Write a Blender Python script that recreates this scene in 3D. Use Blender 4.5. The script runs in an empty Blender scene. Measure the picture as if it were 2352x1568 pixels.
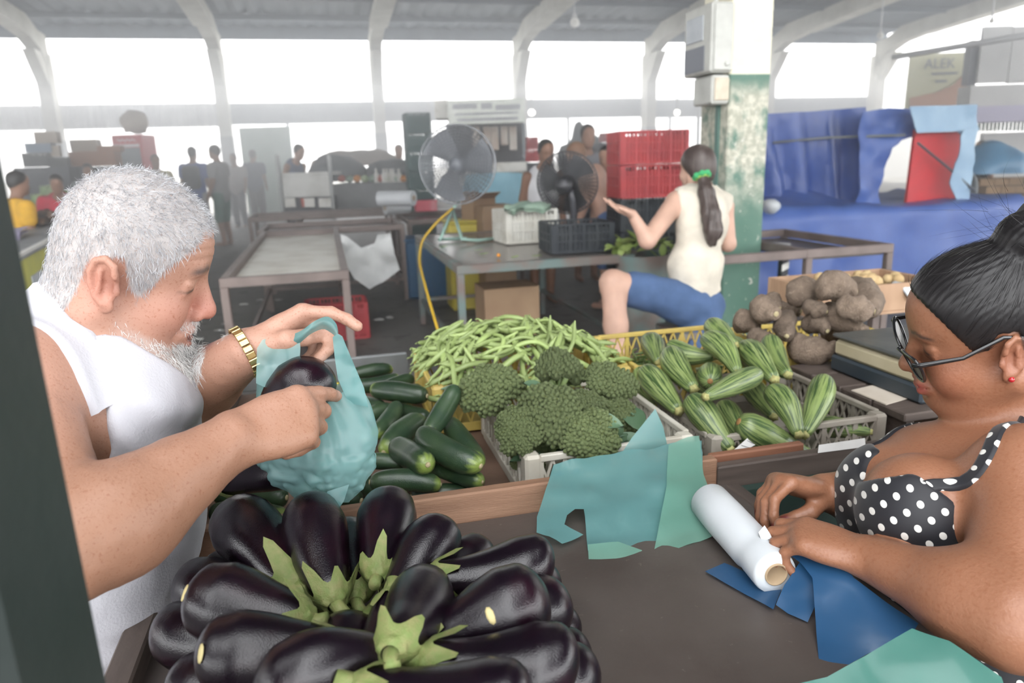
import bpy, math, random
import numpy as np
from mathutils import Vector, Matrix

# ------------------------------------------------------------------ camera, sky, exposure
scene = bpy.context.scene
C = scene.collection
IMG_W, IMG_H, FOC = 2352.0, 1568.0, 1650.0
CAM = np.array([0.0, 0.0, 1.38])
PITCH = math.atan(418 / 1650.0); ROLL = math.radians(1.9)
_fw = np.array([0, math.cos(PITCH), -math.sin(PITCH)]); _r0 = np.array([1.0, 0, 0]); _u0 = np.cross(_r0, _fw)
_ri = math.cos(ROLL) * _r0 - math.sin(ROLL) * _u0
_up = math.sin(ROLL) * _r0 + math.cos(ROLL) * _u0
cd = bpy.data.cameras.new('camera'); cam = bpy.data.objects.new('camera', cd); C.objects.link(cam)
cd.sensor_width = 36.0; cd.lens = 36.0 * FOC / IMG_W; cd.clip_start = 0.02; cd.clip_end = 400
cam.matrix_world = Matrix([[_ri[0], _up[0], -_fw[0], CAM[0]], [_ri[1], _up[1], -_fw[1], CAM[1]],
                           [_ri[2], _up[2], -_fw[2], CAM[2]], [0, 0, 0, 1]])
cd.dof.use_dof = True; cd.dof.focus_distance = 1.02; cd.dof.aperture_fstop = 5.0
scene.camera = cam
world = bpy.data.worlds.new('overcast_sky'); scene.world = world; world.use_nodes = True
_bg = world.node_tree.nodes['Background']
_bg.inputs[0].default_value = (0.97, 0.985, 1.0, 1); _bg.inputs[1].default_value = 1.0
scene.view_settings.view_transform = 'Standard'; scene.view_settings.look = 'None'
scene.view_settings.gamma = 1.0; scene.view_settings.use_curve_mapping = False
scene.view_settings.exposure = 2.85

# ------------------------------------------------------------------ helpers
rng = np.random.default_rng(7); random.seed(7)
def ray(x, y): return _fw + _ri * ((x - IMG_W / 2) / FOC) - _up * ((y - IMG_H / 2) / FOC)
def atz(x, y, z):
    d = ray(x, y); return CAM + d * ((z - CAM[2]) / d[2])
def aty(x, y, Y):
    d = ray(x, y); return CAM + d * (Y / d[1])
def atd(x, y, dep): return CAM + ray(x, y) * dep          # depth along the optical axis
A14 = math.radians(14.0)
E1 = np.array([math.cos(A14), math.sin(A14), 0.0]); E2 = np.array([-math.sin(A14), math.cos(A14), 0.0]); EZ = np.array([0, 0, 1.0])
def G(a, b, z=0.0): return E1 * a + E2 * b + EZ * z      # the hall's own grid
def toG(p): p = np.asarray(p, float); return np.array([p @ E1, p @ E2, p[2]])
RG = np.array([E1, E2, EZ]).T
def nrm(v): v = np.asarray(v, float); return v / (np.linalg.norm(v) + 1e-12)
def rotz(a): c, s = math.cos(a), math.sin(a); return np.array([[c, -s, 0], [s, c, 0], [0, 0, 1.0]])
def frame(z, x=(1, 0, 0)):
    z = nrm(z); x = np.asarray(x, float); x = x - z * (x @ z)
    if np.linalg.norm(x) < 1e-6: x = np.array([0, 1, 0.0]) - z * z[1]
    x = nrm(x); return np.array([x, np.cross(z, x), z]).T

_h = np.random.default_rng(3).random(4096).astype(np.float32)
def vnoise(p):
    p = np.asarray(p, float); i = np.floor(p).astype(np.int64); f = p - i; f = f * f * (3 - 2 * f); r = 0
    for dx in (0, 1):
        for dy in (0, 1):
            for dz in (0, 1):
                hsh = ((i[..., 0] + dx) * 73856093 ^ (i[..., 1] + dy) * 19349663 ^ (i[..., 2] + dz) * 83492791) & 4095
                r = r + _h[hsh] * (f[..., 0] if dx else 1 - f[..., 0]) * (f[..., 1] if dy else 1 - f[..., 1]) * (f[..., 2] if dz else 1 - f[..., 2])
    return r * 2 - 1
def fnoise(p, o=3):
    r = 0; a = 1.0; p = np.asarray(p, float)
    for k in range(o): r = r + a * vnoise(p * 2 ** k + 17 * k); a *= .5
    return r

class MB:
    """collects shapes; build() links them as one mesh object"""
    def __init__(s): s.V = []; s.F = []; s.n = 0; s.D = []; s.M = []
    def add(s, V, F, D=None, m=0):
        V = np.asarray(V, float).reshape(-1, 3)
        s.V.append(V); s.F += [tuple(int(i) + s.n for i in f) for f in F]; s.n += len(V); s.M += [m] * len(F)
        s.D.append(np.zeros((len(V), 3)) if D is None else np.asarray(D, float)); return s
    def box(s, c, size, R=None, ch=0.0, m=0):
        h = np.asarray(size, float) / 2; R = np.eye(3) if R is None else R
        ch = min(ch, .45 * 2 * h.min())
        if ch <= 0:
            V = np.array([[x, y, z] for x in (-1, 1) for y in (-1, 1) for z in (-1, 1)]) * h
            F = [(0, 1, 3, 2), (4, 6, 7, 5), (0, 4, 5, 1), (2, 3, 7, 6), (0, 2, 6, 4), (1, 5, 7, 3)]
        else:
            V = []; ix = {}
            for x in (-1, 1):
                for y in (-1, 1):
                    for z in (-1, 1):
                        for a in range(3):
                            v = np.array([x, y, z]) * h; 
                            for b in range(3):
                                if b != a: v[b] -= (x, y, z)[b] * ch
                            ix[(x, y, z, a)] = len(V); V.append(v)
            F = []
            for a in range(3):
                b, c_ = (a + 1) % 3, (a + 2) % 3
                for sg in (-1, 1):
                    q = []
                    for (i, j) in ((-1, -1), (1, -1), (1, 1), (-1, 1)):
                        k = [0, 0, 0]; k[a] = sg; k[b] = i; k[c_] = j; q.append(ix[(*k, a)])
                    F.append(tuple(q if sg > 0 else q[::-1]))
                for i in (-1, 1):
                    for j in (-1, 1):
                        k0 = [0, 0, 0]; k1 = [0, 0, 0]; k0[a] = -1; k1[a] = 1; k0[b] = k1[b] = i; k0[c_] = k1[c_] = j
                        q = [ix[(*k0, b)], ix[(*k1, b)], ix[(*k1, c_)], ix[(*k0, c_)]]
                        F.append(tuple(q if i * j < 0 else q[::-1]))
            for x in (-1, 1):
                for y in (-1, 1):
                    for z in (-1, 1):
                        q = [ix[(x, y, z, a)] for a in range(3)]
                        F.append(tuple(q if x * y * z > 0 else q[::-1]))
        return s.add(np.asarray(V) @ R.T + np.asarray(c, float), F, m=m)
    def bar(s, p, q, w, d, up=(0, 0, 1), ch=0.0, m=0):
        p = np.asarray(p, float); q = np.asarray(q, float); L = np.linalg.norm(q - p); z = (q - p) / L
        R = frame(z, np.cross(up, z) if abs(z @ np.asarray(up, float)) < .99 else (1, 0, 0))
        return s.box((p + q) / 2, (w, d, L), R, ch, m)
    def tube(s, P, r, n=8, cap=True, flat=1.0, up=None, m=0, closed=False, tv=None):
        P = np.asarray(P, float); k = len(P); r = np.broadcast_to(np.asarray(r, float), (k,))
        T = np.gradient(P, axis=0)
        if closed: T = np.roll(P, -1, 0) - np.roll(P, 1, 0)
        T /= np.linalg.norm(T, axis=1)[:, None] + 1e-12
        u = np.asarray(up, float) if up is not None else (np.array([0, 0, 1.0]) if abs(T[0][2]) < .9 else np.array([1.0, 0, 0]))
        V = []; D = []; a = np.linspace(0, 2 * np.pi, n, endpoint=False)
        x = nrm(u - T[0] * (u @ T[0]))
        for i in range(k):
            x = nrm(x - T[i] * (x @ T[i])); y = np.cross(T[i], x)
            V.append(P[i] + r[i] * (np.cos(a)[:, None] * x + flat * np.sin(a)[:, None] * y))
            t = i / (k - 1) if tv is None else tv[i]
            D.append(np.stack([np.cos(a), np.sin(a), np.full(n, t)], 1))
        F = []
        for i in range(k if closed else k - 1):
            i2 = (i + 1) % k
            for j in range(n): F.append((i * n + j, i * n + (j + 1) % n, i2 * n + (j + 1) % n, i2 * n + j))
        if cap and not closed: F.append(tuple(range(n))[::-1]); F.append(tuple((k - 1) * n + j for j in range(n)))
        return s.add(np.concatenate(V), F, np.concatenate(D), m)
    def lathe(s, prof, n=16, c=(0, 0, 0), R=None, m=0, capb=True, capt=True):
        prof = np.asarray(prof, float); a = np.linspace(0, 2 * np.pi, n, endpoint=False); k = len(prof)
        V = np.stack([np.outer(prof[:, 0], np.cos(a)), np.outer(prof[:, 0], np.sin(a)), np.repeat(prof[:, 1:2], n, 1)], -1).reshape(-1, 3)
        D = np.stack([np.tile(np.cos(a), k), np.tile(np.sin(a), k), np.repeat(np.linspace(0, 1, k), n)], 1)
        F = [(i * n + j, i * n + (j + 1) % n, (i + 1) * n + (j + 1) % n, (i + 1) * n + j) for i in range(k - 1) for j in range(n)]
        if capb: F.append(tuple(range(n))[::-1])
        if capt: F.append(tuple((k - 1) * n + j for j in range(n)))
        R = np.eye(3) if R is None else R
        return s.add(V @ R.T + np.asarray(c, float), F, D, m)
    def grid(s, P, m=0, D=None, closeu=False):
        P = np.asarray(P, float); nu, nv = P.shape[:2]
        F = [(i * nv + j, i * nv + j + 1, ((i + 1) % nu) * nv + j + 1, ((i + 1) % nu) * nv + j) for i in range(nu if closeu else nu - 1) for j in range(nv - 1)]
        return s.add(P.reshape(-1, 3), F, None if D is None else np.asarray(D).reshape(-1, 3), m)
    def prism(s, poly, d, R=None, c=(0, 0, 0), m=0):
        """poly in local xy, extruded along local z from 0 to d"""
        poly = np.asarray(poly, float); n = len(poly); R = np.eye(3) if R is None else R
        V = np.concatenate([np.c_[poly, np.zeros(n)], np.c_[poly, np.full(n, d)]])
        F = [tuple(range(n))[::-1], tuple(range(n, 2 * n))] + [(i, (i + 1) % n, n + (i + 1) % n, n + i) for i in range(n)]
        return s.add(V @ R.T + np.asarray(c, float), F, m=m)
    def ball(s, c, r, nu=12, nv=8, R=None, m=0):
        r = np.broadcast_to(np.asarray(r, float), (3,)); th = np.linspace(0, np.pi, nv + 1)[1:-1]; a = np.linspace(0, 2 * np.pi, nu, endpoint=False)
        V = [[0, 0, 1.0]] + [[math.sin(t) * math.cos(p), math.sin(t) * math.sin(p), math.cos(t)] for t in th for p in a] + [[0, 0, -1.0]]
        F = [(0, 1 + j, 1 + (j + 1) % nu) for j in range(nu)]
        for i in range(nv - 2):
            for j in range(nu): F.append((1 + i * nu + j, 1 + (i + 1) * nu + j, 1 + (i + 1) * nu + (j + 1) % nu, 1 + i * nu + (j + 1) % nu))
        b = 1 + (nv - 2) * nu; F += [(b + j, len(V) - 1, b + (j + 1) % nu) for j in range(nu)]
        V = np.array(V); R = np.eye(3) if R is None else R
        return s.add((V * r) @ R.T + np.asarray(c, float), F, V, m)
    def mesh(s, name, smooth=False):
        me = bpy.data.meshes.new(name); me.from_pydata(np.concatenate(s.V).tolist(), [], s.F); 
        if smooth: me.shade_smooth() if hasattr(me, 'shade_smooth') else None
        D = np.concatenate(s.D)
        if np.any(D):
            at = me.attributes.new('dirv', 'FLOAT_VECTOR', 'POINT'); at.data.foreach_set('vector', D.astype(np.float32).ravel())
        if any(s.M): me.polygons.foreach_set('material_index', np.array(s.M, np.int32))
        me.update(); return me
    def build(s, name, mat, parent=None, smooth=False, **kw):
        return link(name, s.mesh(name, smooth), mat, parent, **kw)

def link(name, me, mat, parent=None, label=None, cat=None, group=None, kind=None):
    o = bpy.data.objects.new(name, me); C.objects.link(o)
    if mat is not None and me is not None and len(me.materials) == 0:
        for m_ in (mat if isinstance(mat, (list, tuple)) else [mat]): me.materials.append(m_)
    if parent is not None:
        root = parent if parent.parent is None else parent.parent
        o.parent = parent; o.matrix_parent_inverse = root.matrix_basis.inverted() if parent is root else Matrix()
    tag(o, label, cat, group, kind); return o
def tag(o, label=None, cat=None, group=None, kind=None):
    for k, v in (('label', label), ('category', cat), ('group', group), ('kind', kind)):
        if v is not None: o[k] = v
    return o
def thing(name, loc, label, cat, group=None, kind=None):
    o = bpy.data.objects.new(name, None); C.objects.link(o); o.empty_display_size = .05
    o.matrix_basis = Matrix.Translation(Vector([float(v) for v in loc])); return tag(o, label, cat, group, kind)
def copy_tree(o, M, label=None, group=None, par=None):
    c = o.copy(); C.objects.link(c); c.matrix_basis = M
    if label: c['label'] = label
    if group: c['group'] = group
    for ch in o.children:
        d = ch.copy(); C.objects.link(d); d.parent = c; d.matrix_parent_inverse = ch.matrix_parent_inverse.copy()
        for gc in ch.children:
            e = gc.copy(); C.objects.link(e); e.parent = d; e.matrix_parent_inverse = gc.matrix_parent_inverse.copy()
    return c
def M4(R, t, s=1.0):
    s = np.broadcast_to(np.asarray(s, float), (3,)); m = np.eye(4); m[:3, :3] = np.asarray(R) * s; m[:3, 3] = t; return Matrix(m.tolist())

# ------------------------------------------------------------------ materials
def N(nt, t, **kw):
    n = nt.nodes.new(t)
    for k, v in kw.items(): setattr(n, k, v)
    return n
def mat(name, col, rough=.6, col2=None, scale=6.0, detail=4, ramp=(.35, .65), bump=0.0, bscale=40.0, metal=0.0, spec=.5, coat=0.0, sss=0.0,
        stretch=(1, 1, 1), coords='Object', attr=None, rnd=0.0, col3=None, scale3=30.0, ramp3=(.6, .75), alpha=1.0, emit=None, estr=0.0, transl=None, bstretch=(1, 1, 1), ssscol=None, vcol=None):
    m = bpy.data.materials.new(name); m.use_nodes = True; nt = m.node_tree; b = nt.nodes['Principled BSDF']; L = nt.links.new
    b.inputs['Roughness'].default_value = rough; b.inputs['Metallic'].default_value = metal
    b.inputs['Specular IOR Level'].default_value = spec; b.inputs['Coat Weight'].default_value = coat; b.inputs['Coat Roughness'].default_value = .08
    if sss:
        b.inputs['Subsurface Weight'].default_value = sss; b.inputs['Subsurface Radius'].default_value = (.012, .005, .003); b.inputs['Subsurface Scale'].default_value = 1.0
    c4 = lambda c: (c[0], c[1], c[2], 1)
    if attr: src = N(nt, 'ShaderNodeAttribute', attribute_name=attr).outputs['Vector']
    else: src = N(nt, 'ShaderNodeTexCoord').outputs[coords]
    mp = N(nt, 'ShaderNodeMapping'); mp.inputs['Scale'].default_value = stretch; L(src, mp.inputs[0])
    out = None
    if vcol:
        out = N(nt, 'ShaderNodeAttribute', attribute_name=vcol).outputs['Color']
        if col2 is not None:
            nz = N(nt, 'ShaderNodeTexNoise'); nz.inputs['Scale'].default_value = scale; nz.inputs['Detail'].default_value = detail; L(mp.outputs[0], nz.inputs['Vector'])
            rp = N(nt, 'ShaderNodeMapRange'); rp.inputs[1].default_value = ramp[0]; rp.inputs[2].default_value = ramp[1]; L(nz.outputs[0], rp.inputs[0])
            mx = N(nt, 'ShaderNodeMix', data_type='RGBA', blend_type='MULTIPLY'); mx.inputs[7].default_value = c4(col2); L(rp.outputs[0], mx.inputs[0]); L(out, mx.inputs[6]); out = mx.outputs[2]
    elif col2 is not None:
        nz = N(nt, 'ShaderNodeTexNoise'); nz.inputs['Scale'].default_value = scale; nz.inputs['Detail'].default_value = detail; L(mp.outputs[0], nz.inputs['Vector'])
        rp = N(nt, 'ShaderNodeMapRange'); rp.inputs[1].default_value = ramp[0]; rp.inputs[2].default_value = ramp[1]; L(nz.outputs[0], rp.inputs[0])
        mx = N(nt, 'ShaderNodeMix', data_type='RGBA'); mx.inputs[6].default_value = c4(col); mx.inputs[7].default_value = c4(col2); L(rp.outputs[0], mx.inputs[0]); out = mx.outputs[2]
    else:
        rg = N(nt, 'ShaderNodeRGB'); rg.outputs[0].default_value = c4(col); out = rg.outputs[0]
    if col3 is not None:
        nz = N(nt, 'ShaderNodeTexNoise'); nz.inputs['Scale'].default_value = scale3; nz.inputs['Detail'].default_value = 3; L(mp.outputs[0], nz.inputs['Vector'])
        rp = N(nt, 'ShaderNodeMapRange'); rp.inputs[1].default_value = ramp3[0]; rp.inputs[2].default_value = ramp3[1]; L(nz.outputs[0], rp.inputs[0])
        mx = N(nt, 'ShaderNodeMix', data_type='RGBA'); mx.inputs[7].default_value = c4(col3); L(rp.outputs[0], mx.inputs[0]); L(out, mx.inputs[6]); out = mx.outputs[2]
    if rnd:
        oi = N(nt, 'ShaderNodeObjectInfo'); rp = N(nt, 'ShaderNodeMapRange'); rp.inputs[3].default_value = 1 - rnd; rp.inputs[4].default_value = 1 + rnd; L(oi.outputs['Random'], rp.inputs[0])
        hs = N(nt, 'ShaderNodeHueSaturation'); L(rp.outputs[0], hs.inputs['Value']); L(out, hs.inputs['Color']); out = hs.outputs[0]
    L(out, b.inputs['Base Color'])
    if bump:
        mp2 = N(nt, 'ShaderNodeMapping'); mp2.inputs['Scale'].default_value = bstretch; L(src, mp2.inputs[0])
        nz = N(nt, 'ShaderNodeTexNoise'); nz.inputs['Scale'].default_value = bscale; nz.inputs['Detail'].default_value = 4; L(mp2.outputs[0], nz.inputs['Vector'])
        bp = N(nt, 'ShaderNodeBump'); bp.inputs['Strength'].default_value = 1.0; bp.inputs['Distance'].default_value = bump; L(nz.outputs[0], bp.inputs['Height']); L(bp.outputs[0], b.inputs['Normal'])
    if emit is not None:
        b.inputs['Emission Color'].default_value = c4(emit); b.inputs['Emission Strength'].default_value = estr
    m['_out'] = 0
    if transl is not None:      # thin sheet: part diffuse light passes through
        o_ = nt.nodes['Material Output']; tr = N(nt, 'ShaderNodeBsdfTranslucent'); L(out, tr.inputs[0])
        ms = N(nt, 'ShaderNodeMixShader'); ms.inputs[0].default_value = transl; L(b.outputs[0], ms.inputs[1]); L(tr.outputs[0], ms.inputs[2])
        if alpha < 1:
            tp = N(nt, 'ShaderNodeBsdfTransparent'); tp.inputs[0].default_value = (.93, 1, .99, 1); m2 = N(nt, 'ShaderNodeMixShader'); m2.inputs[0].default_value = alpha
            L(tp.outputs[0], m2.inputs[1]); L(ms.outputs[0], m2.inputs[2]); L(m2.outputs[0], o_.inputs[0])
        else: L(ms.outputs[0], o_.inputs[0])
    return m

# ------------------------------------------------------------------ signed distance shapes -> one continuous mesh
def _ell(c, r, R=None):
    c = np.asarray(c, float); r = np.asarray(r, float); Rt = np.eye(3) if R is None else np.asarray(R)
    def f(p):
        q = (p - c) @ Rt; k0 = np.sqrt(((q / r) ** 2).sum(-1)); k1 = np.sqrt(((q / (r * r)) ** 2).sum(-1)) + 1e-9
        return k0 * (k0 - 1) / k1
    return f
def _cap(a, b, ra, rb=None):
    a = np.asarray(a, float); b = np.asarray(b, float); rb = ra if rb is None else rb; ab = b - a; L2 = ab @ ab + 1e-12
    def f(p):
        q = p - a; t = np.clip((q @ ab) / L2, 0, 1); d = q - t[..., None] * ab
        return np.sqrt((d * d).sum(-1)) - (ra + (rb - ra) * t)
    return f
def _ecap(a, b, ra, rb, wid, fl):
    """tapered capsule whose section is squashed by fl along direction wid's normal; wid = wide direction"""
    a = np.asarray(a, float); b = np.asarray(b, float); ab = b - a; L2 = ab @ ab + 1e-12; zz = nrm(ab); w = np.asarray(wid, float); w = nrm(w - zz * (w @ zz)); t3 = np.cross(zz, w)
    def f(p):
        q = p - a; t = np.clip((q @ ab) / L2, 0, 1); d = q - t[..., None] * ab
        dd = d + np.multiply.outer((d @ t3) * (1 / fl - 1), t3)
        r_ = ra + (rb - ra) * t
        return (np.sqrt((dd * dd).sum(-1)) - r_) * (fl if fl < 1 else 1)
    return f
def _box(c, h, R=None, r=0.0):
    c = np.asarray(c, float); h = np.asarray(h, float) - r; Rt = np.eye(3) if R is None else np.asarray(R)
    def f(p):
        q = np.abs((p - c) @ Rt) - h
        return np.sqrt((np.maximum(q, 0) ** 2).sum(-1)) + np.minimum(q.max(-1), 0) - r
    return f
def smin(a, b, k):
    h = np.maximum(k - np.abs(a - b), 0) / k; return np.minimum(a, b) - h * h * k * .25
class SDF:
    def __init__(s): s.ops = []
    def u(s, f, k=.01): s.ops.append((1, f, k)); return s
    def sub(s, f, k=.005): s.ops.append((-1, f, k)); return s
    def inter(s, f, k=.003): s.ops.append((2, f, k)); return s
    def __call__(s, p):
        d = np.full(p.shape[:-1], 1.0)
        for sg, f, k in s.ops: d = s._op(d, f(p), sg, k)
        return d
    @staticmethod
    def _op(d, v, sg, k):
        if sg == 1: return smin(d, v, k)
        if sg == -1: return -smin(-d, v, k)
        return -smin(-d, -v, k)
    def mesh(s, lo, hi, h, B=8, zw=None):
        # zw=(z0, k): below z0 the grid is k times coarser in height (legs need less detail)
        wz = (lambda P: P) if zw is None else (lambda P: np.concatenate([P[..., :2], np.where(P[..., 2:] < zw[0], zw[0] - (zw[0] - P[..., 2:]) * zw[1], P[..., 2:])], -1))
        if zw is not None: lo = (lo[0], lo[1], zw[0] - (zw[0] - lo[2]) / zw[1])
        lo = np.asarray(lo, float); hi = np.asarray(hi, float); nb = np.ceil((hi - lo) / (h * B)).astype(int) + 1
        cg = np.stack(np.meshgrid(*[np.arange(n) for n in nb], indexing='ij'), -1).reshape(-1, 3)
        cc = wz(lo + (cg * B + (B - 1) / 2) * h); R = h * B * .9 * np.ones(len(cc))
        if zw is not None: R[cc[:, 2] < zw[0] + R[0]] *= zw[1] * .75
        Dc = s(cc); act = np.where(np.abs(Dc) < R * 1.6)[0]
        off = np.stack(np.meshgrid(*[np.arange(B)] * 3, indexing='ij'), -1).reshape(-1, 3) * h
        base = lo + cg[act] * B * h; ca = cc[act]; Ra = R[act]
        d = np.full((len(act), B ** 3), 1.0)
        for sg, f, k in s.ops:
            pc = f(ca); sel = np.where(pc < 2.2 * Ra + k)[0] if sg != 2 else np.where(pc > -2.2 * Ra - k)[0]
            for c0 in range(0, len(sel), 3000):
                ss = sel[c0:c0 + 3000]; pts = wz(base[ss][:, None, :] + off[None])
                d[ss] = s._op(d[ss], f(pts), sg, k)
        full = np.where(Dc < 0, -1.0, 1.0).astype(np.float32)[:, None].repeat(B ** 3, 1); full[act] = d
        full = full.reshape(*nb, B, B, B).transpose(0, 3, 1, 4, 2, 5).reshape(*(nb * B))
        V_, Q_ = snet(full, lo, h); return wz(V_), Q_
def snet(f, lo, h):
    sgn = f < 0; nx, ny, nz = f.shape
    cnt = np.zeros((nx - 1, ny - 1, nz - 1), np.uint8)
    for dx in (0, 1):
        for dy in (0, 1):
            for dz in (0, 1): cnt += sgn[dx:nx - 1 + dx, dy:ny - 1 + dy, dz:nz - 1 + dz]
    ii = np.argwhere((cnt > 0) & (cnt < 8)); idx = np.full(cnt.shape, -1, np.int32); idx[tuple(ii.T)] = np.arange(len(ii))
    acc = np.zeros((len(ii), 3)); w = np.zeros(len(ii)); co = [(a, b, c) for a in (0, 1) for b in (0, 1) for c in (0, 1)]
    val = {c: f[ii[:, 0] + c[0], ii[:, 1] + c[1], ii[:, 2] + c[2]].astype(float) for c in co}
    for c in co:
        for ax in range(3):
            if c[ax] == 0:
                e = list(c); e[ax] = 1; e = tuple(e); a, b = val[c], val[e]; m = (a < 0) != (b < 0)
                t = np.where(m, a / np.where(m, a - b, 1), 0)
                for k in range(3): acc[:, k] += np.where(m, c[k] + (t if k == ax else 0), 0)
                w += m
    V = lo + (ii + acc / w[:, None]) * h; Q = []
    for ax in range(3):
        b_, c_ = (ax + 1) % 3, (ax + 2) % 3
        sl0 = [slice(None)] * 3; sl1 = [slice(None)] * 3; sl0[ax] = slice(0, -1); sl1[ax] = slice(1, None)
        ch = sgn[tuple(sl0)] != sgn[tuple(sl1)]
        e = np.argwhere(ch); e = e[(e[:, b_] > 0) & (e[:, c_] > 0) & (e[:, b_] < f.shape[b_] - 1) & (e[:, c_] < f.shape[c_] - 1)]
        def cell(db, dc):
            q = e.copy(); q[:, b_] += db; q[:, c_] += dc; return idx[tuple(q.T)]
        q = np.stack([cell(-1, -1), cell(0, -1), cell(0, 0), cell(-1, 0)], 1)
        flip = ~sgn[tuple(e.T)]; q[flip] = q[flip][:, ::-1]; Q.append(q)
    Q = np.concatenate(Q); return V, Q[(Q >= 0).all(1)]
def smooth_mesh(V, Q, it=1, lam=.5):
    for _ in range(it):
        s_ = np.zeros_like(V); n_ = np.zeros(len(V))
        for k in range(4):
            a, b = Q[:, k], Q[:, (k + 1) % 4]
            for kk in range(3): s_[:, kk] += np.bincount(a, V[b, kk], len(V)) + np.bincount(b, V[a, kk], len(V))
            n_ += np.bincount(a, minlength=len(V)) + np.bincount(b, minlength=len(V))
        V = V + lam * (s_ / np.maximum(n_, 1)[:, None] - V)
    return V
def vnormals(V, Q):
    n = np.cross(V[Q[:, 2]] - V[Q[:, 0]], V[Q[:, 3]] - V[Q[:, 1]]); r = np.zeros_like(V)
    for k in range(4):
        for c in range(3): r[:, c] += np.bincount(Q[:, k], n[:, c], len(V))
    return r / (np.linalg.norm(r, axis=1)[:, None] + 1e-12)
def qmesh(name, V, Q, attrs=None):
    me = bpy.data.meshes.new(name); me.vertices.add(len(V)); me.vertices.foreach_set('co', V.astype(np.float32).ravel())
    me.loops.add(Q.size); me.loops.foreach_set('vertex_index', Q.astype(np.int32).ravel())
    me.polygons.add(len(Q)); me.polygons.foreach_set('loop_start', np.arange(0, Q.size, Q.shape[1], dtype=np.int32))
    me.polygons.foreach_set('use_smooth', np.ones(len(Q), bool)); me.update(calc_edges=True)
    for k, (ty, a) in (attrs or {}).items():
        at = me.attributes.new(k, ty, 'POINT')
        if ty == 'FLOAT_COLOR': at.data.foreach_set('color', np.c_[a, np.ones(len(a))].astype(np.float32).ravel())
        elif ty == 'FLOAT_VECTOR': at.data.foreach_set('vector', a.astype(np.float32).ravel())
        else: at.data.foreach_set('value', a.astype(np.float32).ravel())
    return me
# ------------------------------------------------------------------ the hall: floor, roof, beams, columns, facade
M = {}
M['floor'] = mat('floor_concrete', (.2, .195, .185), .75, (.12, .115, .11), 1.3, 8, (.3, .7), .004, 30, col3=(.06, .055, .045), scale3=5, ramp3=(.55, .7))
M['ground_out'] = mat('pale_paving', (.55, .54, .5), .9, (.45, .44, .4), 2)
M['roof'] = mat('roof_sheet', (.135, .165, .205), .7, (.105, .13, .165), 1.5)
M['concrete'] = mat('painted_concrete', (.56, .55, .5), .8, (.4, .385, .34), 2.0, 8, (.35, .7), .004, 18)
M['coldark'] = mat('grey_green_paint', (.24, .26, .28), .7, (.16, .18, .19), 3)
M['sheetpale'] = mat('pale_corrugated_sheet', (.62, .63, .66), .6, (.5, .51, .54), 2, transl=.25)
M['fascia'] = mat('blue_grey_fascia', (.2, .24, .29), .7, (.16, .19, .24), 3)
def sbox(name, a0, a1, b0, b1, z0, z1, m, ch=0.0, parent=None, **kw):
    return MB().box(G((a0 + a1) / 2, (b0 + b1) / 2, (z0 + z1) / 2), (a1 - a0, b1 - b0, z1 - z0), RG, ch).build(name, m, parent, **kw)
sbox('floor', -30, 22, -17, 25.2, -.12, 0, M['floor'], kind='structure')
sbox('ground_outside', -120, 120, -110, 190, -.3, -.13, M['ground_out'], kind='structure')
FB = 23.3                      # facade line
COLA = [6.4 + 4.52 * k for k in range(-5, 4)]
def roofz(b): return 5.02 + (23.9 - b) * .062
# corrugated roof, ribs across the beams, its fastener holes follow as glowing plugs
mb = MB(); av = np.arange(-30, 20.8, .22); bv = np.array([24.1, 20, 15, 10, 5, 0, -5, -10, -16])
top = np.array([[G(a, b, roofz(b) + .42 + (.035 if i % 2 else -.035)) for b in bv] for i, a in enumerate(av)])
_keep = lambda i, j: not (bv[j + 1] <= -5 and bv[j] >= -10 and -6.5 < av[i] < 1.5)
# unseen roof opening added behind the viewer for the eggplant highlights
nb_ = len(bv); Fq = [(i * nb_ + j, i * nb_ + j + 1, (i + 1) * nb_ + j + 1, (i + 1) * nb_ + j) for i in range(len(av) - 1) for j in range(nb_ - 1) if _keep(i, j)]
mb.add(top.reshape(-1, 3), Fq); mb.add(top.reshape(-1, 3) + [0, 0, .03], [f[::-1] for f in Fq])
roof = mb.build('ceiling', M['roof'], kind='structure')
for b in (22.6, 20.6, 18.4, 16, 13, 10, 7, 4, 1, -2, -12, -15):
    sbox('purlin', -30, 20.6, b - .05, b + .05, roofz(b) + .25, roofz(b) + .4, M['roof'], parent=roof)
sbox('eave_board', -30, 20.6, 24.0, 24.1, roofz(24) + .05, roofz(24) + .48, M['fascia'], parent=roof)
# fastener holes: pale plugs in two rows, their glow stands in for the sky
M['plug'] = mat('glowing_roof_plug', (.95, .96, 1), .5, emit=(1, 1, 1), estr=.55)
def holes(x0, x1, y0, y1, n, skip=()):
    for k in range(n):
        if k in skip: continue
        x = x0 + (x1 - x0) * k / (n - 1); d = ray(x, y0 + (y1 - y0) * k / (n - 1))
        lo, hi = 5, 30
        for _ in range(40):
            mid = (lo + hi) / 2; p = CAM + d * mid
            if p[2] > roofz(toG(p)[1]) + .335: hi = mid
            else: lo = mid
        p = CAM + d * lo
        MB().lathe([(.02, 0), (.045 if k % 3 else .055, .004), (.02, .02)], 8, p).build('roof_hole_glow', M['plug'], roof)
holes(137, 425, 34, 42, 21, (1,)); holes(610, 790, 45, 47, 13, (7, 10)); holes(843, 845, 46, 46, 2, (0,))
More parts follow.
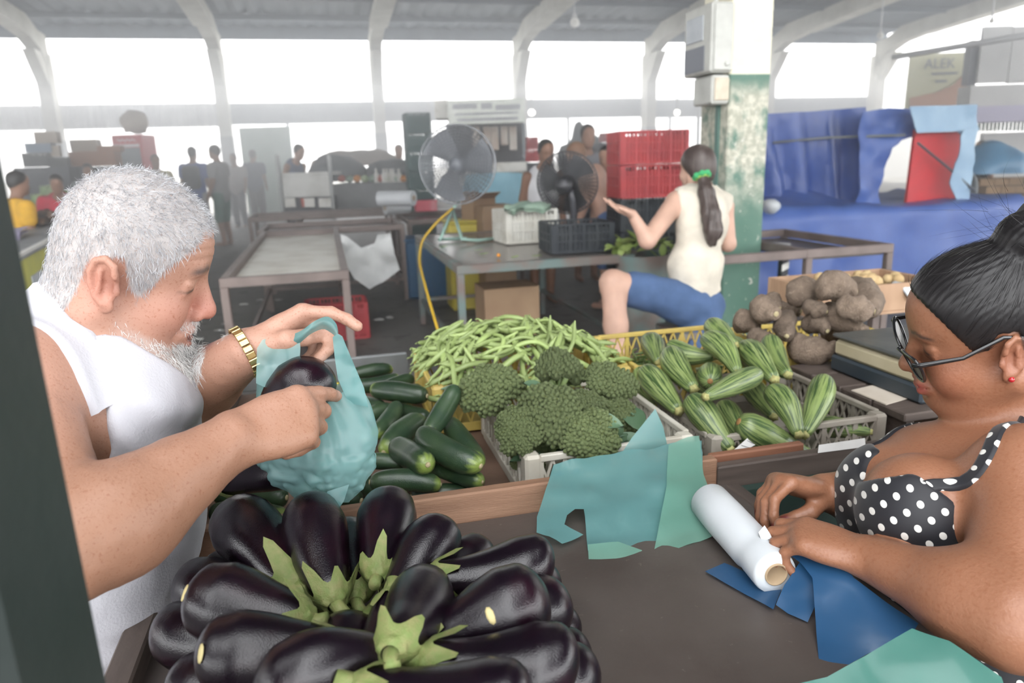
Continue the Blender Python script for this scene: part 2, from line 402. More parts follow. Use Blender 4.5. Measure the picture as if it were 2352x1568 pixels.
# arched concrete frames
def frame_beam(a):
    w = .34
    bs = [23.62, 23.5, 23.1, 22.4, 21.5, 12, 3, -5.5]
    lowz = [3.7, 4.15, 4.62, 4.88, 5.0, 5.65, 6.15, 6.65]
    topz = [roofz(b) + (.05 if b > 23 else .3) for b in bs]
    mb = MB(); n = len(bs); V = []
    for b, l, t in zip(bs, lowz, topz):
        for aa in (a - w / 2, a + w / 2):
            V += [G(aa, b, l), G(aa, b, t)]
    F = []
    for i in range(n - 1):
        o = i * 4; p = o + 4
        F += [(o, p, p + 1, o + 1), (o + 2, o + 3, p + 3, p + 2), (o + 1, p + 1, p + 3, o + 3), (o, o + 2, p + 2, p)]
    F += [(0, 1, 3, 2), (4 * n - 4, 4 * n - 2, 4 * n - 1, 4 * n - 3)]
    mb.add(V, F)
    # lower flange of the beam, proud of the web
    for i in range(4, n - 1):
        p, q = G(a, bs[i], lowz[i] + .06), G(a, bs[i + 1], lowz[i + 1] + .06); mb.bar(p, q, w + .14, .13)
    return mb
for k, a in enumerate(COLA):
    st = thing('beam_frame', G(a, FB + .2, 0), 'concrete frame', 'beam', kind='structure')
    del st['label']; del st['category']
    frame_beam(a).build('beam', M['concrete'], st)
    mb = MB(); mb.bar(G(a, FB + .28, 0), G(a, FB + .28, 4.6), .34, .46, up=E2); mb.build('column', M['concrete'], st)
    mb = MB(); mb.bar(G(a, FB + .28, 0), G(a, FB + .28, 2.3), .36, .48, up=E2); mb.build('painted_base', M['coldark'], st)
    for s in (-1, 1):      # sloping haunch under the beam
        if s == 1: continue
        mb = MB(); mb.prism([(0, 0), (0, .9), (-.75, .9)], .3, np.array([E2, EZ, -E1]).T if False else np.array([E2, EZ, np.cross(E2, EZ)]).T, G(a - .15, FB + .06, 3.7)); mb.build('haunch', M['concrete'], st)
# lower band of sheeting between the columns
for i in range(len(COLA) - 1):
    a0, a1 = COLA[i], COLA[i + 1]
    pale = a1 < 1.6
    if a0 < 0 < a1 and False: pass
    if pale:
        av = np.arange(a0, a1 + .05, .1)
        P = np.array([[G(a, FB + .75 + .03 * (-1) ** j, z) for z in (2.62, 3.3)] for j, a in enumerate(av)])
        mb = MB(); mb.grid(P); mb.grid(P[:, ::-1] + E2 * .012); mb.build('wall_sheet_pale', M['sheetpale'], kind='structure')
    else:
        pb = a0
        sbox('wall_fascia', a0, a1, FB + .7, FB + .78, 2.66 if a0 < 9 else 2.62, 3.28 if a0 < 9 else 3.22, M['fascia'], kind='structure')
for a in (3.5, 13.0): sbox('trim_post', a - .05, a + .05, FB + .62, FB + .7, 0, 3.2, M['coldark'], kind='structure')
for a in (-.9, 8.3, 12.1, 15.6): sbox('trim_pipe', a - .04, a + .04, FB + 1.0, FB + 1.08, 0, 2.7, M['coldark'], kind='structure')
# green painted near column that carries the meter boxes
m = bpy.data.materials.new('peeling_two_tone_column_paint'); m.use_nodes = True; nt = m.node_tree; L = nt.links.new; b_ = nt.nodes['Principled BSDF']; b_.inputs['Roughness'].default_value = .7
tc = N(nt, 'ShaderNodeTexCoord'); sx = N(nt, 'ShaderNodeSeparateXYZ'); L(tc.outputs['Object'], sx.inputs[0])
def nzr(scale, lo, hi, det=6, st=(1, 1, 1)):
    mp = N(nt, 'ShaderNodeMapping'); mp.inputs['Scale'].default_value = st; L(tc.outputs['Object'], mp.inputs[0])
    nz = N(nt, 'ShaderNodeTexNoise'); nz.inputs['Scale'].default_value = scale; nz.inputs['Detail'].default_value = det; L(mp.outputs[0], nz.inputs['Vector'])
    r = N(nt, 'ShaderNodeMapRange'); r.inputs[1].default_value = lo; r.inputs[2].default_value = hi; L(nz.outputs[0], r.inputs[0]); return r.outputs[0]
def mix(f, a, b):
    mx = N(nt, 'ShaderNodeMix', data_type='RGBA')
    for v, s in ((f, 0), (a, 6), (b, 7)):
        if isinstance(v, tuple): mx.inputs[s].default_value = (*v, 1)
        elif isinstance(v, (int, float)): mx.inputs[s].default_value = v
        else: L(v, mx.inputs[s])
    return mx.outputs[2]
def mrange(v, lo, hi):
    r = N(nt, 'ShaderNodeMapRange'); r.inputs[1].default_value = lo; r.inputs[2].default_value = hi; L(v, r.inputs[0]); return r.outputs[0]
def mul(a, b):
    r = N(nt, 'ShaderNodeMath', operation='MULTIPLY'); L(a, r.inputs[0]); L(b, r.inputs[1]); return r.outputs[0]
green = mix(nzr(3, .3, .7), (.075, .17, .125), (.13, .23, .18))
zone = mul(mrange(sx.outputs[2], .95, 1.3), mrange(sx.outputs[2], 1.83, 1.72))
peel = mul(zone, nzr(9, .36, .52, 8, (1, 1, .7)))
base = mix(peel, green, mix(nzr(25, .4, .6), (.62, .6, .5), (.4, .4, .32)))
spl = nzr(30, .64, .68); base = mix(spl, base, (.55, .55, .48))
cream = mix(nzr(4, .55, .75), (.82, .78, .62), (.6, .55, .42))
L(mix(mrange(sx.outputs[2], 1.853, 1.86), base, cream), b_.inputs['Base Color'])
pf = toG(aty(1664, 500, 4.8)); CA, CB = pf[0], pf[1]
mb = MB(); mb.box(G(CA + .145, CB + .18, 3.3), (.29, .36, 6.6), RG, .008); colob = mb.build('column_green', m, kind='structure')
M['pipe_green'] = mat('green_pipe', (.1, .2, .17), .5)
sbox('conduit', CA - .015, CA - .001, CB + .1, CB + .14, 0, 1.75, M['pipe_green'], parent=colob)
# meter boxes on the column's side
M['box_grey'] = mat('weathered_grey_plastic', (.6, .6, .56), .6, (.45, .45, .42), 6, 6, (.4, .7), .002, 30)
M['box_win'] = mat('dusty_meter_window', (.5, .53, .56), .25, (.4, .43, .46), 8)
M['box_dark'] = mat('dark_meter_panel', (.2, .21, .24), .5)
M['box_cream'] = mat('cream_box_front', (.7, .62, .5), .6, (.55, .47, .36), 10)
zt = aty(1640, 2, 4.75)[2]; zb = aty(1640, 166, 4.75)[2]; zb2 = aty(1640, 238, 4.75)[2]
t = thing('meter_box', G(CA - .09, CB + .2, zb), 'large grey electricity meter box on the column, dusty window on its side', 'meter box', 'meter boxes on the column')
sbox('housing', CA - .15, CA - .002, CB - .02, CB + .34, zb, zt, M['box_grey'], .012, t)
sbox('front_cover', CA - .135, CA - .01, CB - .034, CB - .02, zb + .012, zt - .012, M['box_grey'], .005, t)
sbox('window', CA - .158, CA - .15, CB + .08, CB + .3, zb + .2, zt - .06, M['box_win'], .004, t)
sbox('lower_panel', CA - .156, CA - .15, CB + .06, CB + .32, zb + .02, zb + .17, M['box_dark'], .003, t)
MB().lathe([(.016, 0), (.016, .01), (.01, .014)], 12, G(CA - .045, CB - .034, zb + .05), np.array([E1, EZ, -E2]).T).build('lock_knob', M['box_grey'], t)
t = thing('meter_box', G(CA - .07, CB + .15, zb2), 'small cream-fronted junction box hung under the large meter box', 'meter box', 'meter boxes on the column')
sbox('housing', CA - .125, CA - .002, CB + .0, CB + .24, zb2, zb - .012, M['box_grey'], .01, t)
sbox('front_cover', CA - .11, CA - .01, CB - .014, CB, zb2 + .02, zb - .03, M['box_cream'], .005, t)
MB().tube([G(CA - .06, CB + .1, zt), G(CA - .06, CB + .1, 3.6)], .014, 8).build('service_pipe', M['box_grey'], colob)

# near dark post at the left edge of the frame
M['post'] = mat('dark_green_painted_steel', (.018, .026, .024), .45, (.03, .036, .034), 5, 6, (.4, .7), .001, 30)
p0 = atd(196, 1545, .36); p1 = atd(52, 690, .36); 
mb = MB(); px = p0[0] - .081; mb.box((px - .015, p0[1] + .03, 1.0), (.12, .09, 2.4), rotz(.1), .008); post = mb.build('trim_near_post', M['post'], kind='structure')

# ------------------------------------------------------------------ tables of the hall
M['frame_brown'] = mat('rusty_brown_angle_iron', (.2, .155, .14), .5, (.13, .1, .09), 7, 6, (.35, .7), .001, 60)
M['frame_green'] = mat('worn_green_angle_iron', (.14, .19, .18), .5, (.17, .13, .115), 5, 5, (.4, .6), .001, 60)
M['tray_pale'] = mat('worn_pale_board', (.74, .72, .65), .5, (.55, .51, .43), 5, 8, (.4, .75), .001, 40, col3=(.25, .22, .17), scale3=16, ramp3=(.68, .76))
M['tray_steel'] = mat('dull_sheet_steel', (.3, .27, .25), .22, (.2, .17, .155), 4, 6, (.35, .7), .0006, 20, metal=.3)
M['tray_dark'] = mat('dark_metal_tray', (.09, .075, .07), .35, (.13, .11, .1), 5, 6, (.4, .7), .0008, 30)
def table(label, a0, a1, b0, b1, z=.78, fm='frame_brown', tm='tray_pale', drop=.05, rail=.055, tray=True, shelf=False, legs=None, group=None, th=.045):
    t = thing('market_table', G((a0 + a1) / 2, (b0 + b1) / 2, 0), label, 'table', group); m = M[fm]; r = th
    for (p, q) in (((a0, b0 + r / 2), (a1, b0 + r / 2)), ((a0, b1 - r / 2), (a1, b1 - r / 2)), ((a0 + r / 2, b0 + r), (a0 + r / 2, b1 - r)), ((a1 - r / 2, b0 + r), (a1 - r / 2, b1 - r))):
        MB().bar(G(*p, z - rail / 2), G(*q, z - rail / 2), r, rail, ch=.004).build('rail', m, t)
    for (a, b) in (legs or ((a0 + r / 2, b0 + r / 2), (a1 - r / 2, b0 + r / 2), (a0 + r / 2, b1 - r / 2), (a1 - r / 2, b1 - r / 2))):
        MB().box(G(a, b, (z - rail) / 2), (r, r, z - rail), RG, .004).build('leg', m, t)
    if tray: sbox('tray', a0 + r, a1 - r, b0 + r, b1 - r, z - drop - .012, z - drop, M[tm], 0, t)
    if shelf:
        for b in (b0 + r / 2, b1 - r / 2): MB().bar(G(a0 + r, b, .22), G(a1 - r, b, .22), .03, .03).build('lower_rail', m, t)
        for a in (a0 + r / 2, a1 - r / 2): MB().bar(G(a, b0 + r, .22), G(a, b1 - r, .22), .03, .03).build('lower_rail', m, t)
    return t
tB = table('long narrow tray table with a worn pale top, left of the steel table', -.62, .1, 4.3, 7.36, shelf=True)
tB2 = table('brown cross table at the far end of the pale tray table', -.66, .76, 7.4, 8.4, tm='tray_dark', shelf=True)
tA = table('steel-topped market table carrying the black crate and the tall fan', .72, 1.86, 4.18, 6.2, fm='frame_green', tm='tray_steel', drop=.006, shelf=True)
tC = table('low brown rail table in front of the white painted stall', -.95, .85, 9.6, 10.5, tm='tray_dark')
tD = table('brown table carrying the plastic rolls and the red carton', .85, 2.15, 7.9, 9.3, tm='tray_dark', shelf=True)
tR = table('brown market table right of the green column with a white plate', 2.86, 3.5, 3.85, 5.0, tm='tray_dark', drop=.06)
MB().bar(G(2.0, 3.872, .7525), G(2.86, 3.872, .7525), .045, .055, ch=.004).build('rail_extension', M['frame_brown'], tR)
M['white_paint'] = mat('chipped_white_paint', (.75, .74, .7), .6, (.5, .48, .42), 6, 6, (.55, .75))
t = thing('striped_post', aty(1800, 660, 4.75) * [1, 1, 0], 'thin post with black and white diagonal stripes under the right table', 'post')
pz = aty(1800, 590, 4.75); pb = aty(1800, 700, 4.75)
MB().box((pz[0], pz[1], .38), (.05, .05, .76), RG, .003).build('post', mat('black_paint', (.03, .03, .035), .5), t)
for k in range(7):
    zz = .74 - k * .09; MB().prism([(-.026, 0), (.026, .022), (.026, .068), (-.026, .046)], .002, np.array([E1, EZ, -E2]).T, np.array([pz[0], pz[1], zz - .05]) - E2 * .0255).build('stripe', M['white_paint'], t)
# ------------------------------------------------------------------ the near counter
scene.cycles.max_bounces = 5; scene.cycles.diffuse_bounces = 2; scene.cycles.glossy_bounces = 2; scene.cycles.transmission_bounces = 4; scene.cycles.volume_bounces = 0; scene.cycles.transparent_max_bounces = 12
M['counter'] = mat('oiled_brown_hardboard', (.055, .042, .037), .42, (.085, .07, .062), 6, 8, (.35, .7), .0006, 60, col3=(.16, .14, .12), scale3=90, ramp3=(.7, .8))
M['wood'] = mat('raw_plank', (.30, .17, .105), .65, (.2, .105, .062), 3.2, 8, (.35, .65), .0012, 30, stretch=(1, 14, 14), bstretch=(2, 30, 30))
M['wood_red'] = mat('reddish_plank', (.24, .105, .06), .6, (.15, .062, .036), 3.2, 8, (.35, .65), .001, 30, stretch=(1, 14, 14))
M['wood_dark'] = mat('dark_worn_wood', (.105, .08, .068), .6, (.06, .045, .038), 4, 8, (.35, .65), .001, 40, stretch=(1, 10, 10))
M['bin_floor'] = mat('worn_bin_floor', (.19, .115, .08), .65, (.11, .07, .05), 5, 8, (.35, .7), .001, 40)
M['steel_edge'] = mat('grey_steel_edge', (.26, .27, .27), .35, (.18, .19, .19), 6, metal=.4)
M['drawer_green'] = mat('dark_green_drawer_paint', (.018, .04, .032), .5, (.03, .05, .042), 6)
def gbar(name, p, q, w, h, m, par, ch=.003):   # bar between grid points with object axes along it
    p = np.asarray(p, float); q = np.asarray(q, float); c = (p + q) / 2; L_ = np.linalg.norm(q - p); x = nrm(q - p); R = np.array([x, np.cross(EZ, x), EZ]).T
    mb_ = MB().box((0, 0, 0), (L_, w, h), None, ch); o = mb_.build(name, m, par); o.matrix_parent_inverse = par.matrix_basis.inverted() if par else Matrix(); o.matrix_basis = M4(R, c); return o
ct = thing('market_counter', G(.3, 1.2, 0), 'brown market counter with plank dividers under the vegetables', 'counter')
sbox('top', -.3, .68, .18, 1.108, .755, .78, M['counter'], .003, ct)
gbar('left_rail', G(-.285, .15, .772), G(-.285, 1.14, .772), .035, .075, M['wood_dark'], ct)
gbar('divider_board', G(-.30, 1.125, .768), G(.66, 1.115, .768), .024, .128, M['wood'], ct)
gbar('divider_board', G(.66, 1.136, .765), G(.86, 1.134, .765), .018, .125, M['wood_red'], ct)
gbar('steel_rail', G(.66, 1.112, .786), G(1.75, 1.105, .786), .024, .06, M['wood_dark'], ct)
sbox('bin_floor', -.30, 1.75, 1.14, 2.23, .695, .71, M['bin_floor'], 0, ct)
gbar('back_rail', G(-.32, 2.24, .755), G(.21, 2.24, .755), .02, .075, M['steel_edge'], ct)
gbar('side_rail', G(-.31, 1.15, .76), G(-.31, 2.23, .76), .02, .12, M['wood_dark'], ct)
for i in range(4):
    gbar('shelf_plank', G(1.19, 1.28 + .105 * i, .80), G(1.75, 1.28 + .105 * i, .80), .1, .02, M['wood_dark'], ct)
sbox('shelf_support', 1.2, 1.22, 1.235, 1.64, .71, .79, M['wood_dark'], 0, ct); sbox('shelf_support', 1.7, 1.72, 1.235, 1.64, .71, .79, M['wood_dark'], 0, ct)
for a in (-.28, .64, 1.7):
    for b in (.22, 2.15): sbox('leg', a, a + .05, b, b + .05, 0, .70, M['frame_green'], .003, ct)
dr = thing('cash_drawer', G(.95, 1.0, .62), 'open dark green cash drawer recessed beside the seated woman', 'drawer')
sbox('bottom', .70, 1.3, .45, 1.085, .62, .635, M['drawer_green'], 0, dr)
sbox('back_panel', .70, 1.3, 1.075, 1.095, .635, .775, M['drawer_green'], 0, dr)
gbar('side_panel', G(.69, .42, .71), G(.69, 1.095, .70), .02, .13, M['drawer_green'], dr)
gbar('side_cap', G(.686, .42, .776), G(.686, 1.095, .776), .028, .012, M['wood_dark'], dr)

# ------------------------------------------------------------------ generic sheet from an outline
from mathutils.geometry import delaunay_2d_cdt
def densify(poly, step):
    out = []
    for i in range(len(poly)):
        p, q = np.asarray(poly[i], float), np.asarray(poly[(i + 1) % len(poly)], float); n = max(1, int(np.linalg.norm(q - p) / step))
        out += [p + (q - p) * k / n for k in range(n)]
    return np.array(out)
def inside(P, poly):
    x, y = P[:, 0], P[:, 1]; c = np.zeros(len(P), bool); n = len(poly)
    for i in range(n):
        a, b = poly[i], poly[(i + 1) % n]
        cond = ((a[1] > y) != (b[1] > y)); xs = (b[0] - a[0]) * (y - a[1]) / (b[1] - a[1] + 1e-12) + a[0]; c ^= cond & (x < xs)
    return c
def sheet(poly, fn, step, hole=None):
    """outline in a flat parameter plane, fn maps (N,2) -> (N,3); returns (V, tris)"""
    bd = densify(poly, step); lo, hi = bd.min(0), bd.max(0)
    g = np.stack(np.meshgrid(np.arange(lo[0] + step / 2, hi[0], step), np.arange(lo[1] + step / 2, hi[1], step)), -1).reshape(-1, 2)
    g = g + (rng.random(g.shape) - .5) * step * .3; g = g[inside(g, bd)]
    d = np.min(np.linalg.norm(g[:, None] - bd[None], axis=2), 1); g = g[d > step * .45]
    P = np.concatenate([bd, g]); n = len(bd)
    r = delaunay_2d_cdt([Vector(p) for p in P], [], [list(range(n))], 1, 1e-6)
    Q = np.array([list(v) for v in r[0]]); T = [tuple(f) for f in r[2] if len(f) == 3]
    return fn(Q), T

# ------------------------------------------------------------------ crates
M['cr_yellow'] = mat('sun_faded_yellow_plastic', (.62, .47, .12), .55, (.5, .37, .12), 10, 5, (.4, .7), .0008, 60)
M['cr_white'] = mat('dirty_white_plastic', (.58, .55, .48), .55, (.4, .36, .29), 9, 6, (.4, .75), .0008, 60)
M['cr_grey'] = mat('grimy_grey_plastic', (.36, .33, .28), .6, (.2, .17, .14), 8, 7, (.35, .7), .0008, 60)
M['cr_black'] = mat('black_plastic', (.022, .027, .034), .45, (.04, .045, .05), 8)
M['cr_red'] = mat('red_plastic', (.5, .055, .06), .5, (.4, .05, .06), 6)
def lattice(mb, p, u, v, n, wid, hei, rows, cols, bar=.0045, th=.005):
    """diamond lattice panel: origin p, width axis u, height axis v"""
    R = np.array([u, v, n]).T; cw = wid / cols
    for c in range(cols):
        for s in (0, 1):
            a = p + u * (c * cw + (0 if s == 0 else cw)); b = p + u * (c * cw + (cw if s == 0 else 0)) + v * hei
            mb.bar(a, b, bar, th, up=n)
def crate(name, label, o, ax, ay, sx, sy, h, mname, lat=(9, 7), cat='crate', wall=.008, rim=.014, group=None, slots=False, feet=True, solid=False):
    """o = front-left bottom corner, ax/ay unit axes, walls of lattice between rim and foot rails"""
    m = M[mname]; ax = nrm(ax); ay = nrm(ay); t = thing(name, o + ax * sx / 2 + ay * sy / 2, label, cat, group)
    R = np.array([ax, ay, EZ]).T; P = lambda x, y, z: o + ax * x + ay * y + EZ * z
    MB().box(P(sx / 2, sy / 2, .005), (sx - .01, sy - .01, .008), R).build('base', m, t)
    for (x, y) in ((0, 0), (sx, 0), (0, sy), (sx, sy)):
        mb = MB(); mb.box(P(x + (.016 if x == 0 else -.016), y + (.016 if y == 0 else -.016), h / 2), (.034, .034, h), R, .006)
        mb.build('corner_post', m, t)
    for (p, u, n, w) in ((P(.03, .004, 0), ax, -ay, sx - .06), (P(.03, sy - .004, 0), ax, ay, sx - .06), (P(.004, .03, 0), ay, -ax, sy - .06), (P(sx - .004, .03, 0), ay, ax, sy - .06)):
        mb = MB(); Rw = np.array([u, n, EZ]).T
        mb.box(p + u * w / 2 + EZ * (h - rim / 2), (w, .013, rim), Rw, .002); mb.box(p + u * w / 2 + EZ * .012, (w, .01, .024), Rw, .002)
        cols = lat[0] if u is ax else lat[1]
        if slots:
            k = max(3, int(w / .03))
            for i in range(k + 1): mb.box(p + u * (w * i / k) + EZ * h / 2, (.008 if i % 3 else .02, .016, h), Rw)
            if solid: mb.box(p - n * .006 + u * w / 2 + EZ * (h * .47), (w, .003, h * .74), Rw)
            for zz in np.linspace(.03, h - .02, 4)[1:-1]: mb.box(p + u * w / 2 + EZ * zz, (w, .014, .012), Rw)
        else:
            lattice(mb, p + EZ * .022, u, EZ, n, w, h - rim - .02, 1, cols); 
            for i in range(0, cols + 1, 3): mb.box(p + u * (w * i / cols) + EZ * h / 2, (.012, .008, h - .01), Rw)
        mb.build('lattice_wall', m, t)
    return t
def fitcrate(pfl, pfr, pbl, z):   # grid-aligned rectangle from three rim pixels at height z
    fl, fr, bl = (toG(atz(*p, z)) for p in (pfl, pfr, pbl)); return fl, fr[0] - fl[0], bl[1] - fl[1]
crB = crate('broccoli_crate', 'low white lattice crate holding the broccoli heads', G(.33, 1.245, .71), E1, E2, .36, .43, .112, 'cr_white', (12, 13))
M['blue_print'] = mat('blue_print', (.02, .035, .16), .5)
for (x0, s) in ((.085, .02), (.12, .026)):     # printed blue diamond mark on the crate's front rail
    mb = MB(); c = G(.33 + x0 - .02, 1.239, .775)
    for sg in (-1, 1): mb.prism([(-.012, sg * .003), (.012, sg * .003), (0, sg * .016)] if sg > 0 else [(-.012, -.003), (0, -.016), (.012, -.003)], .001, np.array([E1, EZ, -E2]).T, c)
    mb.build('printed_mark', M['blue_print'], crB)
crY = crate('bean_crate', 'yellow lattice crate heaped with green beans', G(.215, 1.69, .715), E1, E2, .53, .40, .125, 'cr_yellow', (15, 10))
crY2 = crate('loose_bean_crate', 'yellow lattice crate of loose dark beans behind the zucchini', G(.757, 1.665, .715), E1, E2, .44, .38, .125, 'cr_yellow', (12, 9))
crZ = crate('zucchini_crate', 'grimy grey plastic crate full of striped zucchini', G(.742, 1.262, .711), E1, E2, .433, .395, .092, 'cr_grey', (14, 14))
crYam = crate('yam_crate', 'yellow lattice crate under the pile of brown yams', G(1.225, 1.69, .711), E1, E2, .46, .40, .1, 'cr_yellow', (12, 10))
# ------------------------------------------------------------------ vegetables
def relax(items, floor, it=60, lat=.35, walls=None):
    """items: dict(p, q, r(list of radii along p->q)); pushes overlapping chains apart, mostly along the view ray"""
    ns = 5; T = np.linspace(.06, .94, ns); n = len(items)
    P = np.array([i['p'] for i in items]); Q = np.array([i['q'] for i in items]); Rr = np.array([np.interp(T, np.linspace(0, 1, len(i['r'])), i['r']) for i in items])
    for _ in range(it):
        S = P[:, None] + (Q - P)[:, None] * T[None, :, None]; dP = np.zeros_like(P); dQ = np.zeros_like(Q)
        for i in range(n):
            d = S[i][:, None, None] - S[None]; L_ = np.linalg.norm(d, axis=-1) + 1e-9; pen = Rr[i][:, None, None] + Rr[None] - L_; pen[:, i] = 0
            pen = np.clip(pen, 0, None) * .25; f = d / L_[..., None] * pen[..., None]
            fs = f.sum((1, 2)); dP[i] += ((1 - T)[:, None] * fs).sum(0) / 2; dQ[i] += (T[:, None] * fs).sum(0) / 2
        v = (P + Q) / 2 - CAM; v /= np.linalg.norm(v, axis=1)[:, None]
        for dd in (dP, dQ):
            al = (dd * v).sum(1)[:, None] * v; dd[:] = al + (dd - al) * lat
        P += np.clip(dP, -.004, .004); Q += np.clip(dQ, -.004, .004)
        P[:, 2] = np.maximum(P[:, 2], floor + Rr[:, 0] * .95); Q[:, 2] = np.maximum(Q[:, 2], floor + Rr[:, -1] * .9)
        if walls: walls(P, Q, Rr)
    for i, a in enumerate(items): a['p'], a['q'] = P[i], Q[i]
def spin_body(prof, bend=0.0, n=20, lump=0.0, seed=0, ridges=0, rd=0.0, s_bend=0.0):
    """vegetable body along +Z (0..1); prof list of (t, r)"""
    prof = np.asarray(prof, float); t, r = prof[:, 0], prof[:, 1]; a = np.linspace(0, 2 * np.pi, n, endpoint=False)
    mb = MB(); k = len(t); V = np.zeros((k, n, 3)); D = np.zeros((k, n, 3))
    rr = r[:, None] * (1 + rd * np.cos(ridges * a)[None] * (1 - np.abs(2 * t[:, None] - 1) ** 3))
    V[..., 0] = rr * np.cos(a) + (bend * np.sin(np.pi * t) + s_bend * np.sin(2 * np.pi * t))[:, None]; V[..., 1] = rr * np.sin(a); V[..., 2] = t[:, None]
    D[..., 0] = np.cos(a); D[..., 1] = np.sin(a); D[..., 2] = t[:, None]
    if lump: V[..., :2] += (D[..., :2] * (fnoise(V * 5 + seed * 11, 3) * lump)[..., None])
    F = [(i * n + j, i * n + (j + 1) % n, (i + 1) * n + (j + 1) % n, (i + 1) * n + j) for i in range(k - 1) for j in range(n)]
    F += [tuple(range(n))[::-1], tuple((k - 1) * n + j for j in range(n))]
    return mb.add(V.reshape(-1, 3), F, D.reshape(-1, 3))
def capprof(ctrl, n=26):
    """smooth profile through control (t, r) with round ends"""
    c = np.asarray(ctrl, float); u = (1 - np.cos(np.linspace(0, np.pi, n))) / 2; t = c[0, 0] + u * (c[-1, 0] - c[0, 0])
    from numpy import interp
    tt = np.linspace(c[0, 0], c[-1, 0], 200); rr = interp(tt, c[:, 0], c[:, 1] ** 2)
    ker = np.hanning(15); ker /= ker.sum(); rs = np.convolve(np.pad(rr, 7, mode='edge'), ker, 'valid'); w = np.clip(np.minimum((tt - tt[0]), (tt[-1] - tt)) / .05, 0, 1); rs = rr * (1 - w) + rs * w
    return np.c_[t, np.sqrt(np.maximum(interp(t, tt, rs), 1e-6))]
# --- eggplants
m = mat('eggplant_skin', (.006, .003, .006), .17, (.018, .003, .008), 3, 3, (.5, .85), .0003, 120, coat=.0, attr=None, spec=.5)
M['egg'] = m
M['calyx'] = mat('eggplant_calyx', (.15, .2, .055), .65, (.22, .22, .085), 14, 5, (.35, .7), .0008, 80, col3=(.2, .14, .06), scale3=40, ramp3=(.66, .76))
M['scar'] = mat('pale_scar', (.5, .42, .2), .6)
def egg_proto(v):
    bend, mx, neck, fat = [(.03, .25, .145, .27), (.10, .24, .13, .28), (-.06, .265, .16, .33), (.015, .28, .15, .3)][v]
    ctrl = [(0, 0), (.015, mx * .33), (.05, mx * .6), (.12, mx * .85), (fat, mx), (.45, mx * .93), (.65, mx * .75), (.82, neck * 1.12), (.93, neck * .9), (.985, neck * .55), (1, 0)]
    t = thing('eggplant', (0, 0, 0), 'glossy dark purple eggplant', 'eggplant', 'eggplants heaped on the counter')
    spin_body(capprof(ctrl, 30), bend, 24, .004, v, 3, .012).build('body', M['egg'], t, True)
    r_ = np.random.default_rng(v + 5); mb = MB(); nu, nv = 40, 9; P = np.zeros((nu, nv, 3))
    lob = 5 + v % 2; ph = r_.random() * 6
    for i in range(nu):
        a = 2 * np.pi * i / nu; ll = .5 + .5 * math.cos(lob * a + ph); reach = .06 + .17 * ll ** 1.6 * (1 + .35 * math.sin(2 * a + v)); flare = .03 * ll ** 2 * (1 + math.sin(3 * a + v * 2))
        for j in range(nv):
            s = j / (nv - 1); tt = 1.03 - s * (reach + .035); tq = min(max(tt, 0), .985)
            rb = np.interp(tq, [c[0] for c in ctrl], [c[1] for c in ctrl]); rb = max(rb, .05) + .02 + flare * max(0, s - .55) / .45 * 1.2
            rb *= .6 + .4 * min(1, s * 6) ; bx = bend * math.sin(math.pi * tq)
            P[i, j] = (rb * math.cos(a) + bx, rb * math.sin(a), tt + .01 * math.sin(5 * a) * s)
    mb.grid(P, closeu=True); cx_ = mb.build('calyx', M['calyx'], t, True)
    sx = .05 * (-1) ** v; mb = MB(); mb.tube([(0, 0, .98), (sx * .4, 0, 1.06), (sx, .01, 1.13)], [.066, .052, .05], 10); mb.build('stem', M['calyx'], cx_, True)
    if v in (1, 3): 
        mb = MB(); P = [[(( (mx + .0) * math.cos(.3 + .12 * i) * .995, mx * math.sin(.3 + .12 * i) * .995, .24 + .02 * j)) for j in range(3)] for i in range(3)]
    return t
EGP = [egg_proto(v) for v in range(4)]
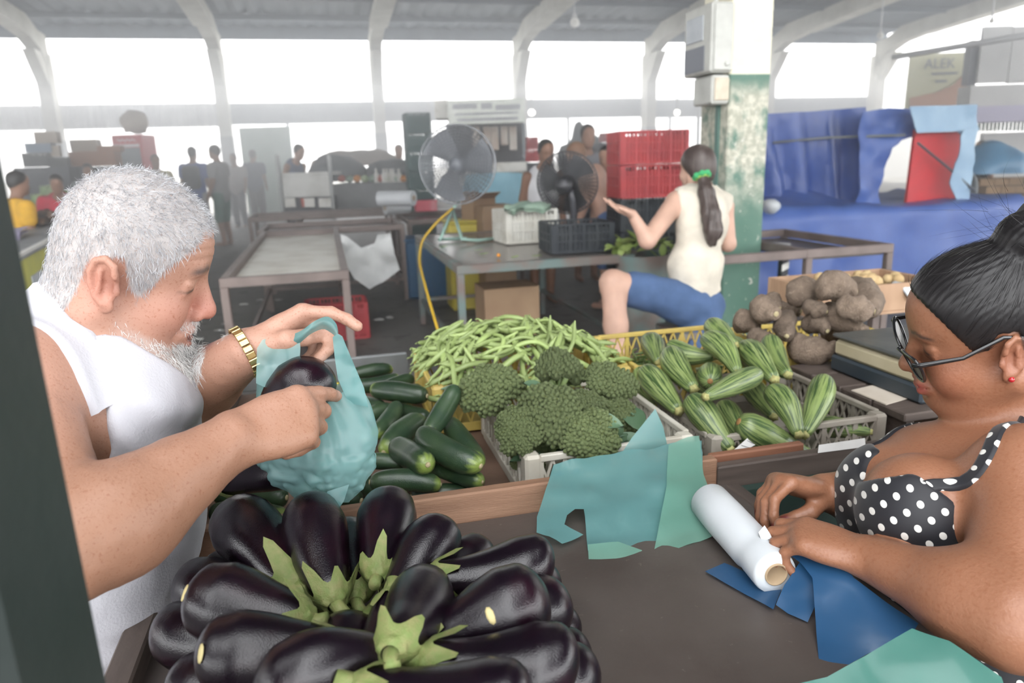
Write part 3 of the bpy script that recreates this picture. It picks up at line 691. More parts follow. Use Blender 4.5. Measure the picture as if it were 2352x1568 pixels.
#      fat px, stem px, z fat, z stem, width, variant, label
EGG = [((528, 1190), (690, 1352), .90, .885, .100, 0, 'eggplant with a small pale scar leaning on the plank, leftmost of the back row'),
 ((702, 1165), (765, 1395), .925, .885, .092, 3, 'broad upright eggplant with a long white highlight, second in the back row'),
 ((792, 1205), (812, 1375), .885, .87, .075, 0, 'eggplant mostly hidden behind the second one of the back row'),
 ((897, 1140), (866, 1325), .93, .90, .088, 3, 'tallest eggplant standing up against the plank with its calyx facing the viewer'),
 ((1035, 1212), (928, 1380), .915, .885, .080, 0, 'eggplant right of the tallest one, leaning towards the plank'),
 ((1120, 1245), (1010, 1330), .885, .88, .070, 3, 'slim eggplant tucked behind the long curved one'),
 ((1268, 1282), (985, 1332), .90, .905, .085, 1, 'long curved eggplant at the upper right of the heap'),
 ((1243, 1365), (1028, 1440), .925, .915, .095, 3, 'fat eggplant with a bright round highlight at the right of the heap'),
 ((438, 1372), (712, 1432), .915, .905, .096, 3, 'largest eggplant lying across the left of the heap'),
 ((420, 1335), (600, 1400), .875, .86, .085, 0, 'eggplant peeping out behind the largest one on the left'),
 ((480, 1290), (640, 1380), .86, .85, .08, 3, 'eggplant low behind the left back one, next to the white shirt'),
 ((372, 1432), (600, 1470), .86, .86, .085, 0, 'leftmost eggplant of the heap, beside the wooden rail'),
 ((455, 1505), (690, 1500), .905, .905, .088, 3, 'reddish eggplant with a yellow scar at the lower left'),
 ((395, 1560), (600, 1590), .86, .86, .085, 0, 'eggplant cut by the lower edge at the far left'),
 ((590, 1585), (775, 1545), .925, .92, .075, 1, 'eggplant at the bottom with its curled calyx pointing right'),
 ((808, 1420), (800, 1580), .87, .84, .085, 0, 'dark eggplant standing in the hollow of the heap'),
 ((838, 1610), (905, 1395), .885, .895, .070, 1, 'slender eggplant in the middle with its calyx at the top'),
 ((985, 1378), (925, 1515), .905, .925, .080, 0, 'eggplant in the middle whose pale star-shaped calyx faces the viewer'),
 ((1318, 1495), (1022, 1508), .915, .925, .090, 1, 'long eggplant at the lower right with an orange fleck'),
 ((1312, 1405), (1120, 1440), .88, .875, .085, 0, 'eggplant under the fat one at the right'),
 ((1298, 1345), (1130, 1370), .865, .86, .08, 3, 'eggplant behind the fat one, beside the bare counter'),
 ((1325, 1400), (1180, 1440), .835, .835, .075, 0, 'low eggplant touching the counter at the right, upper one'),
 ((1358, 1478), (1180, 1500), .85, .85, .08, 3, 'low eggplant touching the counter at the right, middle one'),
 ((1378, 1545), (1190, 1560), .855, .855, .085, 0, 'low eggplant touching the counter at the lower right corner of the heap'),
 ((1215, 1585), (1000, 1575), .93, .93, .08, 1, 'eggplant at the bottom edge with a thin curled calyx tip'),
 ((640, 1240), (760, 1400), .85, .84, .08, 0, 'shaded eggplant wedged under the two back-left ones'),
 ((1000, 1260), (900, 1400), .85, .84, .08, 3, 'shaded eggplant wedged under the tallest one'),
 ((560, 1440), (760, 1500), .85, .84, .085, 0, 'eggplant in the shade under the largest left one'),
 ((1150, 1420), (960, 1480), .85, .845, .085, 3, 'eggplant in the shade under the fat right one'),
 ((700, 1620), (820, 1480), .85, .85, .08, 0, 'shaded eggplant at the foot of the central hollow'),
 ((1080, 1640), (950, 1560), .86, .87, .08, 3, 'eggplant at the bottom edge under the pale calyx')]
items = []
for (f, s, zf, zs, w, v, lb) in EGG:
    w = w * .92; p, q = atz(*f, zf), atz(*s, zs); L_ = np.linalg.norm(q - p); mn = .15
    if L_ < mn: q = p + (q - p) * mn / L_; L_ = mn
    if L_ > .235: q = p + (q - p) * .235 / L_; L_ = .235
    items.append(dict(p=p, q=q, r=[w * .40, w * .49, w * .45, w * .34, w * .2], w=w))
def egg_walls(P, Q, Rr):
    for A in (P, Q):
        g_ = A @ np.array([E1, E2]).T
        for c, lim, sg in ((0, -.262 + .03, 1), (1, 1.10 - .035, -1)):
            ov = np.clip((lim - g_[:, c]) * sg, 0, None) * sg; A += np.outer(ov * (A[:, 2] < .84), (E1, E2)[c])
relax(items, .78, 22, .12, egg_walls)
for k, (it, e) in enumerate(zip(items, EGG)):
    d = it['q'] - it['p']; L_ = np.linalg.norm(d); v = e[5]; R = frame(d, (0, 0, 1)) @ rotz([0, 2.1, 4.0, 3.3, 1.2][k % 5] if v != 1 else (math.pi if k != 14 else 0))
    R = R; wv = it['w'] / (2 * [.25, .24, .265, .28][v]); EGM = M4(R, it['p'], (wv, wv, L_))
    o = EGP[v] if not EGP[v].get('used') else None
    if o is None: o = copy_tree(EGP[v], EGM, e[6])
    else:
        o.matrix_basis = EGM; o['label'] = e[6]; EGP[v]['used'] = 1
    if k in (0, 8, 12, 7):      # small corky scars on some fruits
        ax_ = d / L_; tq = {0: .4, 8: .06, 12: .1, 7: .45}[k]; c_ = it['p'] + d * tq; nv_ = CAM - c_; nv_ = nrm(nv_ - ax_ * (nv_ @ ax_)); rr = it['w'] * .5 * {0: .97, 8: .62, 12: .78, 7: .93}[k]
        mb = MB(); pc_ = c_ + nv_ * rr; mb.ball(pc_, (.0045, .0095, .0012), 9, 5, frame(nv_ + ax_ * (-.9 if tq < .2 else 0), ax_)); so = mb.build('scar', M['scar'], None, True); so.parent = o; so.matrix_parent_inverse = EGM.inverted()
for p in EGP:
    if p.get('used'): del p['used']
EGP_used = True
for p in list(EGP):
    if p['label'] == 'glossy dark purple eggplant':
        for ch in list(p.children_recursive): bpy.data.objects.remove(ch)
        bpy.data.objects.remove(p)
# --- cucumbers
M['cuc'] = mat('cucumber_skin', (.022, .045, .024), .3, (.04, .07, .03), 2.2, 4, (.35, .65), .0006, 90, attr=None, coat=.15, rnd=.25, col3=(.10, .14, .07), scale3=60, ramp3=(.66, .8))
nt = M['cuc'].node_tree
def tip_colour(m, col, t0, t1, streak=3.0):
    """pale end: the skin itself yellows towards the blossom end (attribute t)"""
    nt = m.node_tree; b = nt.nodes['Principled BSDF']; L = nt.links.new; old = b.inputs['Base Color'].links[0].from_socket
    at = N(nt, 'ShaderNodeAttribute', attribute_name='dirv'); sx = N(nt, 'ShaderNodeSeparateXYZ'); L(at.outputs['Vector'], sx.inputs[0])
    mp = N(nt, 'ShaderNodeMapping'); mp.inputs['Scale'].default_value = (1, 1, .12); L(at.outputs['Vector'], mp.inputs[0])
    nz = N(nt, 'ShaderNodeTexNoise'); nz.inputs['Scale'].default_value = streak; nz.inputs['Detail'].default_value = 4; L(mp.outputs[0], nz.inputs['Vector'])
    ad = N(nt, 'ShaderNodeMath', operation='MULTIPLY_ADD'); ad.inputs[1].default_value = .16; L(nz.outputs[0], ad.inputs[0]); L(sx.outputs[2], ad.inputs[2])
    rp = N(nt, 'ShaderNodeMapRange'); rp.inputs[1].default_value = t0 + .08; rp.inputs[2].default_value = t1 + .08; L(ad.outputs[0], rp.inputs[0])
    mx = N(nt, 'ShaderNodeMix', data_type='RGBA'); mx.inputs[7].default_value = (*col, 1); L(rp.outputs[0], mx.inputs[0]); L(old, mx.inputs[6]); L(mx.outputs[2], b.inputs['Base Color'])
tip_colour(M['cuc'], (.2, .27, .06), .9, .99)
M['stemdry'] = mat('dry_stem_scar', (.42, .36, .22), .8, (.3, .24, .12), 60)
def cuc_proto(v):
    bend = (.03, .07, -.05, .015)[v]
    ctrl = [(0, 0), (.012, .07), (.05, .105), (.15, .135), (.5, .15), (.8, .14), (.93, .112), (.985, .07), (1, 0)]
    t = thing('cucumber', (0, 0, 0), 'dark green cucumber', 'cucumber', 'cucumbers piled in the bin')
    spin_body(capprof(ctrl, 24), bend, 18, .006, v + 9, 5, .02).build('body', M['cuc'], t, True)
    MB().lathe([(.03, -.012), (.034, .004), (.022, .012)], 8, (0, 0, .0 if False else -.0)).build('stem_scar', M['stemdry'], t, True)
    MB().lathe([(.03, -.006), (.028, .004), (.016, .008)], 8, (0, 0, 1)).build('blossom_scar', M['stemdry'], t, True); return t
CUP = [cuc_proto(v) for v in range(4)]
# start px, end px (pale end last), z, z, width m
CU = [((803, 862), (868, 852), .80, .80, .042, 'cucumber at the far back of the bin beside the steel edge'),
 ((807, 885), (888, 872), .81, .81, .044, 'cucumber second from the back of the bin'),
 ((948, 868), (872, 902), .82, .81, .044, 'cucumber with a milky glare against the yellow crate'),
 ((978, 922), (884, 912), .82, .82, .052, 'cucumber with a yellow tip pointing left below the glaring one'),
 ((815, 915), (893, 935), .80, .80, .045, 'cucumber just right of the hanging bag, upper one'),
 ((905, 932), (855, 955), .80, .79, .040, 'short cucumber end shining beside the hanging bag'),
 ((914, 930), (858, 1003), .82, .80, .044, 'cucumber slanting down towards the hanging bag'),
 ((980, 955), (915, 938), .80, .80, .050, 'cucumber lying crosswise below the yellow-tipped one'),
 ((966, 962), (897, 1026), .82, .81, .056, 'broad cucumber slanting down left in the middle of the bin'),
 ((1048, 888), (990, 985), .90, .84, .046, 'cucumber leaning upright on the corner of the bean crate'),
 ((948, 1008), (1085, 1068), .85, .83, .056, 'biggest cucumber lying on top at the right of the bin'),
 ((1030, 968), (1110, 1075), .82, .80, .048, 'cucumber lying along the wall of the white crate'),
 ((915, 1022), (968, 1056), .82, .83, .056, 'cucumber pointing its yellow-green blossom end at the viewer'),
 ((935, 1062), (862, 1062), .80, .80, .034, 'thin cucumber left of the yellow-green blossom end'),
 ((850, 1102), (985, 1102), .81, .80, .044, 'cucumber lying flat below the yellow-green blossom end'),
 ((990, 1075), (1096, 1115), .79, .78, .042, 'cucumber under the biggest one'),
 ((945, 1132), (1052, 1122), .77, .77, .040, 'frontmost cucumber against the plank, right one'),
 ((640, 1096), (500, 1102), .79, .79, .05, 'cucumber beside the pointing man\'s forearm, upper one'),
 ((655, 1150), (510, 1140), .78, .78, .05, 'cucumber beside the pointing man\'s forearm, middle one'),
 ((490, 1170), (640, 1180), .765, .765, .05, 'cucumber beside the pointing man\'s forearm, lowest one'),
 ((830, 1150), (700, 1120), .77, .78, .05, 'cucumber half hidden under the hanging bag, near the plank'),
 ((840, 1010), (760, 960), .79, .79, .05, 'cucumber half hidden behind the hanging bag, middle'),
 ((800, 950), (720, 1000), .78, .78, .05, 'cucumber half hidden behind the hanging bag, lower left'),
 ((1000, 1030), (900, 1090), .76, .76, .045, 'cucumber at the bottom of the bin in the shade of the pile'),
 ((960, 890), (900, 960), .76, .76, .045, 'shaded cucumber at the bottom of the pile near the yellow crate'),
 ((880, 980), (950, 1000), .76, .76, .05, 'shaded cucumber between the two slanting ones'),
 ((700, 1060), (820, 1080), .76, .76, .05, 'shaded cucumber behind the lower half of the hanging bag'),
 ((880, 1130), (800, 1100), .76, .76, .045, 'shaded cucumber at the front left of the pile')]
items = []
for (f, s, zf, zs, w, lb) in CU:
    p, q = atz(*f, zf), atz(*s, zs); L_ = np.linalg.norm(q - p); Lt = min(max(L_, w * 3.0), .21); q = p + (q - p) * Lt / L_ if L_ < Lt * .999 or L_ > Lt else q
    items.append(dict(p=p, q=q, r=[w * .36, w * .48, w * .5, w * .48, w * .34], w=w))
relax(items, .71, 70, .3)
def place_all(items, rows, protos, wref, li, roll=None, lift=0):
    n = len(protos); usedp = set()
    for k, (it, e) in enumerate(zip(items, rows)):
        d = it['q'] - it['p']; L_ = np.linalg.norm(d); v = k % n; R = frame(d, (0, 0, 1)) @ rotz(roll[k] if roll is not None else k * 2.4)
        wv = it['w'] / (2 * wref); Mx = M4(R, it['p'], (wv, wv, L_))
        if v in usedp: copy_tree(protos[v], Mx, e[li])
        else: protos[v].matrix_basis = Mx; protos[v]['label'] = e[li]; usedp.add(v)
place_all(items, CU, CUP, .15, 5)
# --- striped zucchini
M['zuc'] = mat('striped_zucchini_skin', (.20, .27, .085), .28, (.27, .33, .13), 2.0, 4, (.35, .7), .0003, 100, attr='dirv', stretch=(1.6, 1.6, .5), coat=.25, rnd=.12)
nt = M['zuc'].node_tree; L = nt.links.new; b = nt.nodes['Principled BSDF']; old = b.inputs['Base Color'].links[0].from_socket
at = N(nt, 'ShaderNodeAttribute', attribute_name='dirv'); mp = N(nt, 'ShaderNodeMapping'); mp.inputs['Scale'].default_value = (3.6, 3.6, .9); L(at.outputs['Vector'], mp.inputs[0])
nz = N(nt, 'ShaderNodeTexNoise'); nz.inputs['Scale'].default_value = 1.9; nz.inputs['Detail'].default_value = 7; nz.inputs['Roughness'].default_value = .62; L(mp.outputs[0], nz.inputs['Vector'])
rp = N(nt, 'ShaderNodeMapRange'); rp.inputs[1].default_value = .47; rp.inputs[2].default_value = .57; L(nz.outputs[0], rp.inputs[0])
mx = N(nt, 'ShaderNodeMix', data_type='RGBA'); mx.inputs[7].default_value = (.045, .085, .028, 1); L(rp.outputs[0], mx.inputs[0]); L(old, mx.inputs[6]); L(mx.outputs[2], b.inputs['Base Color'])
M['zstem'] = mat('zucchini_stem', (.4, .4, .16), .7, (.3, .26, .1), 30)
M['zscar'] = mat('zucchini_blossom_scar', (.34, .17, .06), .8, (.22, .12, .05), 50)
def zuc_proto(v):
    bend = (.03, .09, -.04, .0)[v]
    ctrl = [(0, 0), (.012, .08), (.05, .14), (.15, .185), (.32, .205), (.55, .18), (.75, .135), (.9, .105), (.97, .09), (1, 0)]
    t = thing('zucchini', (0, 0, 0), 'striped zucchini', 'zucchini', 'striped zucchini piled in the grey crate')
    spin_body(capprof(ctrl, 28), bend, 20, .004, v + 21, 6, .012).build('body', M['zuc'], t, True)
    mb = MB(); a = np.linspace(0, 2 * np.pi, 10, endpoint=False); P = np.zeros((10, 3, 3))
    for i in range(10):
        rr = .062 * (1.25 if i % 2 == 0 else .9); P[i] = [(rr * .9 * math.cos(a[i]), rr * .9 * math.sin(a[i]), .985), (rr * math.cos(a[i]), rr * math.sin(a[i]), 1.03), (.005 * math.cos(a[i]), .005 * math.sin(a[i]), 1.035)]
    mb.grid(P, closeu=True); mb.build('stem', M['zstem'], t, True)
    MB().lathe([(.05, .012), (.042, -.004), (.02, -.008)], 9).build('blossom_scar', M['zscar'], t, True); return t
ZUP = [zuc_proto(v) for v in range(4)]
#    blossom (fat) px, stem px, z, z, width
ZU = [((1492, 778), (1520, 850), .86, .84, .068, 'palest zucchini standing at the back left of the crate'),
 ((1535, 792), (1622, 808), .885, .885, .060, 'shiny zucchini with a star-shaped stem end facing right'),
 ((1538, 808), (1602, 905), .89, .85, .070, 'broad striped zucchini left of the middle, leaning back'),
 ((1480, 850), (1565, 945), .86, .82, .070, 'broad zucchini lying along the left wall of the crate'),
 ((1630, 745), (1680, 800), .93, .91, .064, 'highest zucchini at the very top of the pile'),
 ((1628, 785), (1695, 868), .905, .87, .064, 'zucchini right below the highest one'),
 ((1636, 868), (1650, 820), .875, .84, .062, 'zucchini showing only its dark round end in the middle of the pile'),
 ((1748, 862), (1620, 912), .885, .88, .054, 'small light zucchini lying crosswise on top with its stem to the left'),
 ((1705, 792), (1805, 900), .905, .865, .068, 'long striped zucchini at the upper right of the pile'),
 ((1768, 778), (1835, 912), .90, .84, .066, 'zucchini at the back right, behind the long striped one'),
 ((1686, 782), (1740, 850), .87, .84, .056, 'zucchini half hidden between the highest and the long striped one'),
 ((1582, 912), (1645, 990), .85, .80, .066, 'zucchini with a brown blossom scar at the lower left'),
 ((1710, 958), (1800, 1000), .835, .79, .074, 'dark zucchini turning its brown blossom scar to the viewer at the front'),
 ((1762, 892), (1808, 1005), .86, .79, .062, 'yellowish zucchini standing in the front right of the pile'),
 ((1895, 868), (1845, 1000), .87, .79, .062, 'zucchini leaning on the right wall of the crate with its stem down'),
 ((1660, 930), (1700, 1000), .80, .77, .064, 'yellow-green zucchini low behind the blossom scar one'),
 ((1870, 978), (1990, 990), .775, .765, .05, 'zucchini lying on the crate floor at the right'),
 ((1466, 848), (1500, 905), .84, .80, .056, 'striped zucchini end peeping over the left wall of the crate'),
 ((1590, 850), (1660, 950), .79, .78, .062, 'shaded zucchini at the bottom of the pile, left'),
 ((1720, 880), (1780, 960), .79, .77, .062, 'shaded zucchini at the bottom of the pile, right')]
items = []
for (f, s, zf, zs, w, lb) in ZU:
    p, q = atz(*f, zf), atz(*s, zs); L_ = np.linalg.norm(q - p); Lt = min(max(L_, w * 2.4), .2); q = p + (q - p) * Lt / L_
    items.append(dict(p=p, q=q, r=[w * .42, w * .5, w * .44, w * .33, w * .24], w=w))
relax(items, .722, 60, .3)
place_all(items, ZU, ZUP, .205, 5)
# --- yams
M['yam'] = mat('rough_yam_skin', (.21, .155, .115), .9, (.13, .095, .07), 7, 8, (.3, .7), .005, 28, rnd=.2, col3=(.32, .25, .19), scale3=20, ramp3=(.6, .8))
def yam_proto(v):
    ctrl = [(0, 0), (.02, .1), (.08, .17), (.25, .22 + .02 * v), (.55, .23), (.8, .19 - .03 * v), (.94, .12), (.985, .07), (1, 0)]
    t = thing('yam', (0, 0, 0), 'yam', 'yam', 'brown yams in the crate behind the zucchini')
    spin_body(capprof(ctrl, 22), (.05, -.07, .1)[v], 18, .045, v * 7 + 3).build('body', M['yam'], t, True)
    MB().lathe([(.055, -.012), (.05, .004), (.02, .012)], 7, (0, 0, 1)).build('cut_end', M['stemdry'], t, True); return t
YMP = [yam_proto(v) for v in range(3)]
YM = [((1815, 690), (1862, 672), .96, .97, .085, 'rounded yam at the top left of the pile'),
 ((1862, 680), (1930, 680), .98, .98, .085, 'grey rounded yam on the top of the pile'),
 ((1930, 668), (2045, 742), .95, .93, .115, 'very large shaggy yam at the back right of the pile'),
 ((1918, 705), (2008, 720), .96, .95, .07, 'oblong yam with a pale cut tip at the right'),
 ((1866, 712), (1982, 758), .93, .91, .075, 'long yam slanting down behind the scale'),
 ((1835, 725), (1910, 748), .915, .905, .062, 'knobbly yam in the middle of the pile'),
 ((1812, 712), (1800, 770), .92, .90, .062, 'yam standing upright left of the knobbly one'),
 ((1740, 722), (1785, 735), .92, .92, .075, 'yam at the upper left of the pile'),
 ((1695, 735), (1735, 745), .895, .895, .07, 'leftmost yam above the corner of the bean crate'),
 ((1722, 765), (1765, 775), .875, .87, .065, 'dark yam low at the left of the pile'),
 ((1800, 785), (1925, 798), .86, .86, .085, 'thick cylindrical yam at the front of the pile'),
 ((1778, 685), (1802, 712), .95, .93, .05, 'small pale-topped yam between the left ones'),
 ((1852, 690), (1888, 705), .965, .95, .05, 'small round yam under the grey one'),
 ((1770, 705), (1840, 715), .90, .90, .06, 'shaded yam inside the pile, left'),
 ((1900, 745), (1990, 780), .86, .85, .08, 'shaded yam at the bottom of the pile, right')]
items = []
for (f, s, zf, zs, w, lb) in YM:
    p, q = atz(*f, zf), atz(*s, zs); L_ = np.linalg.norm(q - p); Lt = min(max(L_, w * 1.35), .24); q = p + (q - p) * Lt / L_
    items.append(dict(p=p, q=q, r=[w * .36, w * .48, w * .5, w * .45, w * .3], w=w))
relax(items, .722, 60, .3)
place_all(items, YM, YMP, .24, 5)
# --- green beans
M['bean'] = mat('green_bean', (.25, .335, .11), .45, (.33, .4, .16), 3, 3, (.3, .7), .0005, 60, rnd=.22)
M['bean_dark'] = mat('dark_green_bean', (.08, .135, .035), .45, (.12, .18, .06), 3, 3, (.3, .7), rnd=.2)
def bean_mesh(L_, r, arc, wob, nm):
    t = np.linspace(-.5, .5, 12); P = np.c_[t * L_, arc * (np.cos(t * np.pi) - .5) * L_ + wob * np.sin(t * 9) * L_ * .03, wob * .02 * L_ * np.sin(t * 6)]
    rr = r * np.clip(np.minimum((t + .5) / .1, (.5 - t) / .13), .12, 1) ** .6 * (1 + .07 * np.sin(t * 44))
    mb = MB(); mb.tube(P, rr, 7, flat=.7); mb.tube([P[0], P[0] + [-.006, .001, 0], P[0] + [-.011, .003, 0]], [r * .35, r * .25, r * .2], 5); return mb.mesh(nm, True)
BM = [bean_mesh(l, .0076, a, w, 'bean') for l, a, w in ((.15, .10, .5), (.165, .05, 1), (.14, .2, .3), (.155, -.08, .8), (.13, .3, .4), (.17, .13, 1.2))]
BD = [bean_mesh(l, .0042, a, w, 'thin_bean') for l, a, w in ((.13, .10, .5), (.14, .05, 1), (.12, .2, .3))]
for me in BM: me.materials.append(M['bean'])
for me in BD: me.materials.append(M['bean_dark'])
r_ = np.random.default_rng(11)
def heapz(a, b):
    u = (a - .47) / .27; v = (b - 1.88) / .2
    return .815 + .10 * max(0, 1 - abs(u) ** 3.2) * max(0, 1 - abs(v) ** 3) ** .8 * (1 - .25 * max(0, u)) 
k = 0
while k < 235:
    a, b = .235 + .49 * r_.random(), 1.70 + .375 * r_.random()
    if k < 18: a, b = .23 + .3 * r_.random(), 1.66 + .03 * r_.random()
    h = heapz(a, b); e = .02; gx = (heapz(a + e, b) - heapz(a - e, b)) / (2 * e); gy = (heapz(a, b + e) - heapz(a, b - e)) / (2 * e)
    n = nrm(E1 * -np.clip(gx, -.8, .8) + E2 * -np.clip(gy, -.8, .8) + EZ); ang = r_.normal(.3, .75) if r_.random() < .7 else r_.random() * 6.28
    x = E1 * math.cos(ang) + E2 * math.sin(ang); x = nrm(x - n * (x @ n)); R = np.array([x, np.cross(n, x), n]).T @ np.array([[1, 0, 0], [0, math.cos(s_ := r_.random() * 6.28), -math.sin(s_)], [0, math.sin(s_), math.cos(s_)]])
    tl = r_.normal(0, .1); R = R @ np.array([[math.cos(tl), 0, math.sin(tl)], [0, 1, 0], [-math.sin(tl), 0, math.cos(tl)]])
    p = G(a, b, h + .008 + .016 * r_.random() - .02 * (k % 3 == 0))
    if abs(toG(p + R[:, 0] * .08)[0] - .48) > .29 or abs(toG(p - R[:, 0] * .08)[0] - .48) > .29: continue
    o = bpy.data.objects.new('green_bean', BM[k % 6]); C.objects.link(o); o.matrix_basis = M4(R, p); tag(o, 'light green bean in the heap filling the yellow crate', 'bean', 'green beans heaped in the yellow crate'); k += 1
# upright odd beans on the crest
for (x, y, dx) in ((1262, 752, 20), (1318, 765, 14)):
    p = atz(x, y, .94); d = nrm(EZ + E1 * .4); o = bpy.data.objects.new('green_bean', BM[1]); C.objects.link(o); o.matrix_basis = M4(np.array([d, np.cross(E2, d), E2]).T, p - d * .05); tag(o, 'bean sticking up from the crest of the heap ' + ('near its middle' if dx == 20 else 'near its right end'), 'bean', 'green beans sticking up')
for k in range(70):
    a, b = .80 + .34 * r_.random(), 1.72 + .27 * r_.random(); ang = r_.normal(.5, .6); x = E1 * math.cos(ang) + E2 * math.sin(ang); x = nrm(x + EZ * r_.normal(0, .12)); z = nrm(EZ - x * x[2]); R = np.array([x, np.cross(z, x), z]).T
    o = bpy.data.objects.new('thin_green_bean', BD[k % 3]); C.objects.link(o); o.matrix_basis = M4(R, G(a, b, .745 + .06 * r_.random() * (1 - abs(a - .97) / .3))); tag(o, 'thin dark bean in the yellow crate behind the zucchini', 'bean', 'thin dark beans behind the zucchini')
# --- broccoli
M['broc'] = mat('broccoli_florets', (.18, .24, .095), .8, (.27, .32, .135), 22, 5, (.35, .7), .004, 160, rnd=.2, col3=(.2, .23, .05), scale3=12, ramp3=(.6, .75))
M['broc_stalk'] = mat('broccoli_stalk', (.26, .34, .13), .5, (.2, .28, .1), 10)
M['broc_leaf'] = mat('blue_green_leaf', (.07, .13, .07), .45, (.1, .17, .1), 12, 4, (.35, .65), .001, 30)
def broc_proto(seed):
    r = np.random.default_rng(seed); t = thing('broccoli', (0, 0, 0), 'broccoli', 'broccoli', 'broccoli heads in the white crate'); mb = MB(); cl = []
    n = 17
    for i in range(n):
        ph = i * 2.39996; zz = 1 - (i + .5) / n * .85; rr = math.sqrt(1 - zz * zz); d = np.array([rr * math.cos(ph), rr * math.sin(ph), zz]); d += r.normal(0, .07, 3); cl.append((d * [.72, .72, .5] * (1 + r.normal(0, .05)), .30 + .07 * r.random()))
    for c, rad in cl:
        m_ = 44
        for i in range(m_):
            ph = i * 2.39996 + seed; zz = 1 - (i + .5) / m_ * 1.5; rr = math.sqrt(max(0, 1 - zz * zz)); d = np.array([rr * math.cos(ph), rr * math.sin(ph), zz])
            mb.ball(c + d * rad * (.92 + .12 * r.random()), rad * (.19 + .06 * r.random()), 6, 4)
        mb.ball(c, rad * .93, 10, 7)
    mb.build('crown', M['broc'], t, True); mb = MB()
    for c, rad in cl[::2]: mb.tube([(0, 0, -.55), c * [.35, .35, .1] + [0, 0, -.25], c * [.85, .85, .7] - [0, 0, .12]], [.12, .1, .12], 7)
    mb.build('branches', M['broc_stalk'], t, True); mb = MB(); mb.tube([(0, 0, -.35), (.02, 0, -.7), (.0, .03, -1.1)], [.22, .19, .18], 10); mb.build('stalk', M['broc_stalk'], t, True)
    return t
def leaf(mb, p, d, n, L_, w, curl=.3, nu=8, nv=5):
    d = nrm(d); n = nrm(np.asarray(n) - d * (np.asarray(n) @ d)); s = np.cross(n, d); P = np.zeros((nu, nv, 3))
    for i in range(nu):
        u = i / (nu - 1); ww = w * math.sin(math.pi * min(1, .08 + u * .92)) ** .7
        for j in range(nv):
            v = j / (nv - 1) * 2 - 1; P[i, j] = np.asarray(p) + d * L_ * u + s * ww * v / 2 + n * (-curl * L_ * u * u + .12 * w * v * v + .01 * L_ * math.sin(9 * u + 3 * v))
    mb.grid(P)
BRP = [broc_proto(s) for s in (1, 2, 3)]
BR = [((1130, 905), .872, .082, (-.25, -.35, .9), 'large pale broccoli head at the back left of the crate'),
 ((1283, 868), .895, .062, (.05, .35, .95), 'broccoli standing upright so that its pale stalk shows'),
 ((1395, 890), .875, .074, (.35, .0, .9), 'broccoli head at the right end of the crate'),
 ((1262, 958), .865, .078, (-.1, -.55, .8), 'bright yellow-green broccoli head in the front middle'),
 ((1192, 995), .845, .060, (-.3, -.6, .75), 'broccoli head at the front left wall of the crate'),
 ((1338, 945), .86, .058, (.3, -.3, .9), 'small broccoli head between the bright one and the right one'),
 ((1352, 1005), .835, .068, (.2, -.6, .7), 'dark broccoli head at the front right of the crate'),
 ((1215, 1040), .785, .05, (.1, -.7, .5), 'low broccoli head at the front corner post'),
 ((1415, 965), .82, .062, (.4, -.5, .7), 'dark broccoli head against the right wall of the crate')]
usedp = set()
for k, ((x, y), z, r, up, lb) in enumerate(BR):
    z_ = nrm(up); Mx = M4(frame(z_, (1, 0, 0)) @ rotz(k * 1.7), atz(x, y, z), r / 1.12); v = k % 3
    if k == 1: Mx = M4(frame(z_, (1, 0, 0)), atz(x, y, z), (r / 1.05, r / 1.05, r / .75))
    if v in usedp: copy_tree(BRP[v], Mx, lb)
    else: BRP[v].matrix_basis = Mx; BRP[v]['label'] = lb; usedp.add(v)
LV = [((1395, 1020), .80, (.9, -.3, .3), .09, .05), ((1430, 1000), .82, (-.6, -.7, .2), .09, .05), ((1420, 985), .83, (-.5, -.8, .2), .1, .05), ((1300, 1030), .80, (.8, -.1, .25), .09, .06), ((1250, 1045), .79, (-.7, -.5, .3), .08, .03), ((1440, 940), .84, (.1, -.9, .1), .1, .05), ((1350, 965), .87, (.9, -.3, .1), .07, .045), ((1255, 900), .885, (-.5, -.3, .5), .06, .035), ((1060, 893), .835, (-.9, -.1, .25), .05, .02)]
for k, ((x, y), z, d, L_, w) in enumerate(LV):
    mb = MB(); p = atz(x, y, z); leaf(mb, p, d, EZ - .5 * nrm(p - CAM), L_, w); mb.tube([p - nrm(d) * .02, p, p + nrm(d) * L_ * .5], [.004, .004, .002], 6)
    mb.build('broccoli_leaf', M['broc_leaf'], None, True, label=['leaf spread at the front right corner of the broccoli crate', 'leaf curling at the right wall of the broccoli crate', 'blue-green leaf hanging at the right of the broccoli crate', 'round blue-green leaf at the front of the broccoli', 'narrow leaf beside the crate corner post', 'leaf drooping against the zucchini crate', 'leaf lying over the dark broccoli head', 'small leaf beside the upright broccoli stalk', 'small leaf poking over the left wall of the broccoli crate'][k], cat='leaf', group='broccoli leaves')
for (x, y, z, x2, y2, z2, lb) in ((1225, 1052, .775, 1315, 1040, .775, 'bare green broccoli stalk lying at the front of the crate'), (1290, 1045, .77, 1240, 1012, .79, 'curved thick broccoli stalk end at the front of the crate')):
    p, q = atz(x, y, z), atz(x2, y2, z2); t = thing('broccoli_stalk', p, lb, 'stalk'); mb = MB(); mb.tube([p, (p + q) / 2 + EZ * .012, q], [.007, .009, .011], 9); mb.build('stem', M['broc_stalk'], t, True)
    mb = MB(); mb.ball(q, .0115, 8, 6); mb.build('cut_end', M['broc_stalk'], t, True)

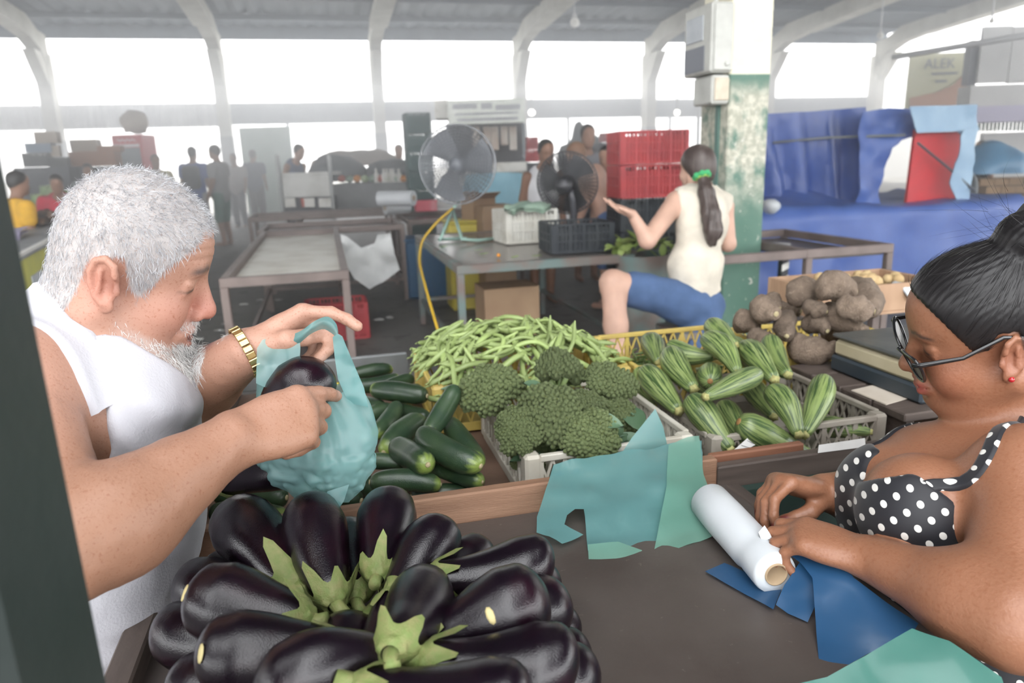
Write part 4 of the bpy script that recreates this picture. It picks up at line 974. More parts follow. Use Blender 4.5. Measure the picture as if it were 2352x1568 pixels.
# ------------------------------------------------------------------ scale, cards, receipts
M['scale_cream'] = mat('cream_scale_housing', (.55, .48, .33), .5, (.45, .39, .26), 8)
M['scale_navy'] = mat('navy_scale_base', (.03, .042, .055), .5, (.045, .055, .065), 8)
M['scale_top'] = mat('worn_black_scale_platter', (.07, .072, .07), .35, (.11, .11, .1), 12, 6, (.4, .7), .0005, 40)
M['paper'] = mat('white_paper', (.75, .74, .72), .8, (.68, .67, .65), 20)
t = thing('weighing_scale', G(1.42, 1.42, .81), 'cream and navy weighing scale with a dark platter behind the seated woman', 'scale')
def slab(name, a0, a1, b0, b1, z0, z1, m, ch): sbox(name, a0, a1, b0, b1, z0, z1, m, ch, t)
slab('base', 1.262, 1.62, 1.265, 1.575, .811, .853, M['scale_navy'], .006); slab('housing', 1.266, 1.615, 1.27, 1.57, .853, .895, M['scale_cream'], .008)
slab('platter', 1.262, 1.62, 1.275, 1.575, .9, .91, M['scale_top'], .004); slab('platter_spider', 1.33, 1.55, 1.33, 1.52, .895, .9, M['scale_navy'], 0)
for (a, b) in ((1.29, 1.29), (1.29, 1.55), (1.59, 1.29), (1.59, 1.55)): MB().lathe([(.012, 0), (.012, .004)], 8, G(a, b, .8075)).build('foot', M['scale_navy'], t)
def pad(name, corners, z, n, m, label, cat, thick=.0012):
    t_ = thing(name, atz(*corners[0], z), label, cat)
    for k in range(n):
        P = [atz(x + k * 2, y, z) + EZ * (k * thick) for x, y in corners]; V = P + [p + EZ * thick * .8 for p in P]
        mb = MB(); mb.add(V, [(3, 2, 1, 0), (4, 5, 6, 7), (0, 1, 5, 4), (1, 2, 6, 5), (2, 3, 7, 6), (3, 0, 4, 7)]); mb.build('sheet', m, t_)
    return t_
M['paper_tan'] = mat('tan_card', (.6, .53, .45), .8, (.55, .48, .4), 20)
pad('note_pad', [(1955, 897), (2002, 886), (2092, 914), (2035, 930)], .811, 2, M['paper_tan'], 'thin tan note pad lying on the planks beside the scale', 'note pad')
def slip(label, poly, b, z0, lean, lines=0):
    """a paper slip leaning on the front of the zucchini crate"""
    def pt(x, y):
        d = ray(x, y); n = -E2 + EZ * lean; p0 = G(.9, b, z0); return CAM + d * (((p0 - CAM) @ n) / (d @ n))
    V = [pt(*p) for p in poly]; t_ = thing('paper_slip', V[0], label, 'paper'); V2 = [v + E2 * .0008 for v in V]; n = len(V)
    mb = MB(); mb.add(V + V2, [tuple(range(n))[::-1], tuple(range(n, 2 * n))] + [(i, (i + 1) % n, n + (i + 1) % n, n + i) for i in range(n)]); mb.build('slip', M['paper'], t_)
    for k in range(lines):
        u = .2 + .6 * k / max(1, lines - 1); a = np.asarray(V[0]) * (1 - u) + np.asarray(V[1]) * u; c = np.asarray(V[3]) * (1 - u) + np.asarray(V[2]) * u
        mb = MB(); mb.bar(a * .92 + c * .08 - E2 * .001, a * .08 + c * .92 - E2 * .001, .0008, .0004); mb.build('printed_line', M['scale_navy'], t_)
slip('small printed receipt tucked slanting at the corner of the zucchini crate', [(1678, 1040), (1722, 1002), (1745, 1016), (1700, 1040)], 1.246, .8, .3, 3)
slip('long blank white slip standing on the rail before the zucchini crate', [(1879, 1040), (1881, 1022), (1987, 1006), (1988, 1026)], 1.10, .83, .2)

# ------------------------------------------------------------------ plastic bags and the film roll
def film(name, col, col2, transl=.45, alpha=.85, rough=.28):
    m = mat(name, col, rough, col2, 5, 4, (.3, .7), .003, 9, transl=transl, alpha=alpha, coat=.25); return m
M['teal'] = film('teal_film', (.15, .35, .35), (.2, .41, .405))
M['teal_open'] = film('teal_film_single', (.3, .56, .56), (.38, .63, .62), .45, .55, .16)
M['mint'] = film('mint_film', (.2, .42, .33), (.26, .47, .38), .45, .8)
M['blue_film'] = film('blue_film', (.022, .088, .2), (.035, .11, .24), .3, .96, .3)
M['teal_lap'] = film('teal_lap_film', (.055, .19, .155), (.075, .225, .185), .3, .97, .35)
M['roll_film'] = mat('white_film_roll', (.62, .64, .66), .35, (.55, .575, .6), 6, 3, (.3, .7), .0015, 14, stretch=(1, 1, 1), sss=.0)
M['core'] = mat('cardboard_core', (.4, .29, .18), .8, (.32, .23, .14), 20)
def plane_fn(p0, n, amp=.006, freq=16, seed=0.0, amp2=.0, f2=40):
    n = nrm(n); p0 = np.asarray(p0, float)
    def f(Q):
        D = np.array([ray(x, y) for x, y in Q]); t_ = ((p0 - CAM) @ n) / (D @ n); P = CAM + D * t_[:, None]
        return P + n * (amp * fnoise(P * freq + seed, 2) + amp2 * np.abs(vnoise(P * f2 + seed)))[:, None]
    return f
def film_part(name, poly, fn, m, par, step=14):
    V, T = sheet(poly, fn, step); mb = MB(); mb.add(V, T); return mb.build(name, m, par, True)
bag = thing('plastic_bag', G(.55, 1.15, .79), 'flat teal carrier bag with cut-out handles draped over the plank', 'plastic bag')
pl0, pln = G(.5, 1.112, .845), nrm(-E2 * .4 + EZ)
film_part('front_film', [(1272, 1064), (1425, 1040), (1530, 1020), (1612, 1010), (1614, 1090), (1657, 1228), (1592, 1250), (1525, 1272), (1440, 1281), (1352, 1281), (1346, 1200), (1342, 1163), (1322, 1162), (1303, 1178), (1297, 1200), (1341, 1222), (1291, 1250), (1232, 1226), (1233, 1188), (1258, 1110)],
          plane_fn(pl0, pln, .008, 20, 1.0), M['teal'], bag)
film_part('side_gusset', [(1536, 1020), (1606, 1000), (1616, 1090), (1656, 1226), (1592, 1249), (1500, 1278), (1530, 1120)], plane_fn(pl0 + pln * .009, pln, .006, 22, 4.0), M['mint'], bag)
film_part('raised_flap', [(1424, 1046), (1452, 1005), (1504, 938), (1522, 980), (1532, 1024)], plane_fn(G(.6, 1.19, .87), -E2 + EZ * .3, .004, 14, 2.0), M['teal'], bag)
film_part('handle_fold', [(1350, 1250), (1352, 1284), (1470, 1284), (1475, 1262), (1420, 1245)], plane_fn(pl0 + pln * .008, pln, .003, 20, 3.0), M['mint'], bag)
# roll of clear bags
pa, pb_ = atz(1628, 1150, .815), atz(1782, 1318, .812); ax = nrm(pb_ - pa); Lr = np.linalg.norm(pb_ - pa)
t = thing('film_roll', (pa + pb_) / 2 - EZ * .03, 'roll of white plastic film with a cardboard core lying on the counter', 'film roll')
Rr_ = frame(ax, (0, 0, 1)); r0 = .033
mb = MB(); pr = [(.0165, 0), (r0 * .9, 0), (r0, .004), (r0 * 1.02, Lr * .3), (r0 * .99, Lr * .7), (r0 * .9, Lr * .75), (r0 * .93, Lr * .8), (r0 * .95, Lr * .97), (r0 * .9, Lr), (.0165, Lr)]
mb.lathe(pr, 32, pa, Rr_, capb=False, capt=False); mb.build('film', M['roll_film'], t, True)
mb = MB(); mb.lathe([(.0165, -.004), (.0165, Lr + .003), (.0145, Lr + .003), (.0145, -.004)], 24, pa, Rr_, capb=False, capt=False); mb.build('core', M['core'], t, True)
film_part('loose_end', [(1742, 1222), (1756, 1206), (1768, 1224), (1774, 1236), (1750, 1242)], plane_fn(atz(1758, 1235, .845), (-.3, -.8, .5), .003, 30), M['roll_film'], t, 7)
# blue bag in the woman's hands, teal bag on her lap
M['blue_film'].name = 'blue_film'
bb = thing('plastic_bag', G(.62, .85, .8), 'deep blue plastic bag gathered in the seated woman\'s hands', 'plastic bag')
film_part('flat_strip', [(1619, 1312), (1664, 1292), (1735, 1322), (1796, 1352), (1776, 1400), (1700, 1358)], plane_fn(atz(1700, 1345, .786), EZ, .002, 20), M['blue_film'], bb)
film_part('folded_tail', [(1782, 1388), (1802, 1340), (1838, 1290), (1868, 1330), (1872, 1392), (1855, 1428), (1810, 1408)], plane_fn(atz(1830, 1370, .80), EZ + np.array([-.2, -.5, 0]), .004, 22, 2), M['blue_film'], bb)
film_part('bag_side', [(1838, 1292), (1800, 1262), (1794, 1215), (1830, 1195), (1885, 1198), (1900, 1240), (1960, 1330), (2110, 1430), (2100, 1448), (1990, 1500), (1905, 1552), (1882, 1536), (1872, 1400), (1866, 1330)], plane_fn(atz(1900, 1380, .812), EZ + np.array([-.2, -.38, 0]), .006, 14, 5), M['blue_film'], bb)
lb_ = thing('plastic_bag', G(.6, .6, .78), 'teal plastic bag spread over the corner of the counter below the blue one', 'plastic bag')
film_part('film', [(1780, 1580), (1900, 1552), (1990, 1502), (2096, 1440), (2180, 1472), (2300, 1555), (2330, 1640), (2200, 1720), (1800, 1690)], plane_fn(atz(2050, 1530, .835), EZ + np.array([-.15, -.5, 0]), .007, 12, 8), M['teal_lap'], lb_)
# ------------------------------------------------------------------ people: shared body tools
def Rhead(az, bow, roll):
    az, bow, roll = (math.radians(v) for v in (az, bow, roll))
    f = np.array([math.cos(az) * math.cos(bow), math.sin(az) * math.cos(bow), -math.sin(bow)]); l = nrm(np.cross([0, 0, 1], f)); u = np.cross(f, l)
    return np.array([f, math.cos(roll) * l + math.sin(roll) * u, math.cos(roll) * u - math.sin(roll) * l]).T
class Fr:
    """a local frame: x forward, y left, z up, uniform scale"""
    def __init__(s, o, R, k=1.0): s.o = np.asarray(o, float); s.R = R; s.k = k
    def __call__(s, *p): return s.o + s.R @ (np.asarray(p, float) * s.k)
    def inv(s, P): return ((P - s.o) @ s.R) / s.k
    def ell(s, c, r): return _ell(s(*c), np.asarray(r, float) * s.k, s.R)
    def cap(s, a, b, ra, rb=None): return _cap(s(*a), s(*b), ra * s.k, (ra if rb is None else rb) * s.k)
    def rell(s, c, r, Rl): return _ell(s(*c), np.asarray(r, float) * s.k, s.R @ Rl)
def add_head(S, H, fat=0.0, nose=1.0, ears=True, mouth_open=0.0, brow=1.0, female=False, detail=True, short=0.0):
    S.u(H.ell((-.006 + short * .5, 0, .047), (.099 - short * .55, .077, .087)), .02); S.u(H.ell((.034, 0, .05), (.066, .064, .066)), .02)
    S.u(H.ell((.032, 0, -.028), (.058 + fat * .2, .060 + fat * .6, .082)), .025)
    S.u(H.ell((-.045 + short, 0, -.0), (.055, .062, .06)), .03)
    for s in (-1, 1):
        S.u(H.cap((-.012, s * (.056 + fat * .8), -.04), (.055, s * (.022 + fat * .5), -.088), .018 + fat * .8, .017), .025)
        S.u(H.ell((.056, s * .038, -.028 - fat * .3), (.028 + fat * .5, .026 + fat * .4, .03 + fat * .5)), .02)
    S.u(H.ell((.073, 0, -.088), (.021 + fat * .2, .024, .019)), .02)
    if fat > .004: S.u(H.ell((.03, 0, -.098), (.05, .05, .03)), .03)
    S.u(H.cap((.083, -.03, .034), (.083, .03, .034), .0105 * brow), .014)
    S.u(H.ell((.078, 0, -.058), (.024, .03, .026)), .014)
    if not detail:
        S.u(H.cap((.09, 0, .015), (.112, 0, -.027), .008, .012), .012)
        return
    for s in (-1, 1):
        S.sub(H.ell((.101, s * .034, .012), (.019, .019, .0135)), .012)
        S.u(H.ell((.0745, s * .033, .0125), (.0145, .0165, .0125)), .004)
        S.u(H.cap((.0865, s * .024, .019), (.080, s * .046, .017), .0042), .004)      # upper lid fold
        S.u(H.cap((.0855, s * .025, .0045), (.0795, s * .046, .004), .0035), .006)    # lower lid
    k = nose
    S.u(H.cap((.088, 0, .026), (.108, 0, -.018), .0075 * k, .0105 * k), .012); S.u(H.ell((.110, 0, -.026), (.0135 * k, .0135 * k, .0115 * k)), .008)
    for s in (-1, 1):
        S.u(H.ell((.099, s * .0135 * k, -.032), (.0105 * k, .0075 * k, .0085 * k)), .006); S.sub(H.ell((.106, s * .0075, -.0405), (.0055, .0038, .004)), .003)
        S.sub(H.cap((.096, s * .021, -.03), (.086, s * .034, -.058), .0022), .012)                         # nasolabial fold
    S.u(H.cap((.0985, -.012, -.0545), (.0985, .012, -.0545), .0058), .006); S.u(H.cap((.098, -.012, -.0695 - mouth_open), (.098, .012, -.0695 - mouth_open), .0066), .006)
    for s in (-1, 1):
        S.u(H.cap((.0985, s * .012, -.0545), (.088, s * .026, -.061), .0056, .003), .006); S.u(H.cap((.098, s * .012, -.0695 - mouth_open), (.088, s * .026, -.063), .006, .003), .006)
    if mouth_open > 0: S.sub(H.ell((.103, 0, -.0625 - mouth_open * .5), (.012, .019, .003 + mouth_open * .55)), .003)
    else: S.sub(H.cap((.1045, -.016, -.0618), (.1045, .016, -.0618), .0014), .003); S.sub(H.cap((.1035, 0, -.0618), (.09, .029, -.0605), .0012), .003); S.sub(H.cap((.1035, 0, -.0618), (.09, -.029, -.0605), .0012), .003)
    S.sub(H.cap((.096, -.01, -.079), (.096, .01, -.079), .003), .01)
    if ears:
        for s in (-1, 1):
            a = math.radians(22) * s; t = math.radians(-12)
            Rl = np.array([[math.cos(a), -math.sin(a), 0], [math.sin(a), math.cos(a), 0], [0, 0, 1]]) @ np.array([[math.cos(t), 0, math.sin(t)], [0, 1, 0], [-math.sin(t), 0, math.cos(t)]])
            E = Fr(H(-.004, s * .080, .002), H.R @ Rl, H.k * .96)
            S.u(E.ell((-.003, s * .002, .004), (.0185, .0055, .031)), .006)
            S.sub(E.ell((-.001, s * .0095, .003), (.0135, .0095, .022)), .002)
            arc = [(.012, .012), (.010, .026), (-.001, .0345), (-.013, .030), (-.0195, .016), (-.0185, .0), (-.013, -.014), (-.004, -.024)]
            for q, w in zip(arc[:-1], arc[1:]): S.u(E.cap((q[0], s * .0065, q[1]), (w[0], s * .0065, w[1]), .0042), .002)
            S.u(E.cap((-.007, s * .005, .017), (-.009, s * .005, -.010), .0032), .002)
            S.u(E.ell((.0, s * .002, -.027), (.0085, .0055, .010)), .004); S.u(E.ell((.0125, s * .003, -.006), (.005, .004, .007)), .003)
FING = {'i': (.0905, .0295, (.044, .027, .021), .0094), 'm': (.0945, .0095, (.048, .031, .022), .0096), 'r': (.089, -.0105, (.044, .029, .022), .0092), 'p': (.079, -.0285, (.034, .021, .019), .0082)}
def add_hand(S, wrist, d, n, side, curls, spread=(0, 0, 0, 0), thumb=None, k=1.0, thick=1.0):
    """d wrist->knuckles, n palm normal, side 'R'/'L'; curls {finger: (c1,c2,c3)} degrees; returns nail data"""
    d = nrm(d); n = nrm(np.asarray(n, float) - d * (np.asarray(n, float) @ d)); l = np.cross(d, n) if side == 'R' else np.cross(n, d); W = np.asarray(wrist, float)
    L = lambda a, b, c: W + (d * a + l * b + n * c) * k
    nails = []
    for f, sp in zip('imrp', spread):
        a, b, ln, r = FING[f]; r = r * thick; K = L(a, b, -.002)
        S.u(_ecap(L(.006, b * .62, 0), K, .0150 * k * thick, .0125 * k * thick, l, .9), .014)
        c = curls[f]; ang = 0; P = K; dd = d * math.cos(math.radians(sp)) + l * math.sin(math.radians(sp)); rr = r
        for j in range(3):
            ang += math.radians(c[j]); v = dd * math.cos(ang) + n * math.sin(ang); Q = P + v * ln[j] * k
            S.u(_cap(P, Q, rr * (1.06 if j == 0 else 1.0) * k, rr * .93 * k), .0035 if j else .007); P = Q; rr *= .93
        up = -(n * math.cos(ang) - dd * math.sin(ang)); nails.append((Q + up * rr * .75 * k - v * .004 * k, v, up, rr * k))
    S.u(_ell(L(.05, 0, .0), np.array([.047, .042, .0165 * thick]) * k, np.array([d, l, n]).T), .012)
    th = thumb or ((.018, .024, .010), (.046, .046, .018), (.074, .054, .020), (.098, .052, .018))
    rr = [.0175, .0135, .0112, .0095]
    for j in range(3): S.u(_cap(L(*th[j]), L(*th[j + 1]), rr[j] * k * thick, rr[j + 1] * k * thick), .010 if j == 0 else .004)
    v = nrm(L(*th[3]) - L(*th[2])); up = nrm(np.cross(v, np.cross(l, v))); 
    nails.append((L(*th[3]) + nrm(l - v * (l @ v) - n * .4) * .0075 * k, v, nrm(l - v * (l @ v) - n * .4), .0095 * k))
    return nails
def put(rgb, mask, col, amt=1.0):
    m = np.clip(mask * amt, 0, 1)[:, None]; return rgb * (1 - m) + np.asarray(col, float) * m
def ss(x, a, b): t = np.clip((x - a) / (b - a), 0, 1); return t * t * (3 - 2 * t)
def gblob(P, c, r): return np.exp(-((P - c) ** 2).sum(1) / (r * r))
def strands(roots, dirs, lens, w, bendv=(0, 0, -.2), seg=3, seed=0):
    r = np.random.default_rng(seed); n = len(roots); side = np.cross(dirs, r.normal(size=(n, 3))); side /= np.linalg.norm(side, axis=1)[:, None] + 1e-9
    V = np.zeros((n, 2 * seg + 1, 3)); bendv = np.asarray(bendv, float); lens = np.asarray(lens)[:, None]; w = np.broadcast_to(np.asarray(w, float), (n,))[:, None]
    if bendv.ndim == 1: bendv = np.broadcast_to(bendv, (n, 3))
    for j in range(seg):
        u = j / seg; c = roots + dirs * lens * u + bendv * lens * u * u; V[:, 2 * j] = c - side * w * (1 - u * .6) / 2; V[:, 2 * j + 1] = c + side * w * (1 - u * .6) / 2
    V[:, 2 * seg] = roots + dirs * lens + bendv * lens
    base = np.arange(n)[:, None] * (2 * seg + 1); T = []
    for j in range(seg - 1):
        a = 2 * j; T += [base + [a, a + 1, a + 3], base + [a, a + 3, a + 2]]
    T.append(base + [2 * seg - 2, 2 * seg - 1, 2 * seg]); return V.reshape(-1, 3), np.concatenate(T)
def skin_mat(name, freck=(.75, .62, .55), fs=55, sss=0, rough=.5, ramp=(.52, .72)):
    return mat(name, (.5, .3, .2), rough, freck, fs, 4, ramp, .0006, 260, vcol='skin', sss=sss, spec=.45)
# ------------------------------------------------------------------ the white-haired man at the left
man = thing('person', (-.62, 1.08, 0), 'white-haired bearded man in a white tank top, pointing with one hand and holding a bag', 'person')
H = Fr((-.527, .974, 1.252), Rhead(21.8, 21.5, 8.8), 1.04)
S = SDF(); T = SDF()
fwd = nrm([.93, .37, 0]); lat = np.cross(EZ, fwd); RB = np.array([fwd, lat, EZ]).T
chest, belly, pelv = atd(222, 985, 1.03), atd(222, 1195, 1.03), atd(170, 1450, 1.04)
lean = nrm(chest - pelv); RT = frame(lean, fwd); RT = np.array([RT[:, 0], RT[:, 1], RT[:, 2]]).T
neckb = atd(165, 745, .985); shR = atd(28, 880, .865); shL = atd(300, 830, 1.19)
for f, k in ((_ell(chest, (.118, .165, .18), RT), .06), (_ell(belly, (.138, .165, .16), RT), .08), (_ell(pelv, (.13, .165, .15), RT), .08), (_cap(neckb - EZ * .05, shR + EZ * .0, .072, .062), .05), (_cap(neckb - EZ * .05, shL, .072, .065), .05), (_ell(atd(300, 940, 1.0), (.07, .11, .09), RT), .06)):
    S.u(f, k); T.u(f, k)
S.u(_cap(H(-.022, 0, -.05), neckb - EZ * .02, .062, .074), .04); S.u(_cap(H(.02, 0, -.075), neckb + fwd * .05 - EZ * .04, .045, .055), .04)
add_head(S, H, fat=.006, nose=1.12, mouth_open=.006, brow=1.1, short=.022)
elR, wrR = atd(160, 1266, .735), atd(532, 1012, .862)
S.u(_cap(shR, elR, .060, .047), .03); S.u(_ell(shR - EZ * .02, (.068, .062, .075)), .04)
ml = elR * .72 + wrR * .28; S.u(_cap(elR, ml, .047, .054), .03); S.u(_cap(ml, wrR, .054, .034), .03); S.u(_cap(ml - EZ * .012, elR * .4 + wrR * .6, .045, .036), .03)
elL, wrL = atd(405, 925, 1.13), atd(570, 805, 1.03)
S.u(_cap(shL, elL, .058, .05), .03); S.u(_cap(elL, elL * .6 + wrL * .4, .05, .05), .02); S.u(_cap(elL * .6 + wrL * .4, wrL, .05, .033), .02)
camdir = lambda p: nrm(CAM - p)
# pointing right hand: back of the hand to the viewer
dR = nrm(atd(668, 965, .905) - wrR); nR = -camdir(wrR) * .9 - EZ * .4
nailsR = add_hand(S, wrR + dR * .005, dR, nR, 'R', {'i': (30, 12, 8), 'm': (46, 78, 45), 'r': (56, 78, 45), 'p': (62, 78, 45)}, (2, 0, 0, -2), ((.018, .020, .016), (.045, .034, .030), (.068, .030, .042), (.088, .018, .048)), .98, 1.16)
# left hand: palm towards the viewer, pinching the bag handle
dL = nrm(atd(676, 752, 1.06) - wrL); nL = camdir(wrL) * .62 - EZ * .8 - E1 * .2
nailsL = add_hand(S, wrL + dL * .005, dL, nL, 'L', {'i': (34, 24, 12), 'm': (66, 62, 35), 'r': (70, 66, 40), 'p': (72, 66, 40)}, (2, 0, 0, -2), ((.018, .022, .016), (.045, .038, .034), (.072, .030, .040), (.096, .012, .04)), .93, 1.14)
for s in (-1, 1):    # legs behind the counter, knees slightly bent
    hp = pelv + lat * .085 * s - EZ * .03; kn = np.array([hp[0] + .06, hp[1], .40]); an = np.array([hp[0] - .03, hp[1], .07]); S.u(_cap(hp, kn, .085, .06), .04); S.u(_cap(kn, an, .058, .042), .03); S.u(_cap(an - EZ * .025, an + fwd * .14 - EZ * .035, .042, .034), .02)
V, Q = S.mesh((-1.05, .5, 0), (.06, 1.5, 1.45), .0029, zw=(.72, 4))
V = smooth_mesh(V, Q, 1, .4)
# fine skin relief
Nn = vnormals(V, Q); hl = H.inv(V)
rgb = np.tile(np.array([.30, .155, .098]), (len(V), 1)); isH = (np.linalg.norm(V - H.o, axis=1) < .19)
rgb = put(rgb, ss(V[:, 2], 1.05, 1.15), (.43, .24, .175))
rgb = put(rgb, gblob(hl, (.11, 0, -.028), .03) * isH, (.45, .17, .13), .8)
for s in (-1, 1):
    rgb = put(rgb, gblob(hl, (.07, s * .045, -.025), .035) * isH, (.44, .19, .14), .6); rgb = put(rgb, gblob(hl, (-.015, s * .088, 0), .032) * isH, (.42, .17, .12), .8)
    cy = hl[:, 1] * s; browm = np.exp(-((hl[:, 2] - .040 + .25 * np.abs(cy - .03)) / .0055) ** 2) * ss(cy, .010, .016) * ss(-cy, -.052, -.044) * (hl[:, 0] > .05) * isH
    rgb = put(rgb, browm, (.07, .06, .06), .85)
    eyem = np.exp(-(((hl[:, 1] - s * .036) / .016) ** 2 + ((hl[:, 2] - .0085 + .15 * (np.abs(hl[:, 1]) - .034)) / .0032) ** 2) ** 2) * (hl[:, 0] > .07) * isH; rgb = put(rgb, eyem, (.05, .035, .03), .9)
for s in (-1, 1): rgb = put(rgb, gblob(H.inv(V), (.002, s * .085, .004), .011) * isH, (.2, .075, .05), .75)  # hollow of the ear shaded in the skin colour for relief
lipm = np.exp(-((hl[:, 2] + .071) / .0075) ** 2 - (hl[:, 1] / .022) ** 4) * ss(hl[:, 0], .09, .098) * isH; rgb = put(rgb, lipm, (.33, .13, .11), .8)
inm = np.exp(-((hl[:, 2] + .0655) / .004) ** 4 - (hl[:, 1] / .018) ** 4) * (hl[:, 0] > .08) * ss(-hl[:, 0], -.1005, -.097) * isH; rgb = put(rgb, inm, (.16, .05, .045), .9)
hx = np.interp(hl[:, 0], [-.2, -.1, -.055, -.04, -.03, .005, .018, .03, .05, .07, .085, .1, .15], [-.085, -.08, -.07, -.035, .025, .042, .0, -.015, .03, .062, .083, .088, .09])
hairm = ss(hl[:, 2] - hx + .006 * vnoise(hl * 90), -.006, .006) * isH * (np.abs(hl[:, 1]) < .0775)
rgb = put(rgb, hairm, (.43, .42, .42), .88)
bl = np.interp(hl[:, 0], [-.02, .01, .03, .06, .08, .2], [-.2, -.035, -.05, -.062, -.072, -.08]); beard = ss(bl - hl[:, 2], -.006, .008) * isH * (hl[:, 0] > -.005) * ss(hl[:, 2], -.135, -.118)
must = np.exp(-((hl[:, 2] + .0475) / .0065) ** 2 - (hl[:, 1] / .03) ** 6) * (hl[:, 0] > .082) * isH
beard = np.maximum(beard * (1 - lipm), 0) * (np.abs(hl[:, 1]) < .082) * (hl[:, 0] < .125)
rgb = put(rgb, np.maximum(beard * .5 * ss(hl[:, 0], .0, .06), must * .5), (.5, .46, .44))
for nl, d_, up, r in nailsR + nailsL:
    q = V - nl; rgb = put(rgb, np.exp(-((q @ d_) / (r * .85)) ** 4 - ((np.linalg.norm(q - np.outer(q @ d_, d_), axis=1)) / (r * .8)) ** 4) * ((Nn @ up) > .45), (.48, .3, .24), .8)
V = V + Nn * (.0006 * fnoise(V * 60, 2) * (1 - isH * .6))[:, None]
fl = ss(np.sin(hl[:, 2] * 520 + 2 * vnoise(hl * 30)), .2, .9) * (hl[:, 2] > .05) * (hl[:, 2] < .085) * (hl[:, 0] > .06) * isH; V -= Nn * (fl * .0009)[:, None]
link('body', qmesh('man_body', V, Q, {'skin': ('FLOAT_COLOR', rgb)}), skin_mat('man_skin', (.8, .67, .6), 330, ramp=(.56, .72)), man)
# hair and beard strands
M['white_hair'] = mat('white_hair', (.52, .52, .54), .5, (.34, .34, .36), 60)
M['white_beard'] = mat('white_beard', (.74, .73, .72), .5, (.6, .59, .58), 60)
r_ = np.random.default_rng(5)
def sprout(mask, n, ln, w, flow, lift, name, m, par, seed, jit=.35, bend=.35):
    pr = mask / mask.sum(); i = r_.choice(len(V), n, p=pr); root = V[i] + r_.normal(0, .0015, (n, 3)) - Nn[i] * .001
    fl_ = np.asarray(flow, float); fl_ = fl_ if fl_.ndim == 2 else np.tile(fl_, (len(V), 1)); d_ = Nn[i] * lift + fl_[i] + r_.normal(0, jit, (n, 3)); d_ /= np.linalg.norm(d_, axis=1)[:, None]
    dn = (d_ * Nn[i]).sum(1); d_ += Nn[i] * np.clip(.15 - dn, 0, None)[:, None]
    lens = ln * (.6 + .8 * r_.random(n)); W_, T_ = strands(root, d_, lens, w, Nn[i] * -bend, 3, seed); link(name, qmesh(name, W_, T_), m, par)
back = H.R @ np.array([.25, 0, -.35]); crown = hl * np.array([0, 1.0, 0]); flow = np.tile(H.R @ np.array([.35, 0, -.1]), (len(V), 1)) + (np.c_[np.zeros(len(V)), np.sign(hl[:, 1]) * .2, -.9 * ss(-hl[:, 2], -.1, -.03)] @ H.R.T)
sprout(hairm, 19000, .012, .0006, flow, .42, 'hair', M['white_hair'], man, 1)
sprout(beard * (.15 + ss(hl[:, 0], .02, .07)) + must * .9, 7000, .009, .0006, np.tile(H.R @ np.array([.25, 0, -.8]), (len(V), 1)), .55, 'beard', M['white_beard'], man, 2)
gt = beard * gblob(hl, (.075, 0, -.1), .035); sprout(gt, 4500, .022, .0007, np.tile(H.R @ np.array([.35, 0, -.9]), (len(V), 1)), .4, 'goatee', M['white_beard'], man, 3)
M['teeth'] = mat('teeth', (.75, .72, .62), .3)
mb = MB(); mb.box(H(.0905, 0, -.0605), (.006, .026, .0055), H.R, .002); mb.build('teeth', M['teeth'], man)
# tank top
T.ops = [(s_, (lambda f: (lambda p: f(p) - .006))(f), k) for s_, f, k in T.ops]
nkF = Fr(neckb, np.array([fwd, lat, EZ]).T)
T.sub(_cap(neckb + EZ * .12 - fwd * .03, neckb + fwd * .01 - EZ * .03 - lat * .01, .11, .092), .01); T.sub(_ell(neckb + fwd * .1 - EZ * .02, (.085, .085, .085)), .015)
T.sub(_ell(shR + lat * -.045 - EZ * .05 + fwd * .02, (.075, .085, .125)), .015); T.sub(_ell(shL + lat * .035 - EZ * .04, (.08, .075, .11)), .015)
VT, QT = T.mesh((-1.05, .55, .5), (.0, 1.5, 1.3), .0045); VT = smooth_mesh(VT, QT, 2, .5); NT = vnormals(VT, QT)
g_ = (VT - chest) @ np.array([fwd, lat, EZ]).T
w1 = np.sin((g_[:, 2] * 1.0 + g_[:, 0] * .35) * 150 + 3 * vnoise(VT * 9)) * ss(-g_[:, 2], .16, .28) * .0028
w2 = np.sin((g_[:, 0] * .75 + g_[:, 2] * .55) * 115 + 2.5 * vnoise(VT * 8)) * ss(-np.abs(g_[:, 2] + .02), -.16, -.05) * ss(g_[:, 0], -.02, .08) * .0035
VT = VT + NT * (w1 + w2 + .0015 * fnoise(VT * 25, 2))[:, None]
M['tank'] = mat('white_ribbed_cotton', (.54, .535, .575), .85, (.49, .485, .52), 9, 3, (.3, .7), .0008, 300)
link('tank_top', qmesh('tank_top', VT, QT), M['tank'], man)
